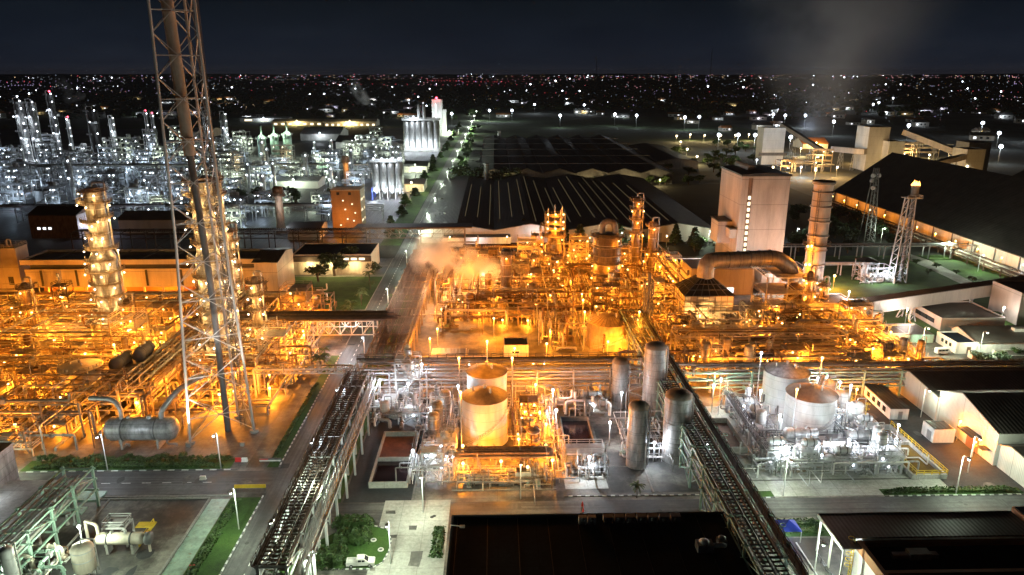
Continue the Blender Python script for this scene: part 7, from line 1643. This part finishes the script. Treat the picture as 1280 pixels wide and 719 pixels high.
lamp((-88, 108, 0), 6, GREENW, 1100, 'greenish lamp in the lower left yard', 'lower left lamps', .28); lamp((-101, 122, 5.2), 4, WHITE, 420, 'white lamp on the grey deck', 'lower left lamps', .28); lamp((-77, 118, 0), 8, GREENW, 1100, 'tall greenish lamp above the dark slabs', 'lower left lamps', .28); lamp((-103, 131, 5.2), 3, WHITE, 300, 'small white lamp at back of the grey deck', 'lower left lamps', .25)
lamp((-112, 150.9, 0), 7, GREENW, 800, 'lamp on cross road near left edge', 'street lamps of the plant', .28, 'arm')

FLW = (1,.92,.86)
BULB[FLW] = 'bulb_warm'
for (x, y, h, W, lb) in ((71, 239.5, 7, 1500, 'warm lamp lighting front of filter house'), (80, 239.5, 7, 1500, 'second warm lamp lighting front of filter house')): lamp((x, y, .05), h, WARM, W, lb, 'warm floodlights', .32)  # lamps added to brighten the filter house panels
for (x, y, h, W, lb) in ((29, 226, 13, 800, 'tall orange lamp at near edge of rib-roofed tank'), (46.6, 224, 13.5, 700, 'tall orange lamp at right of rib-roofed tank'), (30, 239, 13, 700, 'tall orange lamp behind rib-roofed tank'), (-8.5, 157.5, 16, 420, 'tall orange lamp at near left of twin white tanks'), (72.2, 159.5, 15, 300, 'tall orange lamp at near left of bright tanks'), (4, 172.5, 18.5, 600, 'tall orange lamp between the twin white tanks'), (-9.6, 174, 18, 700, 'tall orange lamp at left of twin white tanks'), (-2.5, 186, 18, 900, 'tall orange lamp behind the twin white tanks'), (84.6, 174.5, 17, 700, 'tall orange lamp between the bright round tanks'), (-110, 199, 13, 1200, 'tall orange lamp behind the cream tank')): lamp((x, y, .05), h, ORANGE, W, lb, 'tall orange lamps', .3)  # rib-roofed tank and near-left lamps are added to light the roofs
for k in range(4): lamp((-30+k*22, 198.5, .05), 7, WHITE, 500, 'white lamp behind cross rack beyond the twin white tanks', 'lamps under the cross rack', .25)  # lamps added to brighten the left cross rack
for k in range(5): lamp((62+k*27, 184.5, .05), 7, GREENW, 700, 'greenish lamp under cross rack beyond the bright round tanks', 'lamps under the cross rack', .28)
lamp((86.3, 161.5, .05), 15, WHITE, 900, 'tall white lamp at near right of bright tanks', 'white plant lamps', .3)  # lamp added to light the near half of the tank roofs
lamp((69.5, 177, .05), 17.5, WHITE, 1100, 'tall white lamp over farther bright tank roof', 'white plant lamps', .34)
for (x, y, h, W, lb) in ((92, 296, 12, 5200, 'tall warm floodlight before the left face of tall block'), (118, 287, 11, 4200, 'tall warm floodlight before the front of tall block'), (140, 300, 12, 4000, 'tall warm floodlight at right of tall block'), (128, 250, 12, 3400, 'tall warm floodlight at right foot of chimney'), (148, 246, 6.5, 1500, 'warm floodlight lighting start of conveyor'), (184, 247, 6.5, 700, 'warm floodlight lighting middle of conveyor')):
    BULB[FLW] = 'bulb_warm'; lamp((x, y, .05), h, FLW, W, lb, 'warm floodlights', .4)  # floodlights added to brighten tall block, chimney and conveyor
finish_pipes()
# ================================================================ STEAM AND SMOKE
def steam(name, a, c, r0, r1, dens, col, seed, scale=.16, thr=(.42, .62), aniso=.2, kind='stuff', kind_soft=False):
    """a billowing volume from a to c, its radius growing from r0 to r1"""
    a, c = V(a), V(c); b = MB(); d = (c-a); n = 12; vs = []; q = random.Random(seed)
    u = d.normalized(); s = u.orthogonal().normalized(); w_ = u.cross(s)
    for i in range(n+1):
        t = i/n; k = r0+(r1-r0)*t**.8; k *= (max(.03, min(1, t*6)**.6)*max(.03, min(1, (1-t)*4))**.6)
        p = a+d*t
        for j in range(12): an = 2*PI*j/12; rr = k*(1+.15*q.gauss(0,1)); vs.append(p+s*rr*math.cos(an)+w_*rr*math.sin(an))
    fs = [(i*12+j, i*12+(j+1)%12, (i+1)*12+(j+1)%12, (i+1)*12+j) for i in range(n) for j in range(12)]+[tuple(range(11,-1,-1)), tuple(range(n*12, n*12+12))]
    m = bpy.data.materials.new(name); m.use_nodes = True; nt = m.node_tree; nt.nodes.clear()
    o_ = nt.nodes.new('ShaderNodeOutputMaterial'); v = nt.nodes.new('ShaderNodeVolumePrincipled'); v.inputs['Color'].default_value = (*col, 1); v.inputs['Anisotropy'].default_value = aniso
    mp = nd(nt, 'ShaderNodeMapping'); g = nd(nt, 'ShaderNodeNewGeometry'); nt.links.new(g.outputs['Position'], mp.inputs[0]); mp.inputs['Location'].default_value = (seed*3.3, 0, seed)
    def vm(op, x, y=None):
        n_ = nd(nt, 'ShaderNodeVectorMath', operation=op); nt.links.new(x, n_.inputs[0])
        if y is not None: n_.inputs[1].default_value = y
        return n_
    rel = vm('SUBTRACT', g.outputs['Position'], a).outputs[0]; al = vm('DOT_PRODUCT', rel, u).outputs['Value']; ra = vm('LENGTH', vm('CROSS_PRODUCT', rel, u).outputs[0]).outputs['Value']
    mr = nd(nt, 'ShaderNodeMapRange'); nt.links.new(al, mr.inputs[0]); mr.inputs[2].default_value = d.length; mr.inputs[3].default_value = r0; mr.inputs[4].default_value = r1
    dv = nd(nt, 'ShaderNodeMath', operation='DIVIDE'); nt.links.new(ra, dv.inputs[0]); nt.links.new(mr.outputs[0], dv.inputs[1])
    fo = nd(nt, 'ShaderNodeMapRange', interpolation_type='SMOOTHSTEP'); nt.links.new(dv.outputs[0], fo.inputs[0]); fo.inputs[1].default_value = .0 if kind_soft else .25; fo.inputs[2].default_value = .95; fo.inputs[3].default_value = 1; fo.inputs[4].default_value = 0
    en = nd(nt, 'ShaderNodeMapRange', interpolation_type='SMOOTHSTEP'); nt.links.new(al, en.inputs[0]); en.inputs[1].default_value = d.length*.6; en.inputs[2].default_value = d.length*.98; en.inputs[3].default_value = 1; en.inputs[4].default_value = 0
    f = noise(nt, mp.outputs[0], scale, 6, .62); cr = ramp(nt, f, [(thr[0], (0,0,0)), (thr[1], (1,1,1))])
    sep = nd(nt, 'ShaderNodeSeparateColor'); nt.links.new(cr, sep.inputs[0])
    def mm(x, y):
        n_ = nd(nt, 'ShaderNodeMath', operation='MULTIPLY'); nt.links.new(x, n_.inputs[0])
        if isinstance(y, float): n_.inputs[1].default_value = y
        else: nt.links.new(y, n_.inputs[1])
        return n_.outputs[0]
    nt.links.new(mm(mm(mm(sep.outputs[0], fo.outputs[0]), en.outputs[0]), float(dens)), v.inputs['Density']); nt.links.new(v.outputs[0], o_.inputs['Volume'])
    o = b._add(vs, fs, True).build(name, m); o['kind'] = kind; return o
steam('steam', (2, 284, 7), (-36, 294, 20), 9, 14, .5, (.98,.97,.96), 1, .12, (.45, .56))
plight((-22, 262, 17), (1,.58,.34), 8000); plight((-40, 276, 22), (1,.68,.48), 5000); plight((-10, 279, 14), ORANGE, 1500); plight((-20, 276, 9), ORANGE, 1100); plight((-30, 284, 6), ORANGE, 900)  # bare lights without fixtures, added to brighten the steam
steam('steam', (-32, 300, 12), (-78, 345, 30), 8, 14, .012, (.9,.88,.86), 2, .10)
p = at(100, 410, 8); steam('steam', (p.x+3, p.y, 7), (p.x-14, p.y-2, 7.5), 2.8, 4.2, .5, (.95,.93,.9), 3, .25)
a_, c_ = at(113, 155, 0), at(78, 160, 0); steam('steam', (a_.x, a_.y, 52), (a_.x-42, a_.y, 44), 8, 17, .2, (.9,.93,1), 4, .06)
steam('steam', (a_.x-22, a_.y, 52), (a_.x-50, a_.y, 84), 11, 16, .1, (.9,.93,1), 5, .06)
a_ = at(78, 272, 8); steam('steam', (a_.x+6, a_.y, 10), (a_.x-30, a_.y, 13), 3, 6, .4, (.85,.88,1), 6, .18)
a_ = at(478, 170, 0); steam('steam', (a_.x, a_.y-100, 48), (a_.x-26, a_.y-100, 80), 8, 14, .14, (.9,.93,1), 7, .07)
for (x, y, h, W, lb) in ((36, 219.5, 5, 900, 'orange lamp before the rib-roofed tank'), (43, 221, 4, 800, 'added low orange lamp at foot of rib-roofed tank')): lamp((x, y, .05), h, ORANGE, W, lb, 'tall orange lamps', .3)  # lamps added to light the front of the ribbed tank
for (x, y, h, W, col, lb) in ((-20, 116.5, 9, 1000, GREENW, 'greenish lamp over lawn and pickup'), (-52, 128, 9, 700, GREENW, 'greenish lamp on green path verge'), (-70, 104, 8, 900, GREENW, 'greenish lamp at near edge of lower left yard'), (108, 146, 9, 700, GREENW, 'greenish lamp in yard before right workshop'), (113, 174, 8, 220, GREENW, 'greenish lamp between container office and workshop'), (58, 112, 7, 700, GREENW, 'greenish lamp beside pale rails'), (-41.2, 148, 9, 700, WHITE, 'added street lamp where cross road meets main road'), (-36, 133.5, 8, 700, GREENW, 'greenish lamp at left start of front road')): lamp((x, y, .05), h, col, W, lb, 'street lamps of the plant', .26, 'arm')  # lamps added as fill for foreground roads, lawn and workshop walls
for px_, py_, z_, W_ in ((100, 150, 40, 16000), (88, 264, 14, 2500), (486, 160, 50, 16000)): q_ = at(px_, py_, z_); plight(q_, WHITE, W_, None, .8)  # bare lights added to brighten the far steam plumes
p = at(1008, 215); plight((p.x, p.y+10, 40), WHITE, 9000, None, 1)  # bare white light added to turn the smoke grey
steam('smoke', (p.x, p.y+20, 22), (p.x+60, p.y+90, 250), 30, 200, .010, (.74,.82,1), 8, .012, (.36, .72), kind_soft=True)
# ================================================================ FINISH: LABELS THAT SINGLE OUT, RENDER SETTINGS
if HAZE:
  hz = MB().box((-27000,-420,-1), (27000,42500,240)).build('haze', mk('haze')[0]); hz['kind'] = 'stuff'
if HAZE:
  hm = hz.data.materials[0]; hnt = hm.node_tree; hnt.nodes.remove(hnt.nodes['Principled BSDF']); hv = hnt.nodes.new('ShaderNodeVolumePrincipled'); hv.inputs['Color'].default_value = (.8,.88,1,1); hv.inputs['Density'].default_value = HAZE; hnt.links.new(hv.outputs[0], hnt.nodes['Material Output'].inputs['Volume'])
bpy.context.view_layer.update()
by = {}
for o in LABELLED: by.setdefault(o['label'], []).append(o)
ORD = ['leftmost', 'second from left', 'third from left', 'fourth from left', 'fifth from left', 'sixth from left', 'seventh from left', 'eighth from left', 'ninth from left']
def mid(o):
    if o.type == 'MESH' and o.data.vertices and o.location.length < 1e-6:
        v = o.data.vertices; c = V((0,0,0)); n = len(v)
        for i in range(0, n, max(1, n//12)): c += v[i].co
        return c/len(range(0, n, max(1, n//12)))
    return o.location
for lb, os_ in by.items():
    if len(os_) < 2: continue
    for o in os_:
        if 'group' not in o: o['group'] = lb.split(' on ')[0].split(' in ')[0].split(' beside ')[0]+' group'
    os_.sort(key=lambda o: pix(mid(o))[0])
    n = len(os_)
    if n <= 9:
        nm = ['leftmost', 'rightmost'] if n == 2 else ORD[:n-1]+['rightmost']
        for o, k in zip(os_, nm):
            w_ = lb.split()
            if len(w_)+3 <= 16: o['label'] = lb+', '+k
    else:
        ys = sorted(pix(mid(o))[1] for o in os_); 
        rows = 3 if n > 24 else 2
        for o in os_:
            i = os_.index(o); y = pix(mid(o))[1]; r = min(rows-1, sum(y >= ys[int(n*j/rows)] for j in range(1, rows)))
            o['_row'] = r
        rn = ['far row', 'near row'] if rows == 2 else ['far row', 'middle row', 'near row']
        for r in range(rows):
            g = [o for o in os_ if o['_row'] == r]
            for i, o in enumerate(g):
                if len(lb.split())+5 <= 16: o['label'] = '%s, %s, %s' % (lb, rn[r], ORD[i] if i < 9 else 'rightmost' if i == len(g)-1 else ('%d%s from left' % (i+1, 'th' if 10 <= i % 100 <= 19 or (i+1) % 10 not in (1, 2, 3) else {1: 'st', 2: 'nd', 3: 'rd'}[(i+1) % 10])))
        for o in os_: del o['_row']
for o in bpy.data.objects:
    if '_l' in o: del o['_l']
S.render.engine = 'CYCLES'
c = S.cycles
c.use_denoising = True; c.denoiser = 'OPENIMAGEDENOISE'; c.use_adaptive_sampling = False
c.max_bounces = 5; c.diffuse_bounces = 2; c.glossy_bounces = 2; c.transmission_bounces = 2; c.volume_bounces = 1; c.transparent_max_bounces = 6
c.sample_clamp_indirect = 4; c.sample_clamp_direct = 30; c.use_light_tree = True; c.caustics_reflective = False; c.caustics_refractive = False
c.volume_step_rate = 2.0; c.volume_max_steps = 128; c.light_sampling_threshold = 0
S.render.film_transparent = False
vs = S.view_settings; S.display_settings.display_device = 'sRGB'; vs.view_transform = 'Standard'; vs.look = 'None'; vs.exposure = 1.5; vs.gamma = 1; vs.use_curve_mapping = False
